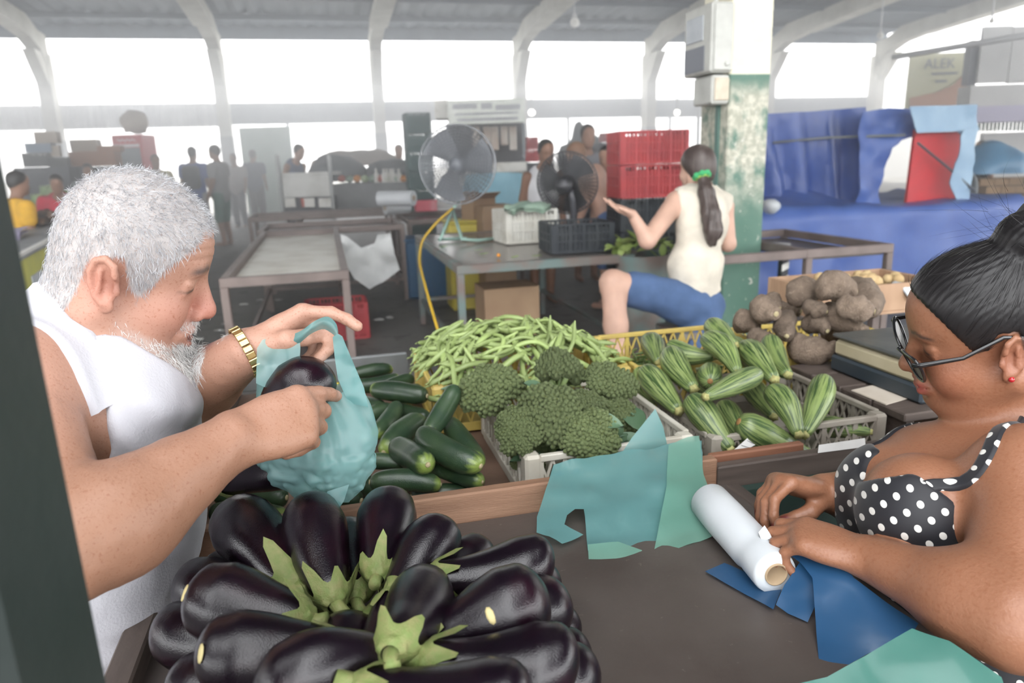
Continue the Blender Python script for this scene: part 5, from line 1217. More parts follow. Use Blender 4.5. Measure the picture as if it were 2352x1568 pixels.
def band(pts, w, Sd, m, par, name, off=.004, uvcol=False):
    P = np.array([atd(*p) for p in pts]); t_ = np.linspace(0, 1, len(P)); tt = np.linspace(0, 1, 24); P = np.array([np.interp(tt, t_, P[:, k]) for k in range(3)]).T
    for _ in range(3): P[1:-1] = (P[:-2] + P[1:-1] * 2 + P[2:]) / 4
    us = np.linspace(-.5, .5, 9); T_ = np.gradient(P, axis=0); T_ /= np.linalg.norm(T_, axis=1)[:, None]; e = 1e-3
    def proj_(X, o):
        for _ in range(12):
            dd = Sd(X); gr = np.stack([(Sd(X + np.eye(3)[k] * e) - dd) / e for k in range(3)], -1); gr /= np.linalg.norm(gr, axis=-1)[..., None] + 1e-9; X = X - gr * (dd - o)[..., None] * .7
        return X, gr
    P, gr = proj_(P, off); sd = np.cross(gr, T_); sd /= np.linalg.norm(sd, axis=1)[:, None]
    X = np.stack([P + sd * (w * u) for u in us], 1); X, _ = proj_(X, off); X[:, 0], _ = proj_(X[:, 0], -.001); X[:, -1], _ = proj_(X[:, -1], -.001)
    mb = MB(); mb.grid(X); me = mb.mesh(name, True); at_ = me.attributes.new('cloth', 'FLOAT_VECTOR', 'POINT'); s__ = np.linspace(0, .24, 24); at_.data.foreach_set('vector', np.stack([np.stack([s__, np.full(24, w * u), np.zeros(24)], 1) for u in us], 1).astype(np.float32).ravel()); return link(name, me, m, par)
band([(40, 672, .95), (90, 735, .9), (150, 800, .89), (215, 860, .89), (260, 930, .89)], .062, S, M['tank'], man, 'shoulder_strap', .005)
mb = MB()
shorts = SDF()
for s in (-1, 1):
    hp = pelv + lat * .085 * s - EZ * .03; kn = np.array([hp[0] + .06, hp[1], .40]); shorts.u(_cap(hp, kn, .096, .085), .04)
shorts.u(_ell(pelv, (.142, .178, .13), RT), .05); shorts.inter(_box((pelv[0], pelv[1], .54), (.4, .4, .2)), .004); VS, QS = shorts.mesh((-1.1, .6, .3), (-.1, 1.5, .85), .008)
M['grey_cloth'] = mat('grey_shorts_cloth', (.16, .17, .2), .9, (.12, .13, .15), 20, bump=.001, bscale=200)
link('shorts', qmesh('shorts', smooth_mesh(VS, QS, 1), QS), M['grey_cloth'], man)
# gold wrist watch
M['gold'] = mat('gold_metal', (.62, .45, .2), .25, (.5, .36, .15), 30, metal=.9)
wt = thing('wristwatch', wrL - dL * .012, 'gold bracelet watch on the wrist holding the bag', 'watch')
wc = wrL - dL * .004; Rw = frame(dL, nL); ang = np.linspace(0, 2 * np.pi, 25)[:-1]
for i, a in enumerate(ang): 
    rr = .0385; pt = wc + Rw @ np.array([math.cos(a) * rr * .92, math.sin(a) * rr * 1.1, 0]); rad = Rw @ np.array([math.cos(a), math.sin(a), 0]); MB().box(pt, (.0035, .0088, .013), np.array([rad, np.cross(dL, rad), dL]).T, .001).build('bracelet_link', M['gold'], wt)
pt = wc + Rw @ np.array([-.042 * .3, .044, 0]); rad = nrm(pt - wc); Rf = frame(rad, dL); wcase = MB().lathe([(.016, -.003), (.0165, .002), (.015, .005), (.013, .0055)], 20, pt, Rf).build('watch_case', M['gold'], wt, True)
MB().lathe([(.0128, .0052), (.0128, .0062)], 20, pt, Rf).build('dial', M['teeth'], wcase)
# ------------------------------------------------------------------ the seated woman at the right
wom = thing('person', (.78, 1.0, 0), 'seated dark-haired woman in sunglasses and a polka dot dress, tying a blue bag', 'person')
H = Fr((.704, 1.027, 1.106), Rhead(160.4, 15.0, -13.2), 1.0)
S = SDF(); T = SDF()
fw_ = nrm([-.90, -.43, 0]); lt = np.cross(EZ, fw_); RB = np.array([fw_, lt, EZ]).T
ch_, wa, pv = atd(2215, 1165, 1.10), atd(2190, 1330, 1.10), atd(2230, 1560, 1.12)
nb = atd(2338, 1005, 1.095); sL = atd(2365, 1105, .93); sR = atd(2160, 1050, 1.26)
bL, bR = atd(2112, 1172, 1.0), atd(2040, 1140, 1.11)
for f, k in ((_ell(ch_, (.11, .16, .13), RB), .05), (_ell(wa, (.145, .17, .16), RB), .08), (_ell(pv, (.17, .19, .15), RB), .08), (_cap(nb - EZ * .045, sL, .056, .055), .05), (_cap(nb - EZ * .045, sR, .056, .055), .05),
             (_ell(bL, (.08, .078, .08), RB), .03), (_ell(bR, (.076, .074, .08), RB), .03)):
    S.u(f, k); T.u(f, k)
S.u(_cap(H(-.035, 0, -.05), nb, .056, .062), .04); S.u(_cap(H(.025, 0, -.085), nb + fw_ * .03 - EZ * .03, .036, .045), .03)
add_head(S, H, fat=.009, nose=.98, female=True)
elL, wrL = atd(2330, 1420, .80), atd(1992, 1280, .95)
S.u(_cap(sL, elL, .066, .052), .03); S.u(_ell(sL - EZ * .03, (.07, .07, .09)), .04)
ml = elL * .7 + wrL * .3; S.u(_cap(elL, ml, .05, .049), .03); S.u(_cap(ml, wrL, .049, .029), .03)
elR, wrR = atd(2075, 1150, 1.3), atd(1893, 1130, 1.16)
S.u(_cap(sR, elR, .055, .045), .03); S.u(_cap(elR, wrR, .045, .030), .03)
camdir = lambda p: nrm(CAM - p)
dL = nrm(atd(1880, 1242, .985) - wrL); nL = -camdir(wrL) * .12 - EZ * .95 
nL_ = add_hand(S, wrL + dL * .005, dL, nL, 'L', {'i': (22, 58, 36), 'm': (28, 60, 36), 'r': (34, 60, 36), 'p': (40, 60, 36)}, (3, 1, -1, -4), ((.016, .020, .012), (.040, .030, .028), (.062, .026, .042), (.082, .016, .050)), .88, 1.08)
dR = nrm(atd(1815, 1112, 1.14) - wrR); nR = camdir(wrR) * .35 - EZ * .9 
nR_ = add_hand(S, wrR + dR * .005, dR, nR, 'R', {'i': (48, 48, 20), 'm': (58, 40, 18), 'r': (58, 36, 15), 'p': (52, 34, 12)}, (2, 1, -1, -6), ((.016, .018, .016), (.040, .026, .038), (.060, .018, .052), (.076, .006, .062)), .92, 1.0)
for s in (-1, 1):
    hp = pv + lt * .1 * s - EZ * .02; kn = hp + fw_ * .30 + EZ * -.06 + lt * .05 * s; an = np.array([kn[0] + .02, kn[1], .07]); S.u(_cap(hp, kn, .095, .065), .05); S.u(_cap(kn, an, .06, .042), .03); S.u(_cap(an - EZ * .03, an + fw_ * .13 - EZ * .035, .038, .03), .02)
V, Q = S.mesh((.22, .45, 0), (1.18, 1.5, 1.32), .0029, zw=(.66, 4)); V = smooth_mesh(V, Q, 1, .4); Nn = vnormals(V, Q); hl = H.inv(V); isH = np.linalg.norm(V - H.o, axis=1) < .17
rgb = np.tile(np.array([.265, .118, .066]), (len(V), 1)); rgb = put(rgb, ss(V[:, 2], .98, 1.06) * (~isH), (.29, .132, .075))
for s in (-1, 1):
    rgb = put(rgb, gblob(hl, (.068, s * .045, -.03), .035) * isH, (.28, .1, .06), .6); rgb = put(rgb, gblob(hl, (-.005, s * .088, 0), .03) * isH, (.25, .09, .055), .6)
    cy = hl[:, 1] * s; bm = np.exp(-((hl[:, 2] - .041 + .3 * np.abs(cy - .03)) / .0035) ** 2) * ss(cy, .012, .018) * ss(-cy, -.054, -.046) * (hl[:, 0] > .05) * isH; rgb = put(rgb, bm, (.035, .025, .022), .9)
    em = np.exp(-(((hl[:, 1] - s * .034) / .013) ** 2 + ((hl[:, 2] - .0085) / .003) ** 2) ** 2) * (hl[:, 0] > .07) * isH; rgb = put(rgb, em, (.03, .022, .02), .9)
lip = np.exp(-((hl[:, 2] + .062) / .0105) ** 4 - (hl[:, 1] / .026) ** 4) * ss(hl[:, 0], .085, .0945) * isH; rgb = put(rgb, lip, (.32, .055, .06), .85)
hx = np.interp(hl[:, 0], [-.2, -.1, -.06, -.03, -.018, .004, .014, .03, .05, .065, .08, .1], [-.09, -.085, -.07, -.045, .04, .045, .02, .012, .045, .07, .088, .1])
scalp = ss(hl[:, 2] - hx, -.004, .004) * isH; rgb = put(rgb, scalp, (.03, .025, .025), .8)
for nl, d_, up, r in nL_ + nR_:
    q = V - nl; rgb = put(rgb, np.exp(-((q @ d_) / (r * .95)) ** 4 - ((np.linalg.norm(q - np.outer(q @ d_, d_), axis=1)) / (r * .85)) ** 4) * ((Nn @ up) > .4), (.13, .012, .018), .95)
link('body', qmesh('woman_body', V, Q, {'skin': ('FLOAT_COLOR', rgb)}), skin_mat('woman_skin', (.86, .78, .72), 220, rough=.42, ramp=(.5, .75)), wom)
# sleek pulled-back hair with a claw-clipped bun
M['black_hair'] = mat('black_hair', (.010, .009, .010), .38, (.018, .016, .016), 6, 4, (.3, .7), .0012, 14, spec=.35)
hs = SDF(); hs.u(H.ell((-.008, 0, .050), (.106, .083, .092)), .02); hs.u(H.ell((-.05, 0, .0), (.062, .07, .068)), .03); hs.u(H.ell((.03, 0, .06), (.066, .068, .066)), .02)
class _cut:
    pass
def hairregion(p):
    q = H.inv(p.reshape(-1, 3)); z = np.interp(q[:, 0], [-.2, -.1, -.06, -.035, -.02, .006, .016, .032, .05, .066, .082, .1], [-.075, -.07, -.06, -.035, .04, .042, .015, .008, .04, .066, .088, .105]); return ((z - q[:, 2]) * .6 + .001 * vnoise(q * 160)).reshape(p.shape[:-1])
hs.inter(hairregion, .004)
bun = H(-.06, 0, .142); hs.u(_ell(bun, (.036, .04, .03), H.R), .02); hs.u(_ell(H(-.075, .02, .135), (.03, .034, .03), H.R), .015); hs.u(_cap(H(-.075, 0, .1), bun, .035, .03), .02)
VH, QH = hs.mesh(H.o - .24, H.o + .24, .003); VH = smooth_mesh(VH, QH, 1); NH = vnormals(VH, QH); q = H.inv(VH)
# combed streaks flowing from the face to the bun
axis = np.array([-.8, 0, .6]); a_ = np.arctan2(q[:, 1], q @ np.array([.6, 0, .8])); VH = VH + NH * (.0005 * np.sin(a_ * 80 + 4 * vnoise(q * 20)))[:, None]
link('hair', qmesh('woman_hair', VH, QH), M['black_hair'], wom)
r_ = np.random.default_rng(9)
n = 3200; i = r_.integers(0, len(VH), n); tgt = H(-.06, 0, .145); d_ = tgt - VH[i]; d_ /= np.linalg.norm(d_, axis=1)[:, None]; d_ = d_ - NH[i] * ((d_ * NH[i]).sum(1))[:, None] + NH[i] * .05 + r_.normal(0, .04, (n, 3)); W_, T_ = strands(VH[i] - NH[i] * .0005, d_, .03 + .03 * r_.random(n), .0006, NH[i] * -.12, 3, 4)
link('hair_strands', qmesh('woman_hair_strands', W_, T_), M['black_hair'], wom)
n = 90; root = bun + r_.normal(0, .022, (n, 3)); d_ = (H.R @ (r_.normal(0, .5, (n, 3)) + [.5, 0, .45]).T).T; d_ /= np.linalg.norm(d_, axis=1)[:, None]; W_, T_ = strands(root, d_, .03 + .05 * r_.random(n), .0005, r_.normal(0, .5, (n, 3)), 5, 5); link('flyaway_hair', qmesh('flyaway', W_, T_), M['black_hair'], wom)
M['clip'] = mat('black_clip_plastic', (.016, .016, .018), .3, coat=.3)
cl = thing('hair_clip', H(-.085, .0, .155), 'black claw hair clip holding the woman\'s bun', 'hair clip')
for s in (-1, 1):
    mb = MB(); P = np.zeros((9, 5, 3))
    for ii in range(9):
        for jj in range(5):
            th = -.2 + 1.7 * jj / 4; yy = (ii - 4) / 4 * .042; P[ii, jj] = H(-.06 - .02 + s * .05 * math.sin(th) * 1.0 - .02, yy, .132 + .052 * math.cos(th) * (1 - .1 * (ii - 4) ** 2 / 16))
    mb.grid(P); mb.grid(P[:, ::-1] * 1.0 + (H.R @ np.array([0, 0, .004]))); mb.build('clip_jaw', M['clip'], cl, True)
    for ii in range(0, 9, 2): mb = MB(); mb.tube([P[ii, 4], P[ii, 4] + H.R @ np.array([-.006 * s, 0, -.014]), P[ii, 4] + H.R @ np.array([-.016 * s, 0, -.02])], [.004, .003, .0015], 6); mb.build('clip_tooth', M['clip'], cl, True)
mb = MB(); mb.tube([H(-.1, -.03, .185), H(-.1, .03, .185)], .006, 8); mb.build('clip_hinge', M['clip'], cl, True)
# sunglasses
M['specs'] = mat('black_glossy_acetate', (.012, .012, .013), .15, coat=.5); M['lens'] = mat('dark_brown_lens', (.02, .018, .016), .12, spec=.25)
sg = thing('sunglasses', H(.1, 0, .0), 'black cat-eye sunglasses slipped down the woman\'s nose', 'sunglasses')
GL = Fr(H(.112, 0, -.008), H.R @ np.array([[math.cos(.28), 0, math.sin(.28)], [0, 1, 0], [-math.sin(.28), 0, math.cos(.28)]]), 1.22)
for s in (-1, 1):
    shape = [(.008, .010), (.020, .019), (.040, .021), (.060, .024), (.066, .014), (.060, -.004), (.048, -.018), (.030, -.021), (.014, -.014), (.008, -.002)]
    tt = np.linspace(0, len(shape), 41)[:-1]; sh = np.array(shape); cp = np.array([np.interp(tt, range(len(sh) + 1), np.r_[sh[:, k], sh[0, k]]) for k in (0, 1)]).T
    for _ in range(2): cp = (cp + np.roll(cp, 1, 0) + np.roll(cp, -1, 0)) / 3
    P = np.array([GL(-.0045 * (y / .06) ** 2 * 2, s * y, z) for y, z in cp]); mb = MB(); mb.tube(P, .0024, 8, closed=True); rim_ = mb.build('rim', M['specs'], sg, True)
    mb = MB(); c_ = P.mean(0); R_ = [c_ + (P - c_) * f for f in (1, .7, .35)]; V_ = np.concatenate(R_ + [[c_]]); nP = len(P); F_ = [(k * nP + j, k * nP + (j + 1) % nP, (k + 1) * nP + (j + 1) % nP, (k + 1) * nP + j) for k in range(2) for j in range(nP)] + [(2 * nP + j, 2 * nP + (j + 1) % nP, 3 * nP) for j in range(nP)]
    mb.add(V_, F_); mb.build('lens', M['lens'], rim_, True)
    p0 = GL(-.012, s * .066, .016); mb = MB(); mb.tube([GL(-.004, s * .062, .018), p0, H(.05, s * .079, .014), H(.0, s * .0835, .038), H(-.03, s * .08, .03)], [.0035, .004, .003, .0028, .002], 8, flat=.5, up=EZ); mb.build('temple_arm', M['specs'], sg, True)
mb = MB(); mb.tube([GL(0, -.009, .008), GL(.003, 0, .011), GL(0, .009, .008)], .0026, 8); mb.build('bridge', M['specs'], sg, True)
M['ruby'] = mat('red_stone', (.35, .01, .015), .1, coat=.5)
ea = thing('earring', H(.0, .09, -.03), 'small red stud earring in the woman\'s ear', 'earring'); pe = H(-.002, .0895, -.026); mb = MB(); mb.ball(pe, .0042, 10, 8); mb.build('stone', M['ruby'], ea, True); mb = MB(); mb.lathe([(.0045, -.001), (.0045, .001)], 10, pe - H.R @ np.array([0, .003, 0]), frame(H.R[:, 1])); mb.build('setting', M['gold'], ea)
# polka dot dress
T.ops = [(s_, (lambda f: (lambda p: f(p) - .005))(f), k) for s_, f, k in T.ops]
n0 = atd(2075, 1068, 1.0); a1 = atd(2212, 1165, .98); a2 = atd(2006, 1022, 1.16)
npl = nrm(np.cross(a1 - n0, a2 - n0)); npl = npl if npl[2] > 0 else -npl
T.inter(lambda p: (p - n0) @ npl + .012 * 0, .004); T.sub(_ell(sL - EZ * .06 + lt * .03, (.085, .08, .12)), .01)
T.sub(_ell((bL + bR) / 2 + EZ * .095 + fw_ * .03, (.06, .065, .07)), .012)
for s in (-1, 1):
    hp = pv + lt * .1 * s - EZ * .02; kn = hp + fw_ * .27 - EZ * .05 + lt * .05 * s; T.u(_cap(hp, kn, .108, .092), .05)
VT, QT = T.mesh((.3, .5, .4), (1.2, 1.5, 1.15), .004); VT = smooth_mesh(VT, QT, 1); NT = vnormals(VT, QT)
g_ = (VT - ch_) @ RB; uv = np.c_[g_[:, 1] * 1.0 - g_[:, 0] * .55, g_[:, 2] - .35 * g_[:, 0], np.zeros(len(VT))]
VT = VT + NT * (.002 * fnoise(VT * 14, 2))[:, None]
m = bpy.data.materials.new('black_polka_dot_jersey'); m.use_nodes = True; nt = m.node_tree; L = nt.links.new; b_ = nt.nodes['Principled BSDF']; b_.inputs['Roughness'].default_value = .6; b_.inputs['Sheen Weight'].default_value = .15
at = N(nt, 'ShaderNodeAttribute', attribute_name='cloth'); mp = N(nt, 'ShaderNodeMapping'); mp.inputs['Rotation'].default_value = (0, 0, .75); L(at.outputs['Vector'], mp.inputs[0])
vo = N(nt, 'ShaderNodeTexVoronoi', voronoi_dimensions='2D'); vo.inputs['Scale'].default_value = 44; vo.inputs['Randomness'].default_value = .0; L(mp.outputs[0], vo.inputs['Vector'])
rp = N(nt, 'ShaderNodeMapRange'); rp.inputs[1].default_value = .235; rp.inputs[2].default_value = .205; L(vo.outputs['Distance'], rp.inputs[0])
mx = N(nt, 'ShaderNodeMix', data_type='RGBA'); mx.inputs[6].default_value = (.008, .008, .012, 1); mx.inputs[7].default_value = (.68, .66, .62, 1); L(rp.outputs[0], mx.inputs[0]); L(mx.outputs[2], b_.inputs['Base Color'])
M['dots'] = m
link('dress', qmesh('dress', VT, QT, {'cloth': ('FLOAT_VECTOR', uv)}), m, wom)
band([(2122, 1112, .925), (2150, 1085, .915), (2200, 1045, .905), (2260, 1005, .915), (2315, 975, .95), (2360, 965, 1.02)], .022, S, M['dots'], wom, 'strap')
band([(2008, 1045, 1.15), (2030, 1000, 1.16), (2070, 955, 1.18), (2105, 930, 1.2)], .014, S, M['dots'], wom, 'strap')
# the stool she sits on
M['stool'] = mat('worn_stool_wood', (.2, .13, .08), .6, (.13, .08, .05), 6, stretch=(1, 8, 1))
sp = pv - EZ * .17; t = thing('stool', (sp[0], sp[1], 0), 'wooden stool under the seated woman', 'stool'); sz = max(.3, sp[2])
MB().lathe([(.15, sz - .035), (.16, sz - .025), (.16, sz - .008), (.15, sz)], 24, (sp[0], sp[1], 0)).build('seat', M['stool'], t, True)
for k in range(4):
    a = k * math.pi / 2 + .6; mb = MB(); mb.tube([(sp[0] + .15 * math.cos(a), sp[1] + .15 * math.sin(a), 0), (sp[0] + .11 * math.cos(a), sp[1] + .11 * math.sin(a), sz - .03)], .018, 8); mb.build('leg', M['stool'], t, True)
# ------------------------------------------------------------------ carrier bag hanging from the man's hand
hb = thing('plastic_bag', atd(730, 1140, .98), 'translucent teal carrier bag hanging open from the man\'s hand', 'plastic bag')
nu, nv = 150, 70
yy = np.array([1150, 1120, 1075, 1030, 985, 930, 870, 820]); xl = np.array([715, 655, 592, 568, 572, 582, 590, 592]); xr = np.array([800, 838, 858, 866, 866, 848, 822, 805]); dp = np.array([.012, .036, .045, .046, .044, .04, .036, .034])
P = np.zeros((nu, nv, 3))
for i in range(nu):
    th = 2 * np.pi * i / nu; c, s_ = math.cos(th), math.sin(th)      # c: right, s_: towards the viewer when negative
    # rim: left panel and right strap run up to the hand, the mouth dips between them
    left = math.exp(-((th - math.pi) / .62) ** 2); right = math.exp(-(min(th, 2 * np.pi - th) / .58) ** 2)
    top = 905 - 25 * (s_ > 0) * s_ - 40 * left - 60 * right
    for j in range(nv):
        v = j / (nv - 1); y = 1152 + (top - 1152) * v; yc = max(y, 820)
        l, r, d_ = (np.interp(-yc, -yy, a) for a in (xl, xr, dp)); cx, hw = (l + r) / 2, (r - l) / 2
        if y < 860 and right > left: 
            k = min(1, (860 - y) / 95); px = 815 + (773 - 815) * k + (c - 1) * 30 * (1 - k * .7); dd = 1.045 + .0 * k - s_ * .03 * (1 - k)
        elif y < 860: 
            k = min(1, (860 - y) / 90); px = cx + c * hw + k * (-20 + 90 * max(0, abs(s_)) ** .8); dd = 1.045 + s_ * d_ * (1 - .5 * k)
        else: px = cx + c * hw * (1 if abs(c) > .9 else 1); dd = 1.045 + s_ * d_
        P[i, j] = atd(px, y, dd)
cen = atd(730, 1000, 1.045); nrmv = P - np.array([cen[0], cen[1], 0]) * [1, 1, 0] - P * [0, 0, 1]; nrmv /= np.linalg.norm(nrmv, axis=2)[..., None] + 1e-9
z_ = P[..., 2]; low = ss(-z_, -atd(730, 960, 1.045)[2], -atd(730, 1080, 1.045)[2])
fold = 1.1 * np.abs(vnoise(P * 22 + 3)) + .7 * np.abs(vnoise(P * 41 + 9)) + .35 * np.abs(vnoise(P * 83 + 5)); aa = np.arctan2(P[..., 1] - cen[1], P[..., 0] - cen[0]); pleat = np.sin(aa * 14 + 2 * vnoise(P * 12)) * (1 - low)
P = P + nrmv * ((fold - .45) * .015 * low + pleat * .0028)[..., None]
mb = MB(); mb.grid(P, closeu=True); mb.build('bag_body', M['teal_open'], hb, True)
strip = [atd(775, 772, 1.02), atd(770, 755, 1.02), atd(748, 738, 1.02), atd(716, 752, 1.0), atd(690, 775, 1.0), atd(655, 790, 1.01)]
pts = np.array(strip); t_ = np.linspace(0, 1, len(pts)); tt = np.linspace(0, 1, 22); pts = np.array([np.interp(tt, t_, pts[:, k]) for k in range(3)]).T
for _ in range(2): pts[1:-1] = (pts[:-2] + 2 * pts[1:-1] + pts[2:]) / 4
wd = np.interp(tt, [0, .3, .6, 1], [.012, .02, .02, .024]); up_ = nrm([.35, -.1, .9])
Gd = np.stack([pts + up_ * (w := u) * wd[:, None] + (CAM - pts) * (.004 * math.cos(u * 6)) for u in np.linspace(-.5, .5, 5)], 1); mb = MB(); mb.grid(Gd); mb.build('handle_strap', M['teal'], hb, True)
film_part('side_strap', [(764, 774), (776, 766), (786, 772), (806, 820), (836, 890), (846, 935), (800, 925), (776, 870), (768, 815)], plane_fn(atd(790, 850, 1.015), camdir(atd(790, 850, 1.015)), .006, 30), M['teal'], hb, 9)
film_part('back_panel', [(588, 880), (590, 800), (602, 780), (640, 769), (688, 766), (690, 800), (686, 850), (650, 868), (610, 890)], plane_fn(atd(640, 820, 1.0), camdir(atd(640, 820, 1.0)), .006, 26, 3), M['teal_open'], hb, 9)
# knotted lower corner
film_part('corner_tail', [(752, 1128), (802, 1112), (790, 1150), (772, 1178), (745, 1172)], plane_fn(atd(775, 1140, 1.0), camdir(atd(775, 1140, 1.0)), .005, 30), M['teal'], hb, 9)
# eggplants inside the bag
eg = [(atd(745, 838, 1.0), atd(640, 965, 1.02), .088, 'eggplant being lowered into the teal bag by the man'), (atd(728, 1062, 1.05), atd(640, 1085, 1.06), .062, 'eggplant lying inside the hanging teal bag')]
src = [o for o in C.objects if o.name.startswith('eggplant') and o.parent is None][0]
for p, q, w, lb in eg:
    d = q - p; L_ = max(np.linalg.norm(d), .16); wv = w / (2 * .25); copy_tree(src, M4(frame(d, (0, 0, 1)), p, (wv, wv, L_)), lb, 'eggplants in the bag')
# ------------------------------------------------------------------ people further back
SKINS = {'tan': (.42, .24, .16), 'brown': (.28, .15, .095), 'pale': (.58, .36, .27)}
for k_, c_ in SKINS.items(): M['skin_' + k_] = mat('skin_' + k_, c_, .55, tuple(v * .85 for v in c_), 12)
_mc = {}
def cloth(c, r=.85):
    if c not in _mc: _mc[c] = mat('cloth_%02d' % len(_mc), c, r, tuple(v * .8 for v in c), 9, bump=.002, bscale=40)
    return _mc[c]
HAIRC = {'dark': (.02, .017, .016), 'grey': (.2, .19, .18), 'red': (.25, .13, .07)}
def figure(label, base, h, az, shirt=(.3, .3, .3), pants=(.1, .1, .12), hair='dark', skin='tan', armL=None, armR=None, lean=0.0, seat=None, sleeve=.5, short=True, vox=.017, hairlen=0.0, extra=None, group=None, bag=None):
    """standing (or seated) clothed figure; lengths are fractions of the height h, x forward y left z up"""
    o = np.asarray(base, float); t = thing('person', o, label, 'person', group); a = math.radians(az); f = np.array([math.cos(a), math.sin(a), 0]); l = np.cross(EZ, f); R = np.array([f, l, EZ]).T
    B = Fr(o, R, h); S = SDF(); T = SDF(); Pn = SDF(); hz = .52 if seat is None else seat / h; c, s = math.cos(lean), math.sin(lean)
    U = lambda x, y, z: (x * c + (z) * s, y, hz + z * c - x * s)       # upper body pivots at the hips
    ar = [(armL or ((.0, .125, .13), (.06, .125, -.0)), 1), (armR or ((.0, -.125, .13), (.06, -.125, -.0)), -1)]
    for f_, k in ((B.ell(U(0, 0, .20), (.065, .10, .13)), .03), (B.ell(U(.005, 0, .07), (.068, .09, .11)), .04), (B.ell(U(0, 0, -.01), (.07, .095, .07)), .04)): S.u(f_, k * h); T.u(f_, k * h)
    S.u(B.cap(U(-.005, 0, .28), U(.01, 0, .36), .033), .02 * h)
    add_head(S, Fr(B(*U(.02, 0, .405)), R @ np.array([[c, 0, s], [0, 1, 0], [-s, 0, c]]), .245 * h / .42 * 1.0 * .98), detail=False)
    for (el, wr), sd in ar:
        sh = U(0, sd * .105, .265); e_ = U(*el); w_ = U(*wr); S.u(B.cap(sh, e_, .031, .026), .015 * h); S.u(B.cap(e_, w_, .026, .018), .012 * h); v = nrm(np.array(w_) - np.array(e_)); S.u(B.cap(w_, np.array(w_) + v * .05, .018, .014), .01 * h)
        S.u(B.cap(np.array(w_) + v * .05, np.array(w_) + v * .085, .010, .006), .006 * h)
        if sleeve > 0: T.u(B.cap(sh, np.array(sh) * (1 - sleeve) + np.array(e_) * sleeve, .04, .037), .015 * h)
    for sd in (-1, 1):
        hp = np.array([0, sd * .05, hz - .01]); kn = np.array([.02, sd * .055, .275]) if seat is None else np.array([.23, sd * .07, hz + .0]); an = np.array([-.005, sd * .055, .045]) if seat is None else np.array([.22, sd * .07, .045])
        S.u(B.cap(hp, kn, .05, .036), .02 * h); S.u(B.cap(kn, an, .036, .023), .015 * h); S.u(B.cap(an - [0, 0, .02], an + [.09, 0, -.025], .022, .018), .01 * h)
        Pn.u(B.cap(hp, kn, .06, .05), .02 * h)
        if not short: Pn.u(B.cap(kn, an, .048, .036), .015 * h)
    Pn.u(B.ell((0, 0, hz + .0), (.078, .10, .06)), .03 * h)
    lo, hi = o + np.array([-.62, -.62, 0]) * h, o + np.array([.62, .62, 1.12]) * h
    V, Q = S.mesh(lo, hi, vox); link('body', qmesh('body', smooth_mesh(V, Q, 1), Q), M['skin_' + skin], t)
    if shirt is not None:
        T.ops = [(s_, (lambda g: (lambda p: g(p) - .012 * h))(g), k) for s_, g, k in T.ops]; T.inter(B.cap(U(0, 0, -.2), U(0, 0, .292), .3), .01); T.sub(B.cap(U(.02, 0, .34), U(.0, 0, .31), .045), .01)
        V, Q = T.mesh(lo, hi, vox); link('shirt', qmesh('shirt', smooth_mesh(V, Q, 1), Q), cloth(shirt), t)
    if pants is not None:
        V, Q = Pn.mesh(lo, hi, vox); link('shorts' if short else 'trousers', qmesh('trousers', smooth_mesh(V, Q, 1), Q), cloth(pants), t)
    if hair:
        K = SDF(); Hh = Fr(B(*U(.02, 0, .405)), R @ np.array([[c, 0, s], [0, 1, 0], [-s, 0, c]]), .245 * h / .42 * .98); K.u(Hh.ell((-.012, 0, .056), (.103, .083, .088)), .01); K.u(Hh.ell((-.045, 0, .01), (.065, .07, .07)), .02)
        if hairlen: K.u(Hh.cap((-.09, 0, .0), (-.1, 0, -hairlen), .05, .03), .03)
        K.inter(lambda p: (lambda q: (np.interp(q[..., 0], [-.2, -.04, .04, .085, .2], [-.1 if not hairlen else -.5, -.06, .02, .075, .1]) - q[..., 2]) * Hh.k)(Hh.inv(p)), .01)
        V, Q = K.mesh(Hh.o - .25 * h, Hh.o + .25 * h, vox * .75); link('hair', qmesh('hair', smooth_mesh(V, Q, 1), Q), cloth(HAIRC[hair], .5), t)
    if bag:
        mb = MB(); mb.box(B(*U(-.105, 0, .17)), (.09 * h, .17 * h, .24 * h), R, .03 * h); mb.build('backpack', cloth(bag), t, True)
    return t
def ground(x, y, Y): p = aty(x, y, Y); return np.array([p[0], p[1], 0])
# woman with the ponytail, seen from behind
w3 = thing('person', (1.1, 3.95, 0), 'woman seen from behind with a long ponytail, cream sleeveless top and denim shorts', 'person')
D = 4.0; h3 = atd(1600, 392, D + .02); az3 = math.radians(118); f3 = np.array([math.cos(az3), math.sin(az3), 0]); l3 = np.cross(EZ, f3); R3 = np.array([f3, l3, EZ]).T
S = SDF(); T = SDF(); Pn = SDF(); HH = Fr(h3, R3, 1.0)
ch3, ws3, hp3 = atd(1612, 510, D), atd(1597, 615, D - .02), atd(1590, 700, D - .02)
for f_, k in ((_ell(ch3, (.10, .155, .19), R3), .05), (_ell(ws3, (.12, .16, .16), R3), .06), (_ell(hp3, (.13, .18, .12), R3), .06), (_cap(atd(1612, 445, D), atd(1556, 462, D - .03), .06, .055), .04), (_cap(atd(1612, 445, D), atd(1660, 470, D + .06), .06, .055), .04)): S.u(f_, k); T.u(f_, k)
S.u(_cap(h3 - EZ * .06, atd(1610, 440, D), .05, .06), .03); add_head(S, HH, detail=False)
shl, el, wr = atd(1552, 465, D - .03), atd(1487, 552, D - .16), atd(1452, 492, D - .2)
S.u(_cap(shl, el, .056, .046), .03); S.u(_cap(el, wr, .045, .027), .02); hd = nrm(atd(1415, 475, D - .22) - wr)
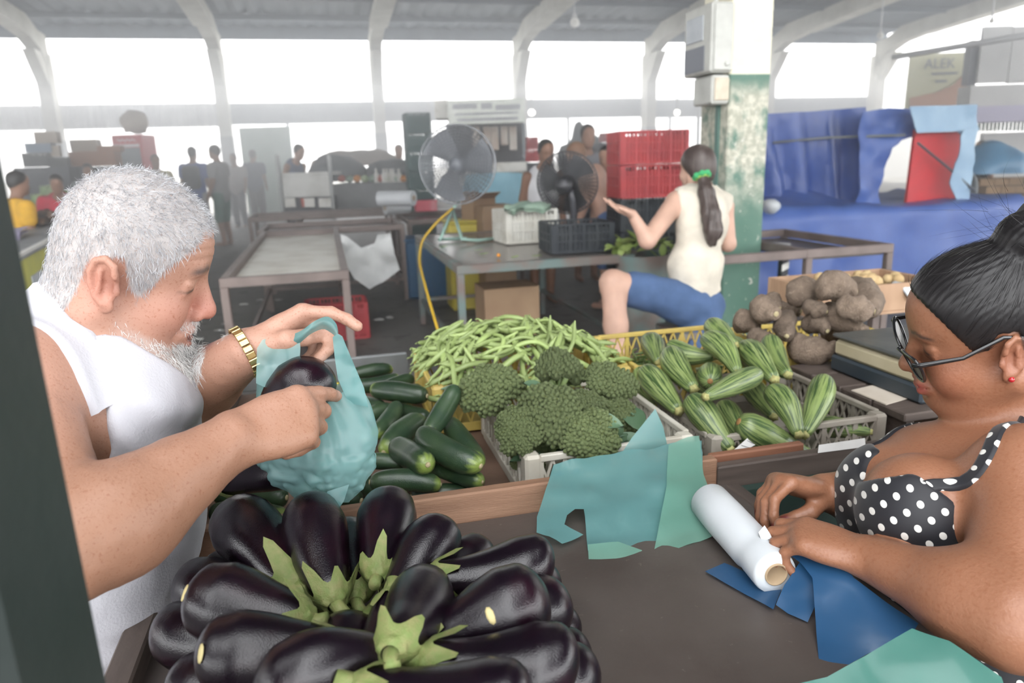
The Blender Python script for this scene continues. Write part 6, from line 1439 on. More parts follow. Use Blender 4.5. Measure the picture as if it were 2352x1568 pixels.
add_hand(S, wr, hd, (0, -.3, .9), 'L', {'i': (10, 15, 10), 'm': (5, 12, 10), 'r': (0, 12, 10), 'p': (0, 15, 10)}, (8, 2, -3, -10), None, .95)
S.u(_cap(atd(1664, 478, D + .06), atd(1672, 560, D + .1), .05, .045), .03); S.u(_cap(atd(1672, 560, D + .1), atd(1650, 560, D + .4), .043, .03), .02)
knl, anl = atd(1408, 650, D - .2), atd(1425, 905, D - .22); S.u(_cap(atd(1575, 700, D - .05), knl, .098, .07), .05); S.u(_cap(knl, knl * .62 + anl * .38, .066, .062), .03); S.u(_cap(knl * .62 + anl * .38, anl, .062, .04), .03); S.u(_cap(anl, anl + np.array([-.1, -.08, -.04]), .04, .03), .02)
knr, anr = atd(1605, 850, D - .1), atd(1625, 985, D - .05); S.u(_cap(atd(1612, 712, D), knr, .10, .07), .05); S.u(_cap(knr, anr, .065, .042), .03); S.u(_cap(anr, anr + np.array([.0, .12, -.03]), .04, .03), .02)
V, Q = S.mesh(np.array([.35, 3.35, 0]), np.array([1.75, 4.65, 1.6]), .0085); link('body', qmesh('body', smooth_mesh(V, Q, 1), Q), M['skin_pale'], w3)
T.ops = [(s_, (lambda g: (lambda p: g(p) - .012))(g), k) for s_, g, k in T.ops]; T.sub(_cap(atd(1612, 420, D), atd(1612, 446, D), .07), .01); T.sub(_ell(shl - EZ * .0 + (-.035, -.01, 0), (.05, .07, .095)), .015); T.sub(_ell(atd(1690, 490, D + .08), (.05, .07, .1)), .015)
zc = atd(1590, 668, D)[2]; T.inter(lambda p: (zc - p[..., 2]) + .02 * np.sin(p[..., 0] * 11), .004)
V, Q = T.mesh(np.array([.7, 3.5, .5]), np.array([1.7, 4.5, 1.4]), .008); V = smooth_mesh(V, Q, 1); Nv = vnormals(V, Q); V = V + Nv * (.007 * fnoise(V * 11, 3))[:, None]; link('top', qmesh('top', V, Q), cloth((.68, .62, .52)), w3)
Pn.u(_cap(atd(1580, 695, D - .05), knl * .72 + atd(1575, 700, D - .05) * .28, .112, .098), .04); Pn.u(_ell(hp3, (.142, .19, .11), R3), .05); Pn.u(_cap(atd(1612, 712, D), knr * .8 + atd(1612, 712, D) * .2, .112, .095), .05)
V, Q = Pn.mesh(np.array([.4, 3.4, .1]), np.array([1.7, 4.5, 1.0]), .009); V = smooth_mesh(V, Q, 1); Nv = vnormals(V, Q); V = V + Nv * (.004 * fnoise(V * 16, 2))[:, None]; M['denim'] = mat('blue_denim', (.075, .13, .26), .85, (.055, .1, .2), 14, 5, (.35, .65), .001, 200); link('shorts', qmesh('shorts', V, Q), M['denim'], w3)
K = SDF(); K.u(HH.ell((-.012, 0, .052), (.106, .086, .092)), .01); K.u(HH.ell((-.05, 0, .0), (.07, .076, .075)), .03)
K.inter(lambda p: (lambda q: np.interp(q[..., 0], [-.2, -.04, .04, .085, .2], [-.075, -.06, .02, .075, .1]) - q[..., 2])(HH.inv(p)), .01)
sc = atd(1612, 403, D - .12); pt = [sc, atd(1622, 440, D - .14), atd(1632, 490, D - .15), atd(1638, 530, D - .145), atd(1636, 556, D - .14)]
for a_, b_, ra, rb in zip(pt[:-1], pt[1:], (.028, .04, .05, .048), (.04, .05, .048, .026)): K.u(_cap(a_, b_, ra, rb), .02)
V, Q = K.mesh(h3 + [-.3, -.4, -.55], h3 + [.35, .3, .2], .007); V = smooth_mesh(V, Q, 1); Nv = vnormals(V, Q); ang = np.arctan2(V[:, 1] - sc[1], V[:, 0] - sc[0]); V = V + Nv * (.003 * np.sin(V[:, 0] * 260 + 3 * vnoise(V * 9)) * (V[:, 2] < sc[2]))[:, None]
M['brown_hair'] = mat('greying_brown_hair', (.05, .035, .03), .45, (.13, .105, .095), 9, 5, (.4, .8), .003, 20, stretch=(4, 4, .6)); link('ponytail_hair', qmesh('hair', V, Q), M['brown_hair'], w3)
sr = thing('hair_scrunchie', sc, 'bright green scrunchie on the ponytail', 'scrunchie'); Rs = frame(nrm(pt[1] - pt[0]), E1); mb = MB(); tt = np.linspace(0, 2 * np.pi, 37)[:-1]
mb.tube([sc + Rs @ np.array([.036 * math.cos(a), .036 * math.sin(a), 0]) for a in tt], [.014 + .004 * math.sin(a * 7) for a in tt], 8, closed=True); mb.build('ruffle', cloth((.06, .42, .16)), sr, True)
mb = MB(); mb.tube([sc + Rs @ np.array([.03 * math.cos(a), .03 * math.sin(a), .012]) for a in tt], .008, 8, closed=True); mb.build('inner_band', cloth((.3, .5, .1)), sr, True)
st_ = hp3 - EZ * .12; t = thing('stool', (st_[0], st_[1], 0), 'plain stool under the ponytailed woman', 'stool'); MB().box((st_[0], st_[1], st_[2] - .02), (.3, .3, .04), RG, .008).build('seat', M['frame_green'], t)
for sx in (-1, 1):
    for sy in (-1, 1): MB().box(np.array([st_[0], st_[1], (st_[2] - .04) / 2]) + E1 * .12 * sx + E2 * .12 * sy, (.03, .03, st_[2] - .04), RG).build('leg', M['frame_green'], t)

# ------------------------------------------------------------------ crates, fans and goods on the middle tables
def crate_at(name, label, px, z, sx, sy, h, m, ay=E2, ax=E1, group=None): p = atz(*px, z); return crate(name, label, p, ax, ay, sx, sy, h, m, slots=True, group=group, solid=True)
rot_ = lambda a: (E1 * math.cos(a) + E2 * math.sin(a), -E1 * math.sin(a) + E2 * math.cos(a))
a1_, a2_ = rot_(math.radians(-3)); crate_at('produce_crate', 'black plastic crate standing empty on the steel table', (1268, 585), .781, .42, .36, .19, 'cr_black', a2_, a1_)
M['cr_offwhite'] = mat('offwhite_plastic', (.62, .61, .56), .55, (.5, .48, .42), 8)
crate_at('produce_crate', 'off-white plastic crate with green netting behind the black one', (1165, 562), .781, .40, .36, .24, 'cr_offwhite', *rot_(math.radians(4))[::-1])
M['net'] = mat('green_netting', (.26, .38, .3), .8, (.35, .46, .36), 12, 6, (.3, .7), .004, 60)
pn = atz(1215, 480, 1.03); V, T_ = sheet([(0, 0), (.34, 0), (.38, .15), (.3, .28), (.05, .26)], lambda Qq: np.array([pn + E1 * (x - .18) + E2 * (y - .02) + EZ * (.045 * math.sin(x * 7) * math.sin(y * 9) + .02 * vnoise(np.array([[x * 18, y * 18, 1.]]))[0]) for x, y in Qq]), .03)
mb = MB(); mb.add(V, T_); mb.add(V - EZ * .02, [f[::-1] for f in T_]); mb.build('netting', M['net'], None, True, label='green netting bunched on top of the off-white crate', cat='netting')
base = atd(1505, 520, 5.75); bx, by = base[0] - .28, base[1]
for k in range(6):
    red = k >= 4; tz = .262 * k
    crate('produce_crate', ['lowest black crate of the stack beside the column', 'second black crate of the stack from the floor', 'third black crate of the stack from the floor', 'black crate directly under the two red ones', 'lower red crate of the stack behind the ponytailed woman', 'top red crate of the stack behind the ponytailed woman'][k], np.array([bx, by, tz]), *rot_(math.radians(-6)), .56, .4, .255, 'cr_red' if red else 'cr_black', slots=True, solid=True, group='crates stacked by the column')
M['label_white'] = mat('white_label', (.7, .66, .62), .6)
for k in (4, 5): o_, ax_ = np.array([bx, by, .262 * k]), rot_(math.radians(-6)); 
M['cage'] = mat('grey_fan_wire', (.28, .29, .31), .4, metal=.6); M['cage_dark'] = mat('dark_fan_wire', (.05, .05, .055), .35, metal=.3); M['blade'] = mat('grey_fan_blade', (.16, .17, .19), .4); M['blade_dark'] = mat('translucent_dark_blade', (.07, .07, .08), .3); M['fan_green'] = mat('pale_green_tube', (.3, .46, .4), .4)
def fan(label, c, n, r, wire, blade, leg=None):
    t = thing('fan', (c[0], c[1], leg[0][2] if leg else c[2] - r), label, 'fan'); n = nrm(n); R = frame(n, np.cross(EZ, n)); A = np.linspace(0, 2 * np.pi, 49)[:-1]
    cz = lambda rr, s: s * r * .22 * (1 - (rr / r) ** 2)
    for s in (-1, 1):
        mb = MB()
        for rr in np.linspace(.18, 1, 12) * r: mb.tube([c + R @ np.array([rr * math.cos(a), rr * math.sin(a), cz(rr, s)]) for a in A], .0034, 4, closed=True)
        for a in np.linspace(0, 2 * np.pi, 49)[:-1]: mb.tube([c + R @ np.array([q * r * math.cos(a), q * r * math.sin(a), cz(q * r, s)]) for q in (.16, .5, .8, 1)], .0026, 4)
        mb.build('guard', M[wire], t)
    mb = MB(); mb.tube([c + R @ np.array([r * math.cos(a), r * math.sin(a), 0]) for a in A], .007, 6, closed=True); mb.build('rim', M[wire], t, True)
    for k in range(3):
        mb = MB(); P = np.zeros((8, 6, 3))
        for i in range(8):
            for j in range(6):
                q = .14 + .78 * i / 7; aa = k * 2.094 + (j / 5 - .5) * (1.25 - .25 * i / 7) + .25 * i / 7; P[i, j] = c + R @ np.array([q * r * math.cos(aa), q * r * math.sin(aa), (j / 5 - .5) * .11 * r])
        mb.grid(P); mb.grid(P[:, ::-1] + n * .003); mb.build('blade', M[blade], t, True)
    mb = MB(); mb.lathe([(.0, -.06), (.12 * r + .02, -.05), (.15 * r + .02, .0), (.12 * r + .02, .06), (.0, .065)], 18, c, R, capb=False, capt=False); mb.build('hub', M[blade], t, True)
    mb = MB(); mb.lathe([(.045, -.2), (.065, -.16), (.065, -.06), (.05, -.04)], 16, c, R); mb.build('motor', M[wire], t, True)
    if leg:
        for k, L_ in enumerate(leg[1]): mb = MB(); mb.tube(L_, leg[2], 8); mb.build('stand_tube', M[leg[3]], t, True)
    return t
tz = .781; c1 = atd(1050, 378, 5.75); 
q0 = atz(1010, 553, tz + .015); q1 = atz(1062, 556, tz + .015); q2 = atz(1132, 548, tz + .015)
neck = np.array([c1[0] - .01, c1[1] + .08, c1[2] - .3]); low_ = aty(1040, 480, neck[1] - .1)
fan('large grey wire-guard fan on a green tube stand on the steel table', c1, (-.15, -1, .05), .31, 'cage', 'blade', (np.array([0, 0, tz]), [[c1 + [0, .12, 0], neck, low_], [low_, low_ * .5 + q0 * .5, q0, q0 + [-.02, .1, 0], q0 + [.2, .12, 0]], [low_, low_ * .45 + q1 * .55, q1 + [0, 0, .02], q1 * .5 + q2 * .5 - [0, 0, .0], q2]], .013, 'fan_green'))
c2 = atd(1303, 420, 5.3); fan('black desk fan behind the off-white crate', c2, (.25, .96, .1), .225, 'cage_dark', 'blade_dark', (np.array([0, 0, tz]), [[c2 + [0, -.1, 0], c2 + [.03, -.08, -.12], np.array([c2[0] + .05, c2[1] - .05, tz + .02])], [np.array([c2[0] - .08, c2[1] - .05, tz + .015]), np.array([c2[0] + .18, c2[1] - .05, tz + .015])]], .022, 'blade_dark'))
M['cord'] = mat('yellow_cord', (.65, .42, .04), .5)
P = [atd(1040, 478, 5.4), atd(1005, 508, 5.2), atd(968, 552, 5.05), atd(962, 600, 4.75), atd(975, 650, 4.45), atd(990, 705, 4.25), atd(1005, 755, 4.1), atd(1016, 800, 4.05)]; P = np.array(P); ti = np.linspace(0, 1, len(P)); tt = np.linspace(0, 1, 40); P = np.array([np.interp(tt, ti, P[:, k]) for k in range(3)]).T
for _ in range(3): P[1:-1] = (P[:-2] + 2 * P[1:-1] + P[2:]) / 4
P = np.concatenate([P, [[P[-1][0] + .03, P[-1][1] - .1, .02], [P[-1][0] + .3, P[-1][1] - .2, .01]]])
MB().tube(P, .009, 6).build('power_cord', M['cord'], None, True, label='yellow power cord hanging from the large fan to the floor', cat='cord')
# scraps on the steel table
M['scrap_green'] = mat('green_scrap', (.2, .3, .06), .6); M['orange'] = mat('orange_fruit', (.75, .28, .02), .5)
mb = MB(); mb.ball(atz(1145, 586, .793), .012, 10, 8); mb.build('orange_fruit', M['orange'], None, True, label='tiny orange fruit lying on the steel table', cat='fruit')
for k, (x, y, lb) in enumerate(((1090, 575, 'green leaf scrap on the bright end of the steel table, left'), (1102, 584, 'green leaf scrap beside the orange fruit'), (1175, 592, 'yellow-green leaf scrap right of the orange fruit'), (1222, 588, 'yellow-green leaf scrap in front of the black crate'), (1010, 568, 'green leaf scrap under the fan stand'))):
    mb = MB(); leaf(mb, atz(x, y, .783), E1 + E2 * (k % 3 - 1) * .5, EZ, .06, .03, -.1); mb.build('leaf_scrap', M['scrap_green'], None, True, label=lb, cat='leaf', group='leaf scraps on the steel table')
# greens behind the woman's arm
M['greens'] = mat('leafy_greens', (.18, .26, .06), .6, (.3, .36, .12), 12, 5, (.3, .7), rnd=.2)
gt_ = thing('greens_bucket', ground(1475, 620, 4.55), 'dark bucket heaped with green leaves beside the ponytailed woman', 'bucket'); gb = aty(1475, 575, 4.55)
MB().lathe([(.14, .0), (.17, gb[2] - .02), (.165, gb[2] - .02), (.13, .02)], 20, (gb[0], gb[1], 0)).build('bucket', M['frame_green'], gt_, True)
for k in range(70):
    a = rng.random() * 6.28; rr = .22 * math.sqrt(rng.random()); p = gb + [rr * math.cos(a), rr * math.sin(a) * .7, .0 + .1 * (1 - rr / .24)]; mb = MB(); leaf(mb, p, rng.normal(0, 1, 3) * [1, 1, .5] + [0, -.3, .2], (0, 0, 1), .09, .05, .2, 5, 3); mb.build('leaf', M['greens'], gt_, True)
# men between the fans
figure('shirtless man bending over with his bare back to the viewer', ground(1405, 480, 6.6), 1.6, 150, None, (.12, .2, .4), 'red', 'pale', lean=.5, armL=((.05, .13, .13), (.16, .1, .05)), armR=((.05, -.13, .13), (.16, -.1, .05)), vox=.012)
figure('dark-haired man in a white tank top behind the black fan', ground(1242, 480, 7.0), 1.56, -70, (.72, .72, .74), (.1, .1, .12), 'dark', 'brown', lean=.2, sleeve=0, vox=.012)
figure('man with dark hair in a white shirt left of the red crates', ground(1408, 480, 7.4), 1.5, -120, (.75, .74, .7), (.1, .1, .12), 'dark', 'tan', lean=.25)
figure('dark-haired person half hidden behind the shirtless man', ground(1345, 480, 8.2), 1.72, -80, (.2, .2, .22), (.1, .1, .12), 'dark', 'brown', lean=.1)
# things on the floor under the tables
M['card'] = mat('brown_cardboard', (.34, .23, .14), .85, (.28, .18, .11), 5)
def carton(name, label, c, size, m='card', rot=0.0, flaps=True, tape=True, group=None, cat='carton'):
    R = RG @ rotz(rot); t = thing(name, c, label, cat, group); s = np.asarray(size, float); c = np.asarray(c, float) + EZ * s[2] / 2; th = .006
    for (d, sz) in (((0, -s[1] / 2, 0), (s[0], th, s[2])), ((0, s[1] / 2, 0), (s[0], th, s[2])), ((-s[0] / 2, 0, 0), (th, s[1], s[2])), ((s[0] / 2, 0, 0), (th, s[1], s[2]))): MB().box(c + R @ np.array(d), sz, R).build('side', M[m], t)
    MB().box(c - EZ * s[2] / 2 * .97, (s[0], s[1], th), R).build('bottom', M[m], t)
    if flaps:
        for sg in (-1, 1): MB().box(c + R @ np.array([0, sg * (s[1] / 2 + .05), s[2] / 2 + .02]), (s[0] * .96, .11, th), R @ np.array([[1, 0, 0], [0, math.cos(.5 * sg), -math.sin(.5 * sg)], [0, math.sin(.5 * sg), math.cos(.5 * sg)]])).build('flap', M[m], t)
    else: MB().box(c + EZ * s[2] / 2 * .99, (s[0], s[1], th), R).build('lid', M[m], t)
    return t
carton('cardboard_box', 'large brown cardboard box under the steel table', aty(1165, 730, 4.7) * [1, 1, 0] + [0, 0, .24], (.36, .3, .34), flaps=False)
MB().box(aty(1165, 730, 4.7) * [1, 1, 0] + [0, 0, .12], (.7, .4, .235), RG, .01).build('low_platform', M['wood_dark'], None, label='dark low platform under the large cardboard box', cat='platform')
crate('produce_crate', 'dark red crate on the floor under the pale tray table', aty(700, 735, 5.6) * [1, 1, 0] + EZ * .0, E1, E2, .5, .36, .3, 'cr_red', slots=True, solid=True)
M['carton_yellow'] = mat('yellow_carton', (.62, .5, .05), .7)
yc = carton('yellow_carton', 'yellow printed carton on the floor behind the holding hand', aty(742, 812, 4.05) * [1, 1, 0] + EZ * .02, (.14, .14, .2), 'carton_yellow', flaps=False)
for k in range(6): p = aty(722 + k * 6.2, 801, 3.97); MB().box(p, (.009, .002, .016), RG).build('printed_letter', M['scale_navy'], yc)
M['sack'] = mat('white_woven_sack', (.68, .69, .68), .7, (.55, .56, .56), 6, 4, (.3, .7), .003, 40, transl=.2)
sp0 = G(.42, 6.0, .75)
V, T_ = sheet([(782, 538), (800, 545), (830, 570), (862, 560), (868, 540), (898, 537), (905, 580), (918, 618), (880, 648), (848, 662), (815, 640), (790, 600)], plane_fn(sp0, -E2, .03, 9, 3, .02, 16), 8)
mb = MB(); mb.add(V, T_); mb.add(V + E2 * .05, [f[::-1] for f in T_]); mb.build('sack', M['sack'], None, True, label='white woven sack hanging beside the pale tray table', cat='sack')
# litter on the floor
M['litter'] = mat('white_litter', (.7, .7, .68), .8)
for k, (x, y) in enumerate(((520, 745), (455, 780), (450, 800), (470, 730), (560, 700), (600, 690), (545, 552), (870, 735), (895, 730), (640, 690), (480, 700), (505, 760))):
    p = atz(x, y, .01); mb = MB(); pts = rng.normal(0, 1, (9, 3)) * [.05, .03, .006]; V_ = np.array([[.06 * math.cos(a) * (.6 + .5 * rng.random()), .035 * math.sin(a) * (.6 + .5 * rng.random()), .012 * rng.random()] for a in np.linspace(0, 6.28, 9)[:-1]]); mb.add(np.r_[V_, [[0, 0, .02]]] + p, [(i, (i + 1) % 8, 8) for i in range(8)])
    mb.build('litter_scrap', M['litter'], None, True, label='crumpled white scrap on the dirty floor', cat='litter', group='white scraps littering the floor')
# plastic rolls, red carton, papers on the far brown table
def roll(label, px, z, r, L_, ax): 
    p = atz(*px, z); t = thing('plastic_roll', p - EZ * r, label, 'plastic roll', 'plastic rolls on the brown table'); R = frame(ax, EZ); mb = MB(); mb.lathe([(.3 * r, 0), (r, 0), (r, L_), (.3 * r, L_)], 20, p, R); mb.build('film', M['roll_film'], t); mb = MB(); mb.lathe([(.3 * r, -.01), (.34 * r, -.01), (.34 * r, L_ + .01), (.3 * r, L_ + .01)], 14, p, R); mb.build('core', M['core'], t)
roll('upper fat white roll on the brown table beside the red carton', (950, 455), 1.0, .085, .42, -E1 * .8 + E2 * .5); roll('lower cream roll under the fat white one', (938, 474), .87, .08, .3, -E1 * .6 - E2 * .2)
M['carton_red'] = mat('red_carton', (.62, .09, .13), .6, (.7, .3, .32), 6, 3, (.6, .7))
carton('red_carton', 'red and white carton on the brown table', atz(978, 484, .785), (.26, .2, .13), 'carton_red', flaps=False)
carton('paper_stack', 'pile of white papers beside the red carton', atz(1030, 478, .785), (.34, .25, .12), 'paper', flaps=False, cat='paper')
M['plastic_blue'] = mat('blue_drum', (.03, .1, .2), .5); M['plastic_yellow'] = mat('yellow_bin', (.6, .5, .08), .5)
def bin_(label, p, w, h, m): t = thing('bin', p, label, 'bin'); R = RG; MB().box(np.asarray(p) + EZ * h / 2, (w, w * .8, h), R, .02).build('body', M[m], t); MB().box(np.asarray(p) + EZ * (h + .01), (w * 1.06, w * .86, .03), R, .01).build('rim', M[m], t)
bin_('dark blue bin under the brown table', aty(980, 530, 7.6) * [1, 1, 0], .5, .6, 'plastic_blue'); bin_('yellow bin behind the fan stand', aty(1075, 540, 6.9) * [1, 1, 0], .42, .82, 'plastic_yellow')
carton('cardboard_box', 'small torn cardboard box on the yellow bin', aty(1100, 500, 6.9) * [1, 1, 0] + EZ * .845, (.25, .2, .2), rot=.4)
carton('cardboard_box', 'cardboard box standing behind the off-white crate', aty(1135, 520, 6.75) * [1, 1, 0], (.3, .3, .98), rot=.1, flaps=False)
t = thing('plate', atz(1782, 566, .725), 'white foam plate at the corner of the right table', 'plate'); MB().lathe([(.06, 0), (.075, .008), (.10, .016), (.098, .018), (.06, .004)], 20, atz(1782, 566, .722), np.eye(3)).build('dish', M['paper'], t, True); MB().lathe([(.05, .0035), (.055, .0055)], 16, atz(1782, 566, .722)).build('dish_ring', M['paper'], t)
# ------------------------------------------------------------------ left aisle
figure('man in a blue shirt with a dark backpack walking away down the aisle', ground(452, 440, 14.0), 1.80, 95, (.07, .14, .45), (.5, .5, .52), 'dark', 'brown', short=False, bag=(.05, .06, .08))
figure('man in a grey shirt and green shorts standing in the aisle', ground(508, 440, 13.4), 1.80, 170, (.3, .3, .31), (.06, .16, .13), 'dark', 'brown')
figure('person in grey far behind the man in green shorts', ground(545, 430, 17.5), 1.72, -90, (.42, .4, .4), (.15, .16, .2), 'dark', 'brown', short=False)
figure('person in navy standing farthest down the aisle', ground(588, 430, 18.0), 1.80, 90, (.05, .08, .16), (.06, .06, .08), 'dark', 'brown', short=False)
figure('person in pale yellow beside the red drinks cooler', ground(366, 430, 13.2), 1.66, -60, (.6, .55, .3), (.1, .1, .12), 'dark', 'brown')
figure('man in a dark blue vest leaning over the central stall', ground(668, 430, 13.0), 1.80, -30, (.09, .12, .22), (.1, .1, .12), 'dark', 'tan', lean=.35, sleeve=0)
figure('man in a pale shirt behind the bottles of the central stall', ground(922, 430, 13.6), 1.70, -90, (.55, .57, .6), (.1, .1, .12), 'grey', 'tan', sleeve=.6)
figure('person in a red shirt bending over the left stall', ground(140, 470, 8.2), 1.42, -60, (.5, .02, .05), (.1, .1, .12), 'dark', 'brown', lean=.35)
figure('person in a yellow shirt at the left edge beside the cabbages', ground(28, 480, 6.2), 1.42, 60, (.75, .42, .03), (.1, .1, .12), 'dark', 'brown', lean=.1)
figure('person in dark green behind the red-shirted one', ground(215, 470, 11.0), 1.55, -60, (.05, .1, .08), (.1, .1, .12), 'dark', 'brown', lean=.3)
figure('far person seen behind the blue plastic heap at the right', ground(2240, 470, 10.5), 1.42, 200, (.03, .03, .035), (.1, .1, .12), 'dark', 'tan')
# near left stall with a yellow banner
p0, p1 = atz(30, 590, .95), atz(190, 508, .95); d_ = nrm((p1 - p0) * [1, 1, 0]); s_ = np.cross(EZ, d_); Ls = np.linalg.norm(p1 - p0); Rb = np.array([d_, s_, EZ]).T
M['grey_top'] = mat('grey_stall_top', (.3, .31, .32), .6, (.22, .23, .24), 4); M['banner'] = mat('yellow_banner', (.62, .6, .12), .6, (.55, .55, .14), 4); M['banner_txt'] = mat('pale_banner_print', (.55, .58, .62), .6); M['banner_red'] = mat('red_banner_print', (.5, .12, .08), .6)
st = thing('market_stall', (p0 + p1) / 2 * [1, 1, 0] + s_ * .5, 'grey-topped stall with a yellow printed banner behind the old man\'s neck', 'stall')
MB().box((p0 + p1) / 2 + s_ * .55 - EZ * .03, (Ls + .6, 1.1, .05), Rb, .004).build('top', M['grey_top'], st)
MB().box((p0 + p1) / 2 - EZ * .006, (Ls + .6, .03, .018), Rb).build('white_edge', M['white_paint'], st)
bn_ = MB().box((p0 + p1) / 2 - EZ * .47 + s_ * .01, (Ls + .6, .02, .86), Rb).build('banner', M['banner'], st)
for k, (u, z, w, h, m) in enumerate(((-.3, -.21, .34, .11, 'banner_txt'), (.12, -.2, .3, .1, 'banner_txt'), (.5, -.2, .3, .1, 'banner_txt'), (-.25, -.33, .3, .03, 'banner_red'), (-.0, -.37, .5, .05, 'banner_txt'), (-.1, -.47, .6, .1, 'banner_txt'), (.35, -.45, .4, .08, 'banner_txt'), (-.3, -.6, .4, .1, 'banner_txt'))): MB().box((p0 + p1) / 2 + d_ * (u - .25) * Ls * .6 + EZ * z - s_ * .003, (w, .006, h), Rb).build('printed_block', M[m], bn_)
for a in (-.45, .45): MB().box((p0 + p1) / 2 * [1, 1, 0] + d_ * a * Ls + s_ * 1.0 + EZ * .45, (.05, .05, .9), Rb).build('leg', M['frame_brown'], st)
M['root'] = mat('brown_roots', (.16, .1, .065), .9, (.1, .06, .04), 12); M['cabbage'] = mat('cabbage_leaf', (.28, .42, .18), .6, (.4, .5, .28), 8); M['bag_green'] = film('green_bag_film', (.16, .38, .3), (.25, .48, .4)); M['lilac'] = cloth((.42, .38, .52))
for k in range(14):
    q = atz(55 + 80 * (k % 7) / 6, 508 - 14 * (k // 7) - 3 * (k % 3), .99 + .05 * (k // 7)); ang = -.2 + .5 * rng.random(); v = d_ * math.cos(ang) + s_ * math.sin(ang); t = thing('cassava_root', q - EZ * .035, 'brown root in the pile on the banner stall', 'root', 'brown roots on the banner stall')
    MB().tube([q - v * .16, q - v * .1, q, q + v * .1, q + v * .17], [.012, .033, .038, .03, .008], 9).build('root', M['root'], t, True); MB().tube([q + v * .16, q + v * .19], [.009, .006], 6).build('tail', M['root'], t, True)
for k, (x, y) in enumerate(((100, 462), (130, 458), (115, 440), (142, 442), (160, 452))):
    c_ = atz(x, y, 1.07 + .07 * (k == 2)); t = thing('cabbage', c_ - EZ * .1, ['cabbage nearest the roots on the left stall', 'second cabbage from the roots on the left stall', 'top cabbage of the heap on the left stall', 'pale cabbage at the back of the left stall heap', 'cabbage half hidden behind the old man\'s hair'][k], 'cabbage', 'cabbages on the left stall'); mb = MB(); mb.ball(c_, .1, 14, 10); mb.build('head', M['cabbage'], t, True)
    for j in range(7):
        a = j * .9; mb = MB(); leaf(mb, c_ + np.array([.05 * math.cos(a), .05 * math.sin(a), -.09]), (math.cos(a) * .6, math.sin(a) * .6, 1), (math.cos(a), math.sin(a), 0), .19, .16, .25); mb.build('outer_leaf', M['cabbage'], t, True)
mb = MB(); c_ = atz(78, 432, 1.14); mb.ball(c_, (.14, .12, .13), 14, 10); V_ = mb.V[0]; mb.V[0] = V_ + (V_ - c_) * (.35 * vnoise(V_ * 14))[:, None]; mb.build('green_plastic_bag', M['bag_green'], None, True, label='bulging green plastic bag on the left stall', cat='plastic bag')
mb = MB(); V, T_ = sheet([(0, 0), (.4, 0), (.42, .25), (.1, .3)], lambda Q_: np.array([atz(55, 540, .965) + d_ * (x - .2) + s_ * (y) + EZ * (.03 + .035 * vnoise(np.array([[x * 9, y * 9, 0.]]))[0]) for x, y in Q_]), .04); mb.add(V, T_); mb.add(V - EZ * .03, [f[::-1] for f in T_]); mb.build('lilac_cloth', M['lilac'], None, True, label='crumpled lilac cloth on the banner stall', cat='cloth')
# stacks along the left aisle
def stack(specs, depth, group):
    for lb, x0, x1, y0, y1, m, kind in specs:
        pa, pb2 = aty(x0, y1, depth), aty(x1, y1, depth); zt = aty(x0, y0, depth)[2]; w = abs(pb2[0] - pa[0]); c = np.array([(pa[0] + pb2[0]) / 2, depth, pa[2]])
        if kind == 'c': carton('cardboard_box', lb, c, (w, w * .7, zt - pa[2]), m, group=group, flaps=False)
        else: crate('produce_crate', lb, c - E1 * w / 2 - E2 * w * .3, E1, E2, w, w * .65, max(.14, zt - pa[2]), m, slots=True, group=group, solid=True)
M['card_pale'] = mat('pale_cardboard', (.42, .36, .3), .85, (.36, .3, .25), 5); M['card_blue'] = mat('blue_grey_carton', (.22, .28, .36), .8); M['card_dark'] = mat('dark_carton', (.08, .085, .1), .8)
M['card_rust'] = mat('rust_brown_carton', (.3, .15, .09), .85)
def base_block(label, x0, x1, y, depth, m, dz=.0): pa, pb2 = aty(x0, y, depth), aty(x1, y, depth); carton('stall_block', label, [(pa[0] + pb2[0]) / 2, depth, 0], (abs(pb2[0] - pa[0]), .8, pa[2] - .005), m, flaps=False, cat='stall')
base_block('dark stall block carrying the box pile at the left', 60, 170, 385, 12, 'card_dark'); stack([('dark crate at the foot of the left box pile', 64, 118, 352, 384, 'cr_black', 'k'), ('blue-grey carton in the middle of the left box pile', 70, 122, 330, 351, 'card_blue', 'c'), ('pale open box on top of the left box pile', 90, 135, 304, 330, 'card_pale', 'c'), ('white tub beside the left box pile', 122, 140, 334, 360, 'card_pale', 'c'), ('black crate right of the box pile', 120, 158, 362, 384, 'cr_black', 'k')], 12, 'left box pile')
base_block('brown stall block carrying the rust-coloured cartons', 172, 290, 384, 12.6, 'card_dark'); stack([('rust-brown carton, lower one beside the cooler', 178, 270, 350, 383, 'card_rust', 'c'), ('pale brown tray, upper left of the rust cartons', 173, 228, 322, 349, 'card_pale', 'c'), ('brown carton, upper right of the rust cartons', 232, 280, 336, 349, 'card_rust', 'c')], 12.6, 'rust carton pile')
pc = aty(320, 400, 14.5); cw = .56; t = thing('drinks_cooler', (pc[0], pc[1], 0), 'red drinks cooler with a glass door at the left back', 'cooler'); zt = aty(320, 310, 14.5)[2]
M['cooler_red'] = mat('cooler_red', (.55, .03, .05), .5); M['cooler_glass'] = mat('cooler_glass', (.14, .17, .2), .15); M['cooler_white'] = mat('cooler_white_strip', (.8, .8, .82), .4)
cab_ = MB().box((pc[0], pc[1], zt / 2), (cw, .6, zt), np.eye(3), .02).build('cabinet', M['cooler_red'], t); MB().box((pc[0], pc[1] - .305, zt - .55), (cw * .84, .02, .62), np.eye(3), .004).build('glass_door', M['cooler_glass'], cab_); MB().box((pc[0], pc[1] - .31, zt - .2), (cw * .84, .02, .05), np.eye(3)).build('light_strip', M['cooler_white'], cab_)
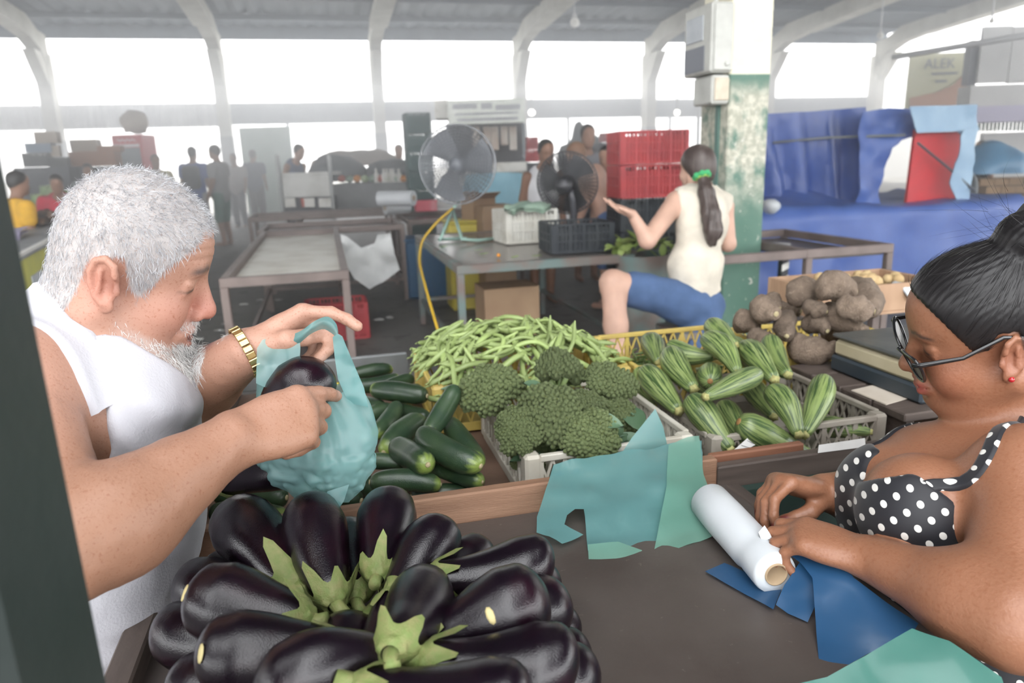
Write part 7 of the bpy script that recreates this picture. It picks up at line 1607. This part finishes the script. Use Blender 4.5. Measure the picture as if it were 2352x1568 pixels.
mb = MB(); ps = np.linspace(-.5, .5, 30); mb.tube([(pc[0] + u * cw * .62, pc[1] - .303, zt - .1 + .02 * math.sin(u * 24) * (1 - .5 * abs(u))) for u in ps], .012, 6); mb.build('white_script_logo', M['cooler_white'], cab_)
mb = MB(); c_ = np.array([pc[0] + .05, pc[1], zt + .22]); mb.ball(c_, (.26, .2, .22), 12, 8); mb.V[0] = mb.V[0] + (mb.V[0] - c_) * (.3 * vnoise(mb.V[0] * 9))[:, None]; mb.build('bundle', M['card_pale'], None, True, label='pale bundle lying on top of the red cooler', cat='bundle')
M['pale_green'] = mat('pale_green_wall', (.45, .62, .56), .8, (.52, .68, .62), 3)
pa, pb2 = aty(562, 400, 21), aty(676, 400, 21); MB().box(((pa[0] + pb2[0]) / 2, 21, aty(600, 292, 21)[2] / 2), (pb2[0] - pa[0], .1, aty(600, 292, 21)[2])).build('wall_green_panel', M['pale_green'], kind='structure')
# central white stall and heaps
M['stall_white'] = mat('flaking_white_stall', (.66, .66, .64), .7, (.5, .5, .47), 5, 6, (.45, .7)); D_ = 10.9
def pxbox(name, x0, x1, y0, y1, depth, thick, m, par, ch=.0):
    a, b, c = aty(x0, (y0 + y1) / 2, depth), aty(x1, (y0 + y1) / 2, depth), None; zt, zb_ = aty((x0 + x1) / 2, y0, depth)[2], aty((x0 + x1) / 2, y1, depth)[2]
    return MB().box(((a[0] + b[0]) / 2, depth + thick / 2, (zt + zb_) / 2), (b[0] - a[0], thick, zt - zb_), np.eye(3), ch).build(name, m, par)
t = thing('market_stall', aty(700, 480, D_) * [1, 1, 0], 'white painted stall with three lower panels in the middle distance', 'stall')
pxbox('front_board', 648, 762, 402, 452, D_, .05, M['stall_white'], t); pxbox('top_board', 646, 764, 396, 403, D_, .6, M['stall_white'], t)
for x in (648, 692, 732): pxbox('lower_panel', x, x + 30, 455, 476, D_ + .02, .04, M['white_paint'], t)
pxbox('red_stripe', 692, 698, 455, 476, D_ + .012, .006, M['banner_red'], t); pxbox('lower_frame', 646, 764, 452, 505, D_ + .07, .4, M['card_dark'], t)
for x in (640, 757): pxbox('post', x, x + 7, 355, 505, D_ - .05, .05, M['steel_edge'], t)
t = thing('market_stall', aty(850, 480, 12) * [1, 1, 0], 'long stall of grey boards heaped with dark tarps in the middle distance', 'stall')
pxbox('front', 764, 960, 425, 490, 12, .05, M['grey_top'], t); pxbox('top', 764, 960, 420, 426, 12, 1.0, M['grey_top'], t)
M['tarp_dark'] = mat('dark_tarp', (.06, .075, .085), .6, (.1, .115, .125), 4); M['tarp_brown'] = mat('brown_tarp', (.25, .2, .16), .8)
def mound(name, label, x0, x1, y0, y1, depth, m, cat='heap', ry=.5, parts=None, amp=.25):
    a, b = aty(x0, y1, depth), aty(x1, y1, depth); zt = aty((x0 + x1) / 2, y0, depth)[2]; c = np.array([(a[0] + b[0]) / 2, depth + ry, a[2]]); r = np.array([(b[0] - a[0]) / 2, ry, zt - a[2]]); n = 22; P = np.zeros((n, 9, 3))
    for i in range(n):
        th = 2 * np.pi * i / n
        for j in range(9): ph = j / 8 * np.pi / 2; v = np.array([math.cos(th) * math.cos(ph), math.sin(th) * math.cos(ph), math.sin(ph)]); P[i, j] = c + v * r * (1 + amp * vnoise((v * 2.2 + c)[None])[0])
    return (MB().grid(P, closeu=True)).build(name, m, None, True, label=label, cat=cat)
mound('tarp_heap', 'dark tarp heap on the long grey stall, left part', 690, 830, 352, 420, 12.3, M['tarp_dark']); mound('tarp_heap', 'dark tarp heap on the long grey stall, right part', 820, 960, 362, 420, 12.3, M['tarp_dark']); mound('tarp_heap', 'brown tarp ridge behind the dark tarp heaps', 690, 910, 340, 385, 15, M['tarp_brown'], ry=.8)
for k in range(18):
    x = 785 + 140 * (k % 9) / 8; c_ = aty(x, 405 - 4 * (k // 9), 12.1 + .3 * (k // 9)); c_[2] = aty(x, 418, 12)[2] + .05; mb = MB(); mb.ball(c_, (.07, .07, .06), 10, 7); mb.build('produce_piece', M[('cabbage', 'net', 'orange')[k % 3] if k % 5 else 'banner_red'], None, True, label='small colourful produce laid out on the long grey stall', cat='produce', group='produce on the long grey stall')
for k, (x, y) in enumerate(((865, 400), (882, 392), (890, 400), (905, 402), (918, 402), (898, 392))):
    c_ = aty(x, y, 11.98); c_[2] = aty(x, 420, 12)[2]; t = thing('bottle', c_, 'white bottle in the small cluster on the long stall', 'bottle', 'white bottles on the long stall'); MB().lathe([(.04, 0), (.045, .02), (.045, .13), (.018, .17), (.018, .2)], 10, c_ + E2 * .1).build('bottle_body', M['white_paint'], t, True); MB().lathe([(.02, .2), (.02, .225)], 8, c_ + E2 * .1).build('cap', M['white_paint'], t)
# dark crate tower and kiosk
pk = aty(966, 400, 10.2); M['cr_teal'] = mat('dark_green_crate', (.05, .1, .1), .6)
for k in range(8): crate('produce_crate', 'dark green crate, %s from the floor in the tall stack beside the kiosk' % ['first', 'second', 'third', 'fourth', 'fifth', 'sixth', 'seventh', 'eighth'][k], np.array([pk[0] - .16, 10.2, .255 * k]), E1, E2, .34, .4, .25, 'cr_teal', slots=True, solid=True, group='tall stack of dark green crates')
t = thing('kiosk', aty(1105, 460, 9.8) * [1, 1, 0], 'kiosk with a faded white sign board behind the large fan', 'kiosk'); M['kiosk_sign'] = mat('faded_sign', (.8, .82, .78), .6, (.7, .74, .68), 5); M['kiosk_dark'] = mat('kiosk_interior', (.12, .12, .13), .8); M['kiosk_beige'] = mat('beige_goods', (.5, .4, .34), .8, (.6, .55, .5), 5)
ks_ = pxbox('sign_board', 1028, 1205, 228, 284, 9.8, .08, M['kiosk_sign'], t, .01); pxbox('sign_side', 998, 1027, 230, 272, 10.0, .5, M['white_paint'], t)
for (x0, x1, y0, y1) in ((1040, 1095, 238, 250), (1105, 1130, 236, 250), (1138, 1195, 240, 252), (1045, 1190, 258, 263), (1050, 1190, 270, 277)): pxbox('faded_lettering', x0, x1, y0, y1, 9.795, .006, M['sheetpale'], ks_)
pxbox('back_wall', 1030, 1205, 284, 470, 11.0, .05, M['kiosk_dark'], t); pxbox('counter_front', 1040, 1208, 395, 520, 9.85, .05, M['stall_white'], t); pxbox('counter_top', 1036, 1210, 374, 396, 9.75, .5, M['white_paint'], t)
for x in (1030, 1202): pxbox('post', x, x + 6, 284, 500, 9.78, .05, M['coldark'], t)
for k, x in enumerate((1085, 1110, 1128, 1150, 1170)): pxbox('hanging_goods', x, x + 17, 290, 345 - (k % 2) * 12, 10.4, .1, M['kiosk_beige'], t, .01)
M['tarp_sky'] = mat('light_blue_tarp', (.25, .5, .62), .6, (.32, .58, .7), 5); V, T_ = sheet([(1086, 402), (1140, 396), (1198, 398), (1210, 430), (1212, 470), (1085, 472), (1075, 440)], plane_fn(aty(1150, 430, 9.0), -E2 + EZ * .25, .03, 5, 0, .02, 9), 9); mb = MB(); mb.add(V, T_); mb.add(V + E2 * .4, [f[::-1] for f in T_]); mb.build('light_blue_tarp', M['tarp_sky'], None, True, label='light blue tarp over a stall behind the large fan', cat='tarp')
for lb, x0, x1, y0, y1, dd in (('small red crate pile left of the white-vested man, lower', 1208, 1240, 345, 372, 11), ('small red crate pile left of the white-vested man, upper', 1210, 1238, 315, 344, 11), ('far red crate above the white-shirted man', 1390, 1430, 305, 326, 12)):
    pa, pb2 = aty(x0, y1, dd), aty(x1, y1, dd); w = pb2[0] - pa[0]; crate('produce_crate', lb, np.array([pa[0], dd, pa[2]]), E1, E2, w, w, aty(x0, y0, dd)[2] - pa[2], 'cr_red', slots=True, solid=True, group='far red crates')
pa = aty(1225, 372, 11); carton('stall_block', 'dark block under the small red crate pile', [pa[0], 11.2, 0], (.5, .5, pa[2] - .01), 'card_dark', flaps=False, cat='stall'); pa = aty(1410, 326, 12); carton('stall_block', 'dark block under the far red crate', [pa[0], 12.2, 0], (.6, .6, pa[2] - .01), 'card_dark', flaps=False, cat='stall')
mound('tarp_heap', 'dark heap above the men in the middle distance', 1290, 1400, 292, 400, 13, M['tarp_dark'], ry=.6); 
M['lamp_glow'] = mat('lamp_glow', (1, 1, 1), .5, emit=(1, .97, .9), estr=1.2); M['lamp_cap'] = mat('lamp_cap', (.5, .5, .5), .5)
for lb, x, y, dd, r in (('round lamp glowing under the fascia beside the kiosk sign', 1221, 258, 16, .07), ('round lamp glowing beside the meter boxes', 1555, 258, 16, .06), ('bulkhead lamp hanging from the roof left of the meter box', 1320, 52, 19, .12), ('bulb hanging under the right roof beam', 2022, 82, 14, .06), ('small spotlight on the rightmost beam', 2278, 48, 12, .04)):
    c_ = aty(x, y, dd); t = thing('lamp', c_, lb, 'lamp'); mb = MB(); mb.ball(c_, r, 14, 10); mb.build('bulb', M['lamp_glow'] if y > 100 else M['white_paint'], t, True); mb = MB(); mb.lathe([(r * .6, r * .7), (r * .35, r * 1.6), (.012, r * 1.8), (.012, r * 1.8 + (6.0 - c_[2] if y < 100 else max(.05, 2.66 - c_[2])))], 10, c_); mb.build('holder', M['lamp_cap'], t, True)

# ------------------------------------------------------------------ right side: tarps, panel, bricks, mezzanine
M['tarp_blue'] = mat('blue_tarp', (.035, .075, .27), .38, (.055, .105, .34), 3, 4, (.3, .7), .004, 12, coat=.1); M['tarp_blue2'] = mat('bright_blue_tarp', (.05, .1, .33), .45, (.075, .14, .4), 4, 4, (.3, .7), .004, 12); M['tarp_pale'] = mat('pale_blue_tarp', (.26, .4, .55), .6, (.33, .47, .6), 5, 4, (.3, .7), .004, 14); M['panel_red'] = mat('red_panel', (.62, .035, .045), .6, (.55, .04, .05), 6)
def tarp(name, label, poly, depth, m, amp, freq, pleat=0.0, pf=0.0, n=None, step=14, thick=.015, lean=0.0):
    def f(Q_):
        D = np.array([ray(x, y) for x, y in Q_]); nn = nrm(np.asarray(n if n is not None else -E2)); p_ = aty(*np.mean(poly, 0), depth); P = CAM + D * (((p_ - CAM) @ nn) / (D @ nn))[:, None]
        zz = (P[:, 2] - P[:, 2].min()) / (np.ptp(P[:, 2]) + 1e-6); return P + nn * (amp * fnoise(P * freq, 3) + pleat * np.sin((P @ E1) * pf + 3.5 * zz + 2 * vnoise(P * 2)) * (1 - zz * .6))[:, None]
    V, T_ = sheet(poly, f, step); mb = MB(); mb.add(V, T_); mb.add(V + np.array([0, thick, 0]), [t_[::-1] for t_ in T_]); return mb.build(name, m, None, True, label=label, cat='tarp')
tarp('blue_tarp_curtain', 'dark blue pleated tarp hung beside the green column', [(1745, 262), (1860, 256), (1985, 246), (1990, 490), (1745, 478)], 7.2, M['tarp_blue'], .03, 3, .075, 18)
tarp('blue_tarp_fold', 'bright blue tarp bunched over the frame left of the white gap', [(1978, 258), (2040, 248), (2102, 252), (2104, 312), (2070, 322), (2045, 340), (2030, 420), (2020, 492), (1962, 490), (1972, 380)], 7.0, M['tarp_blue2'], .06, 5, .03, 14)
tarp('pale_blue_tarp', 'pale blue tarp framing the red panel', [(2092, 244), (2180, 242), (2242, 240), (2250, 300), (2225, 300), (2190, 420), (2212, 482), (2222, 482), (2195, 430), (2215, 320), (2200, 302), (2105, 305)], 6.95, M['tarp_pale'], .03, 5)
tarp('pale_blue_tarp', 'pale blue tarp strip hanging right of the red panel', [(2205, 300), (2250, 292), (2238, 340), (2226, 478), (2205, 480), (2186, 420), (2196, 360)], 6.9, M['tarp_pale'], .04, 6)
t = thing('standing_screen', aty(2145, 480, 7.05) * [1, 1, 0], 'bright red screen standing among the blue tarps', 'screen'); V, T_ = sheet([(2103, 296), (2215, 302), (2186, 425), (2205, 480), (2080, 480)], plane_fn(aty(2145, 400, 7.05), -E2, .0, 1), 20); mb = MB(); mb.add(V, T_); mb.add(V + E2 * .03, [f[::-1] for f in T_]); mb.build('board', M['panel_red'], t); mb = MB(); mb.tube([aty(2108, 328, 6.9), aty(2186, 392, 6.9), aty(2240, 440, 6.9)], .012, 6); mb.build('diagonal_rope', M['card_dark'], t)
M['white_wall'] = mat('added_white_wall', (.85, .85, .83), .8); MB().box(G(24.5, 29.0, 1.3), (14, .2, 2.6), RG).build('wall_outside_added', M['white_wall'], kind='structure')  # white wall added outdoors so the gap between the tarps looks bright
mb = MB(); mb.tube([aty(1770, 328, 7.1), aty(1900, 316, 7.1), aty(2080, 310, 6.9)], .012, 6); mb.build('rope', M['steel_edge'], None, True, label='taut rope across the dark blue tarp', cat='rope')
# tarp-covered table
A_ = [atz(1745, 492, .95), atz(1790, 466, .95), atz(2240, 476, .95), atz(2200, 560, .95)]; t = thing('covered_table', (A_[0] + A_[2]) / 2 * [1, 1, 0], 'long table covered with a bright blue tarp behind the right table', 'table')
nu, nv = 40, 26; P = np.zeros((nu, nv, 3)); f0, f1 = toG(atz(1750, 505, .92)), toG(atz(2150, 575, .92)); a0, a1 = f0[0], max(f1[0], f0[0] + 1.4)
b0 = 5.45; a0 = toG(aty(1750, 500, 5.9))[0] - .2; a1 = toG(aty(2180, 560, 5.6))[0] + 1.7; top = .88
for i in range(nu):
    for j in range(nv):
        u = i / (nu - 1); v = j / (nv - 1)
        if v < .5: a, b, z = a0 + (a1 - a0) * u, b0 - .02 - .03 * (1 - v * 2), top * v * 2 * .999
        else: a, b, z = a0 + (a1 - a0) * u, b0 + 1.6 * (v - .5) * 2, top + .03 * math.sin(u * 7) + .26 * math.exp(-((u - .42) / .11) ** 2) * ss(np.array([v]), .6, .95)[0]
        w_ = .02 * vnoise(np.array([[u * 16, v * 9, 2.]]))[0]; P[i, j] = G(a, b - (.05 * math.sin(u * 30) * (1 - v * 2) ** 2 if v < .5 else 0) + w_, max(0.01, z + (w_ if v > .5 else 0)))
mb = MB(); mb.grid(P); mb.build('tarp_cover', M['tarp_blue2'], t, True)
for a in (a0 + .1, a1 - .1):
    for b in (b0 + .1, b0 + 1.4): sbox('leg', a - .03, a + .03, b - .03, b + .03, 0, top - .06, M['frame_brown'], 0, t)
mb = MB(); c_ = aty(1772, 474, 6.0); mb.ball(c_, (.09, .09, .055), 12, 8); mb.V[0] = mb.V[0] + (mb.V[0] - c_) * (.3 * vnoise(mb.V[0] * 12))[:, None]; mb.build('white_bag', M['roll_film'], None, True, label='white plastic bag on the blue-covered table by the column', cat='plastic bag')
# brick stack
M['brick'] = mat('brown_hollow_brick', (.3, .19, .1), .9, (.24, .15, .08), 8, rnd=.15); pb0 = aty(2238, 492, 9.5); zt = aty(2300, 396, 9.5)[2]; me = None; bw, bh = .2, .105; t = thing('brick_stack', (pb0[0] + .6, 9.7, 0), 'stack of brown bricks at the right edge under blue plastic', 'brick stack')
rows = int(zt / bh); me = MB().box((0, 0, 0), (bw - .012, .18, bh - .01), None, .006).mesh('brick'); me.materials.append(M['brick'])
for r in range(rows):
    for k in range(7):
        o = bpy.data.objects.new('brick', me); C.objects.link(o); o.parent = t; o.matrix_parent_inverse = t.matrix_basis.inverted(); o.matrix_basis = Matrix.Translation((pb0[0] + .12 + k * bw + (.1 if r % 2 else 0), 9.6 + .012 * ((k * 7 + r * 3) % 3), (r + .5) * bh))
sbox('brick_core', 0, .01, 0, .01, 0, .01, M['brick'], 0, t); [o for o in t.children if o.name.startswith('brick_core')][0].matrix_basis = Matrix.Translation((pb0[0], 9.8, .01))
M['tarp_mid'] = mat('mid_blue_plastic', (.06, .2, .36), .4, (.09, .26, .44), 5, 4, (.3, .7), .006, 14, coat=.2)
mound('blue_plastic_heap', 'blue plastic sheet heaped over the brick stack', 2222, 2420, 330, 402, 9.3, M['tarp_mid'], 'tarp', .5); mound('dark_bag', 'dark grey sack leaning between the tarps and the bricks', 2218, 2262, 392, 486, 8.6, M['tarp_dark'], 'sack', .3)
# ginger box
gp = toG(atz(1905, 690, .86)); t = thing('ginger_box', G(gp[0] + .2, gp[1] + .15, 0), 'wooden box of pale ginger roots behind the yams', 'box'); a0, b0 = gp[0] - .04, gp[1]; z0 = .80; M['pale_wood'] = mat('pale_wood', (.42, .27, .17), .7, (.34, .21, .13), 5, stretch=(1, 8, 1))
for (x0, x1, y0, y1) in ((0, .52, 0, .015), (0, .52, .3, .315), (0, .015, 0, .3), (.505, .52, 0, .3)): sbox('side_board', a0 + x0, a0 + x1, b0 + y0, b0 + y1, z0, z0 + .1, M['pale_wood'], .002, t)
sbox('bottom_board', a0, a0 + .52, b0, b0 + .31, z0 - .01, z0, M['pale_wood'], 0, t)
for (x, y) in ((.03, .03), (.46, .03), (.03, .26), (.46, .26)): sbox('leg', a0 + x, a0 + x + .03, b0 + y, b0 + y + .03, 0, z0 - .01, M['frame_brown'], 0, t)
M['ginger'] = mat('ginger_skin', (.52, .38, .2), .8, (.4, .27, .13), 14)
for k in range(16):
    p = G(a0 + .1 + .3 * rng.random(), b0 + .05 + .18 * rng.random(), z0 + .075 + .03 * rng.random()); t2 = thing('ginger_root', p - EZ * .02, 'pale knobbly ginger root in the wooden box', 'ginger', 'ginger roots in the wooden box'); mb = MB(); 
    for j in range(4): mb.ball(p + rng.normal(0, .018, 3) * [1, 1, .4], .017 + .008 * rng.random(), 9, 6)
    mb.build('rhizome', M['ginger'], t2, True)
mb = MB(); V, T_ = sheet([(0, 0), (.25, .0), (.28, .2), (.1, .26), (-.04, .12)], lambda Q_: np.array([G(a0 + .36 + x * .8, b0 - .03 + y * .6, z0 + .06 + .05 * vnoise(np.array([[x * 14, y * 14, 4.]]))[0]) for x, y in Q_]), .025); mb.add(V, T_); mb.add(V - EZ * .006, [f[::-1] for f in T_]); mb.build('white_plastic', M['roll_film'], None, True, label='crumpled white plastic at the right end of the ginger box', cat='plastic')
mb = MB(); V, T_ = sheet([(0, 0), (.16, .0), (.16, .14), (0, .16)], lambda Q_: np.array([G(a0 - .02 + x * .8, b0 - .02 + y, z0 + .08 + .05 * vnoise(np.array([[x * 14, y * 14, 9.]]))[0]) for x, y in Q_]), .025); mb.add(V, T_); mb.add(V - EZ * .006, [f[::-1] for f in T_]); mb.build('dark_plastic', M['tarp_dark'], None, True, label='dark plastic hanging over the left end of the ginger box', cat='plastic')
# mezzanine with the advertising board
M['mez_wall'] = mat('pale_wall_panels', (.75, .75, .75), .8, (.68, .68, .68), 2); M['mez_lilac'] = mat('lilac_band', (.6, .57, .74), .8); M['rail_green'] = mat('green_grille', (.08, .14, .12), .6); M['tube_white'] = mat('white_conduit', (.75, .76, .78), .5)
mz = thing('wall_mezzanine', aty(2320, 300, 14) * [1, 1, 0], 'x', 'x', kind='structure'); del mz['label']; del mz['category']
for x in (2252, 2322, 2392, 2462): pxbox('wall_panel', x, x + 68, 60, 190, 14, .06, M['mez_wall'], mz)
pxbox('parapet', 2230, 2640, 190, 238, 13.6, .4, M['mez_wall'], mz); pxbox('lilac_band', 2230, 2640, 238, 275, 13.55, .45, M['mez_lilac'], mz); pxbox('lower_wall', 2250, 2640, 300, 470, 14.2, .1, M['mez_wall'], mz); pxbox('dark_pillar', 2228, 2246, 92, 195, 14.1, .2, M['box_dark'], mz)
for k in range(30): pxbox('grille_bar', 2240 + k * 9, 2244 + k * 9, 276, 300, 13.8, .03, M['rail_green'], mz)
mb = MB(); mb.tube([aty(2050, 132, 14), aty(2352, 82, 12.5), aty(2600, 40, 11.5)], .05, 8); mb.build('conduit', M['tube_white'], mz, True)
t = thing('sign_board', aty(2150, 240, 17) * [1, 1, 1], 'faded yellow and orange advertising board reading ALEK at the upper right', 'sign'); M['sign_yellow'] = mat('faded_yellow_sign', (.9, .88, .6), .6); M['sign_orange'] = mat('faded_orange_sign', (.75, .42, .28), .6); M['sign_ink'] = mat('faded_sign_ink', (.3, .32, .36), .6)
sp_ = pxbox('panel', 2085, 2224, 122, 258, 17, .05, M['sign_yellow'], t); V = np.array([aty(x, y, 16.97) for x, y in ((2090, 225), (2150, 212), (2190, 195), (2220, 165), (2220, 258), (2090, 258))]); mb = MB(); mb.add(np.r_[V, V + [0, .02, 0]], [(0, 1, 2, 3, 4, 5)[::-1], (6, 7, 8, 9, 10, 11)]); mb.build('orange_field', M['sign_orange'], sp_); pxbox('frame_post', 2224, 2240, 118, 262, 17, .15, M['coldark'], t)
cu = bpy.data.curves.new('lettering', 'FONT'); cu.body = 'ALEK'; cu.size = .3; cu.extrude = .004; cu.materials.append(M['sign_ink']); _to = bpy.data.objects.new('lettering_source', cu); C.objects.link(_to); bpy.context.view_layer.update(); _me = bpy.data.meshes.new_from_object(_to.evaluated_get(bpy.context.evaluated_depsgraph_get())); bpy.data.objects.remove(_to); _me.materials.clear(); _me.materials.append(M['sign_ink']); o = bpy.data.objects.new('lettering', _me); C.objects.link(o); o.parent = sp_; p = aty(2122, 158, 16.95); o.matrix_basis = M4(np.array([[1, 0, 0], [0, 0, -1], [0, 1, 0]]), p)
for (x0, x1, y) in ((2140, 2200, 166), (2148, 2175, 184)): pxbox('small_print', x0, x1, y, y + 5, 16.96, .01, M['sign_ink'], sp_)
# ------------------------------------------------------------------ scattering volume added to stand in for veiling lens glare
m = bpy.data.materials.new('glare_veil'); m.use_nodes = True; nt = m.node_tree; nt.nodes.clear()
o_ = nt.nodes.new('ShaderNodeOutputMaterial'); v_ = nt.nodes.new('ShaderNodeVolumeScatter'); v_.inputs['Color'].default_value = (.96, .98, 1, 1)
v_.inputs['Density'].default_value = .065; v_.inputs['Anisotropy'].default_value = .8; nt.links.new(v_.outputs[0], o_.inputs['Volume'])
hz = sbox('glare_volume', -30, 34, 2.6, 24.6, 0.01, 3.4, m, kind='stuff', label='pale scattering veil added to imitate lens glare')
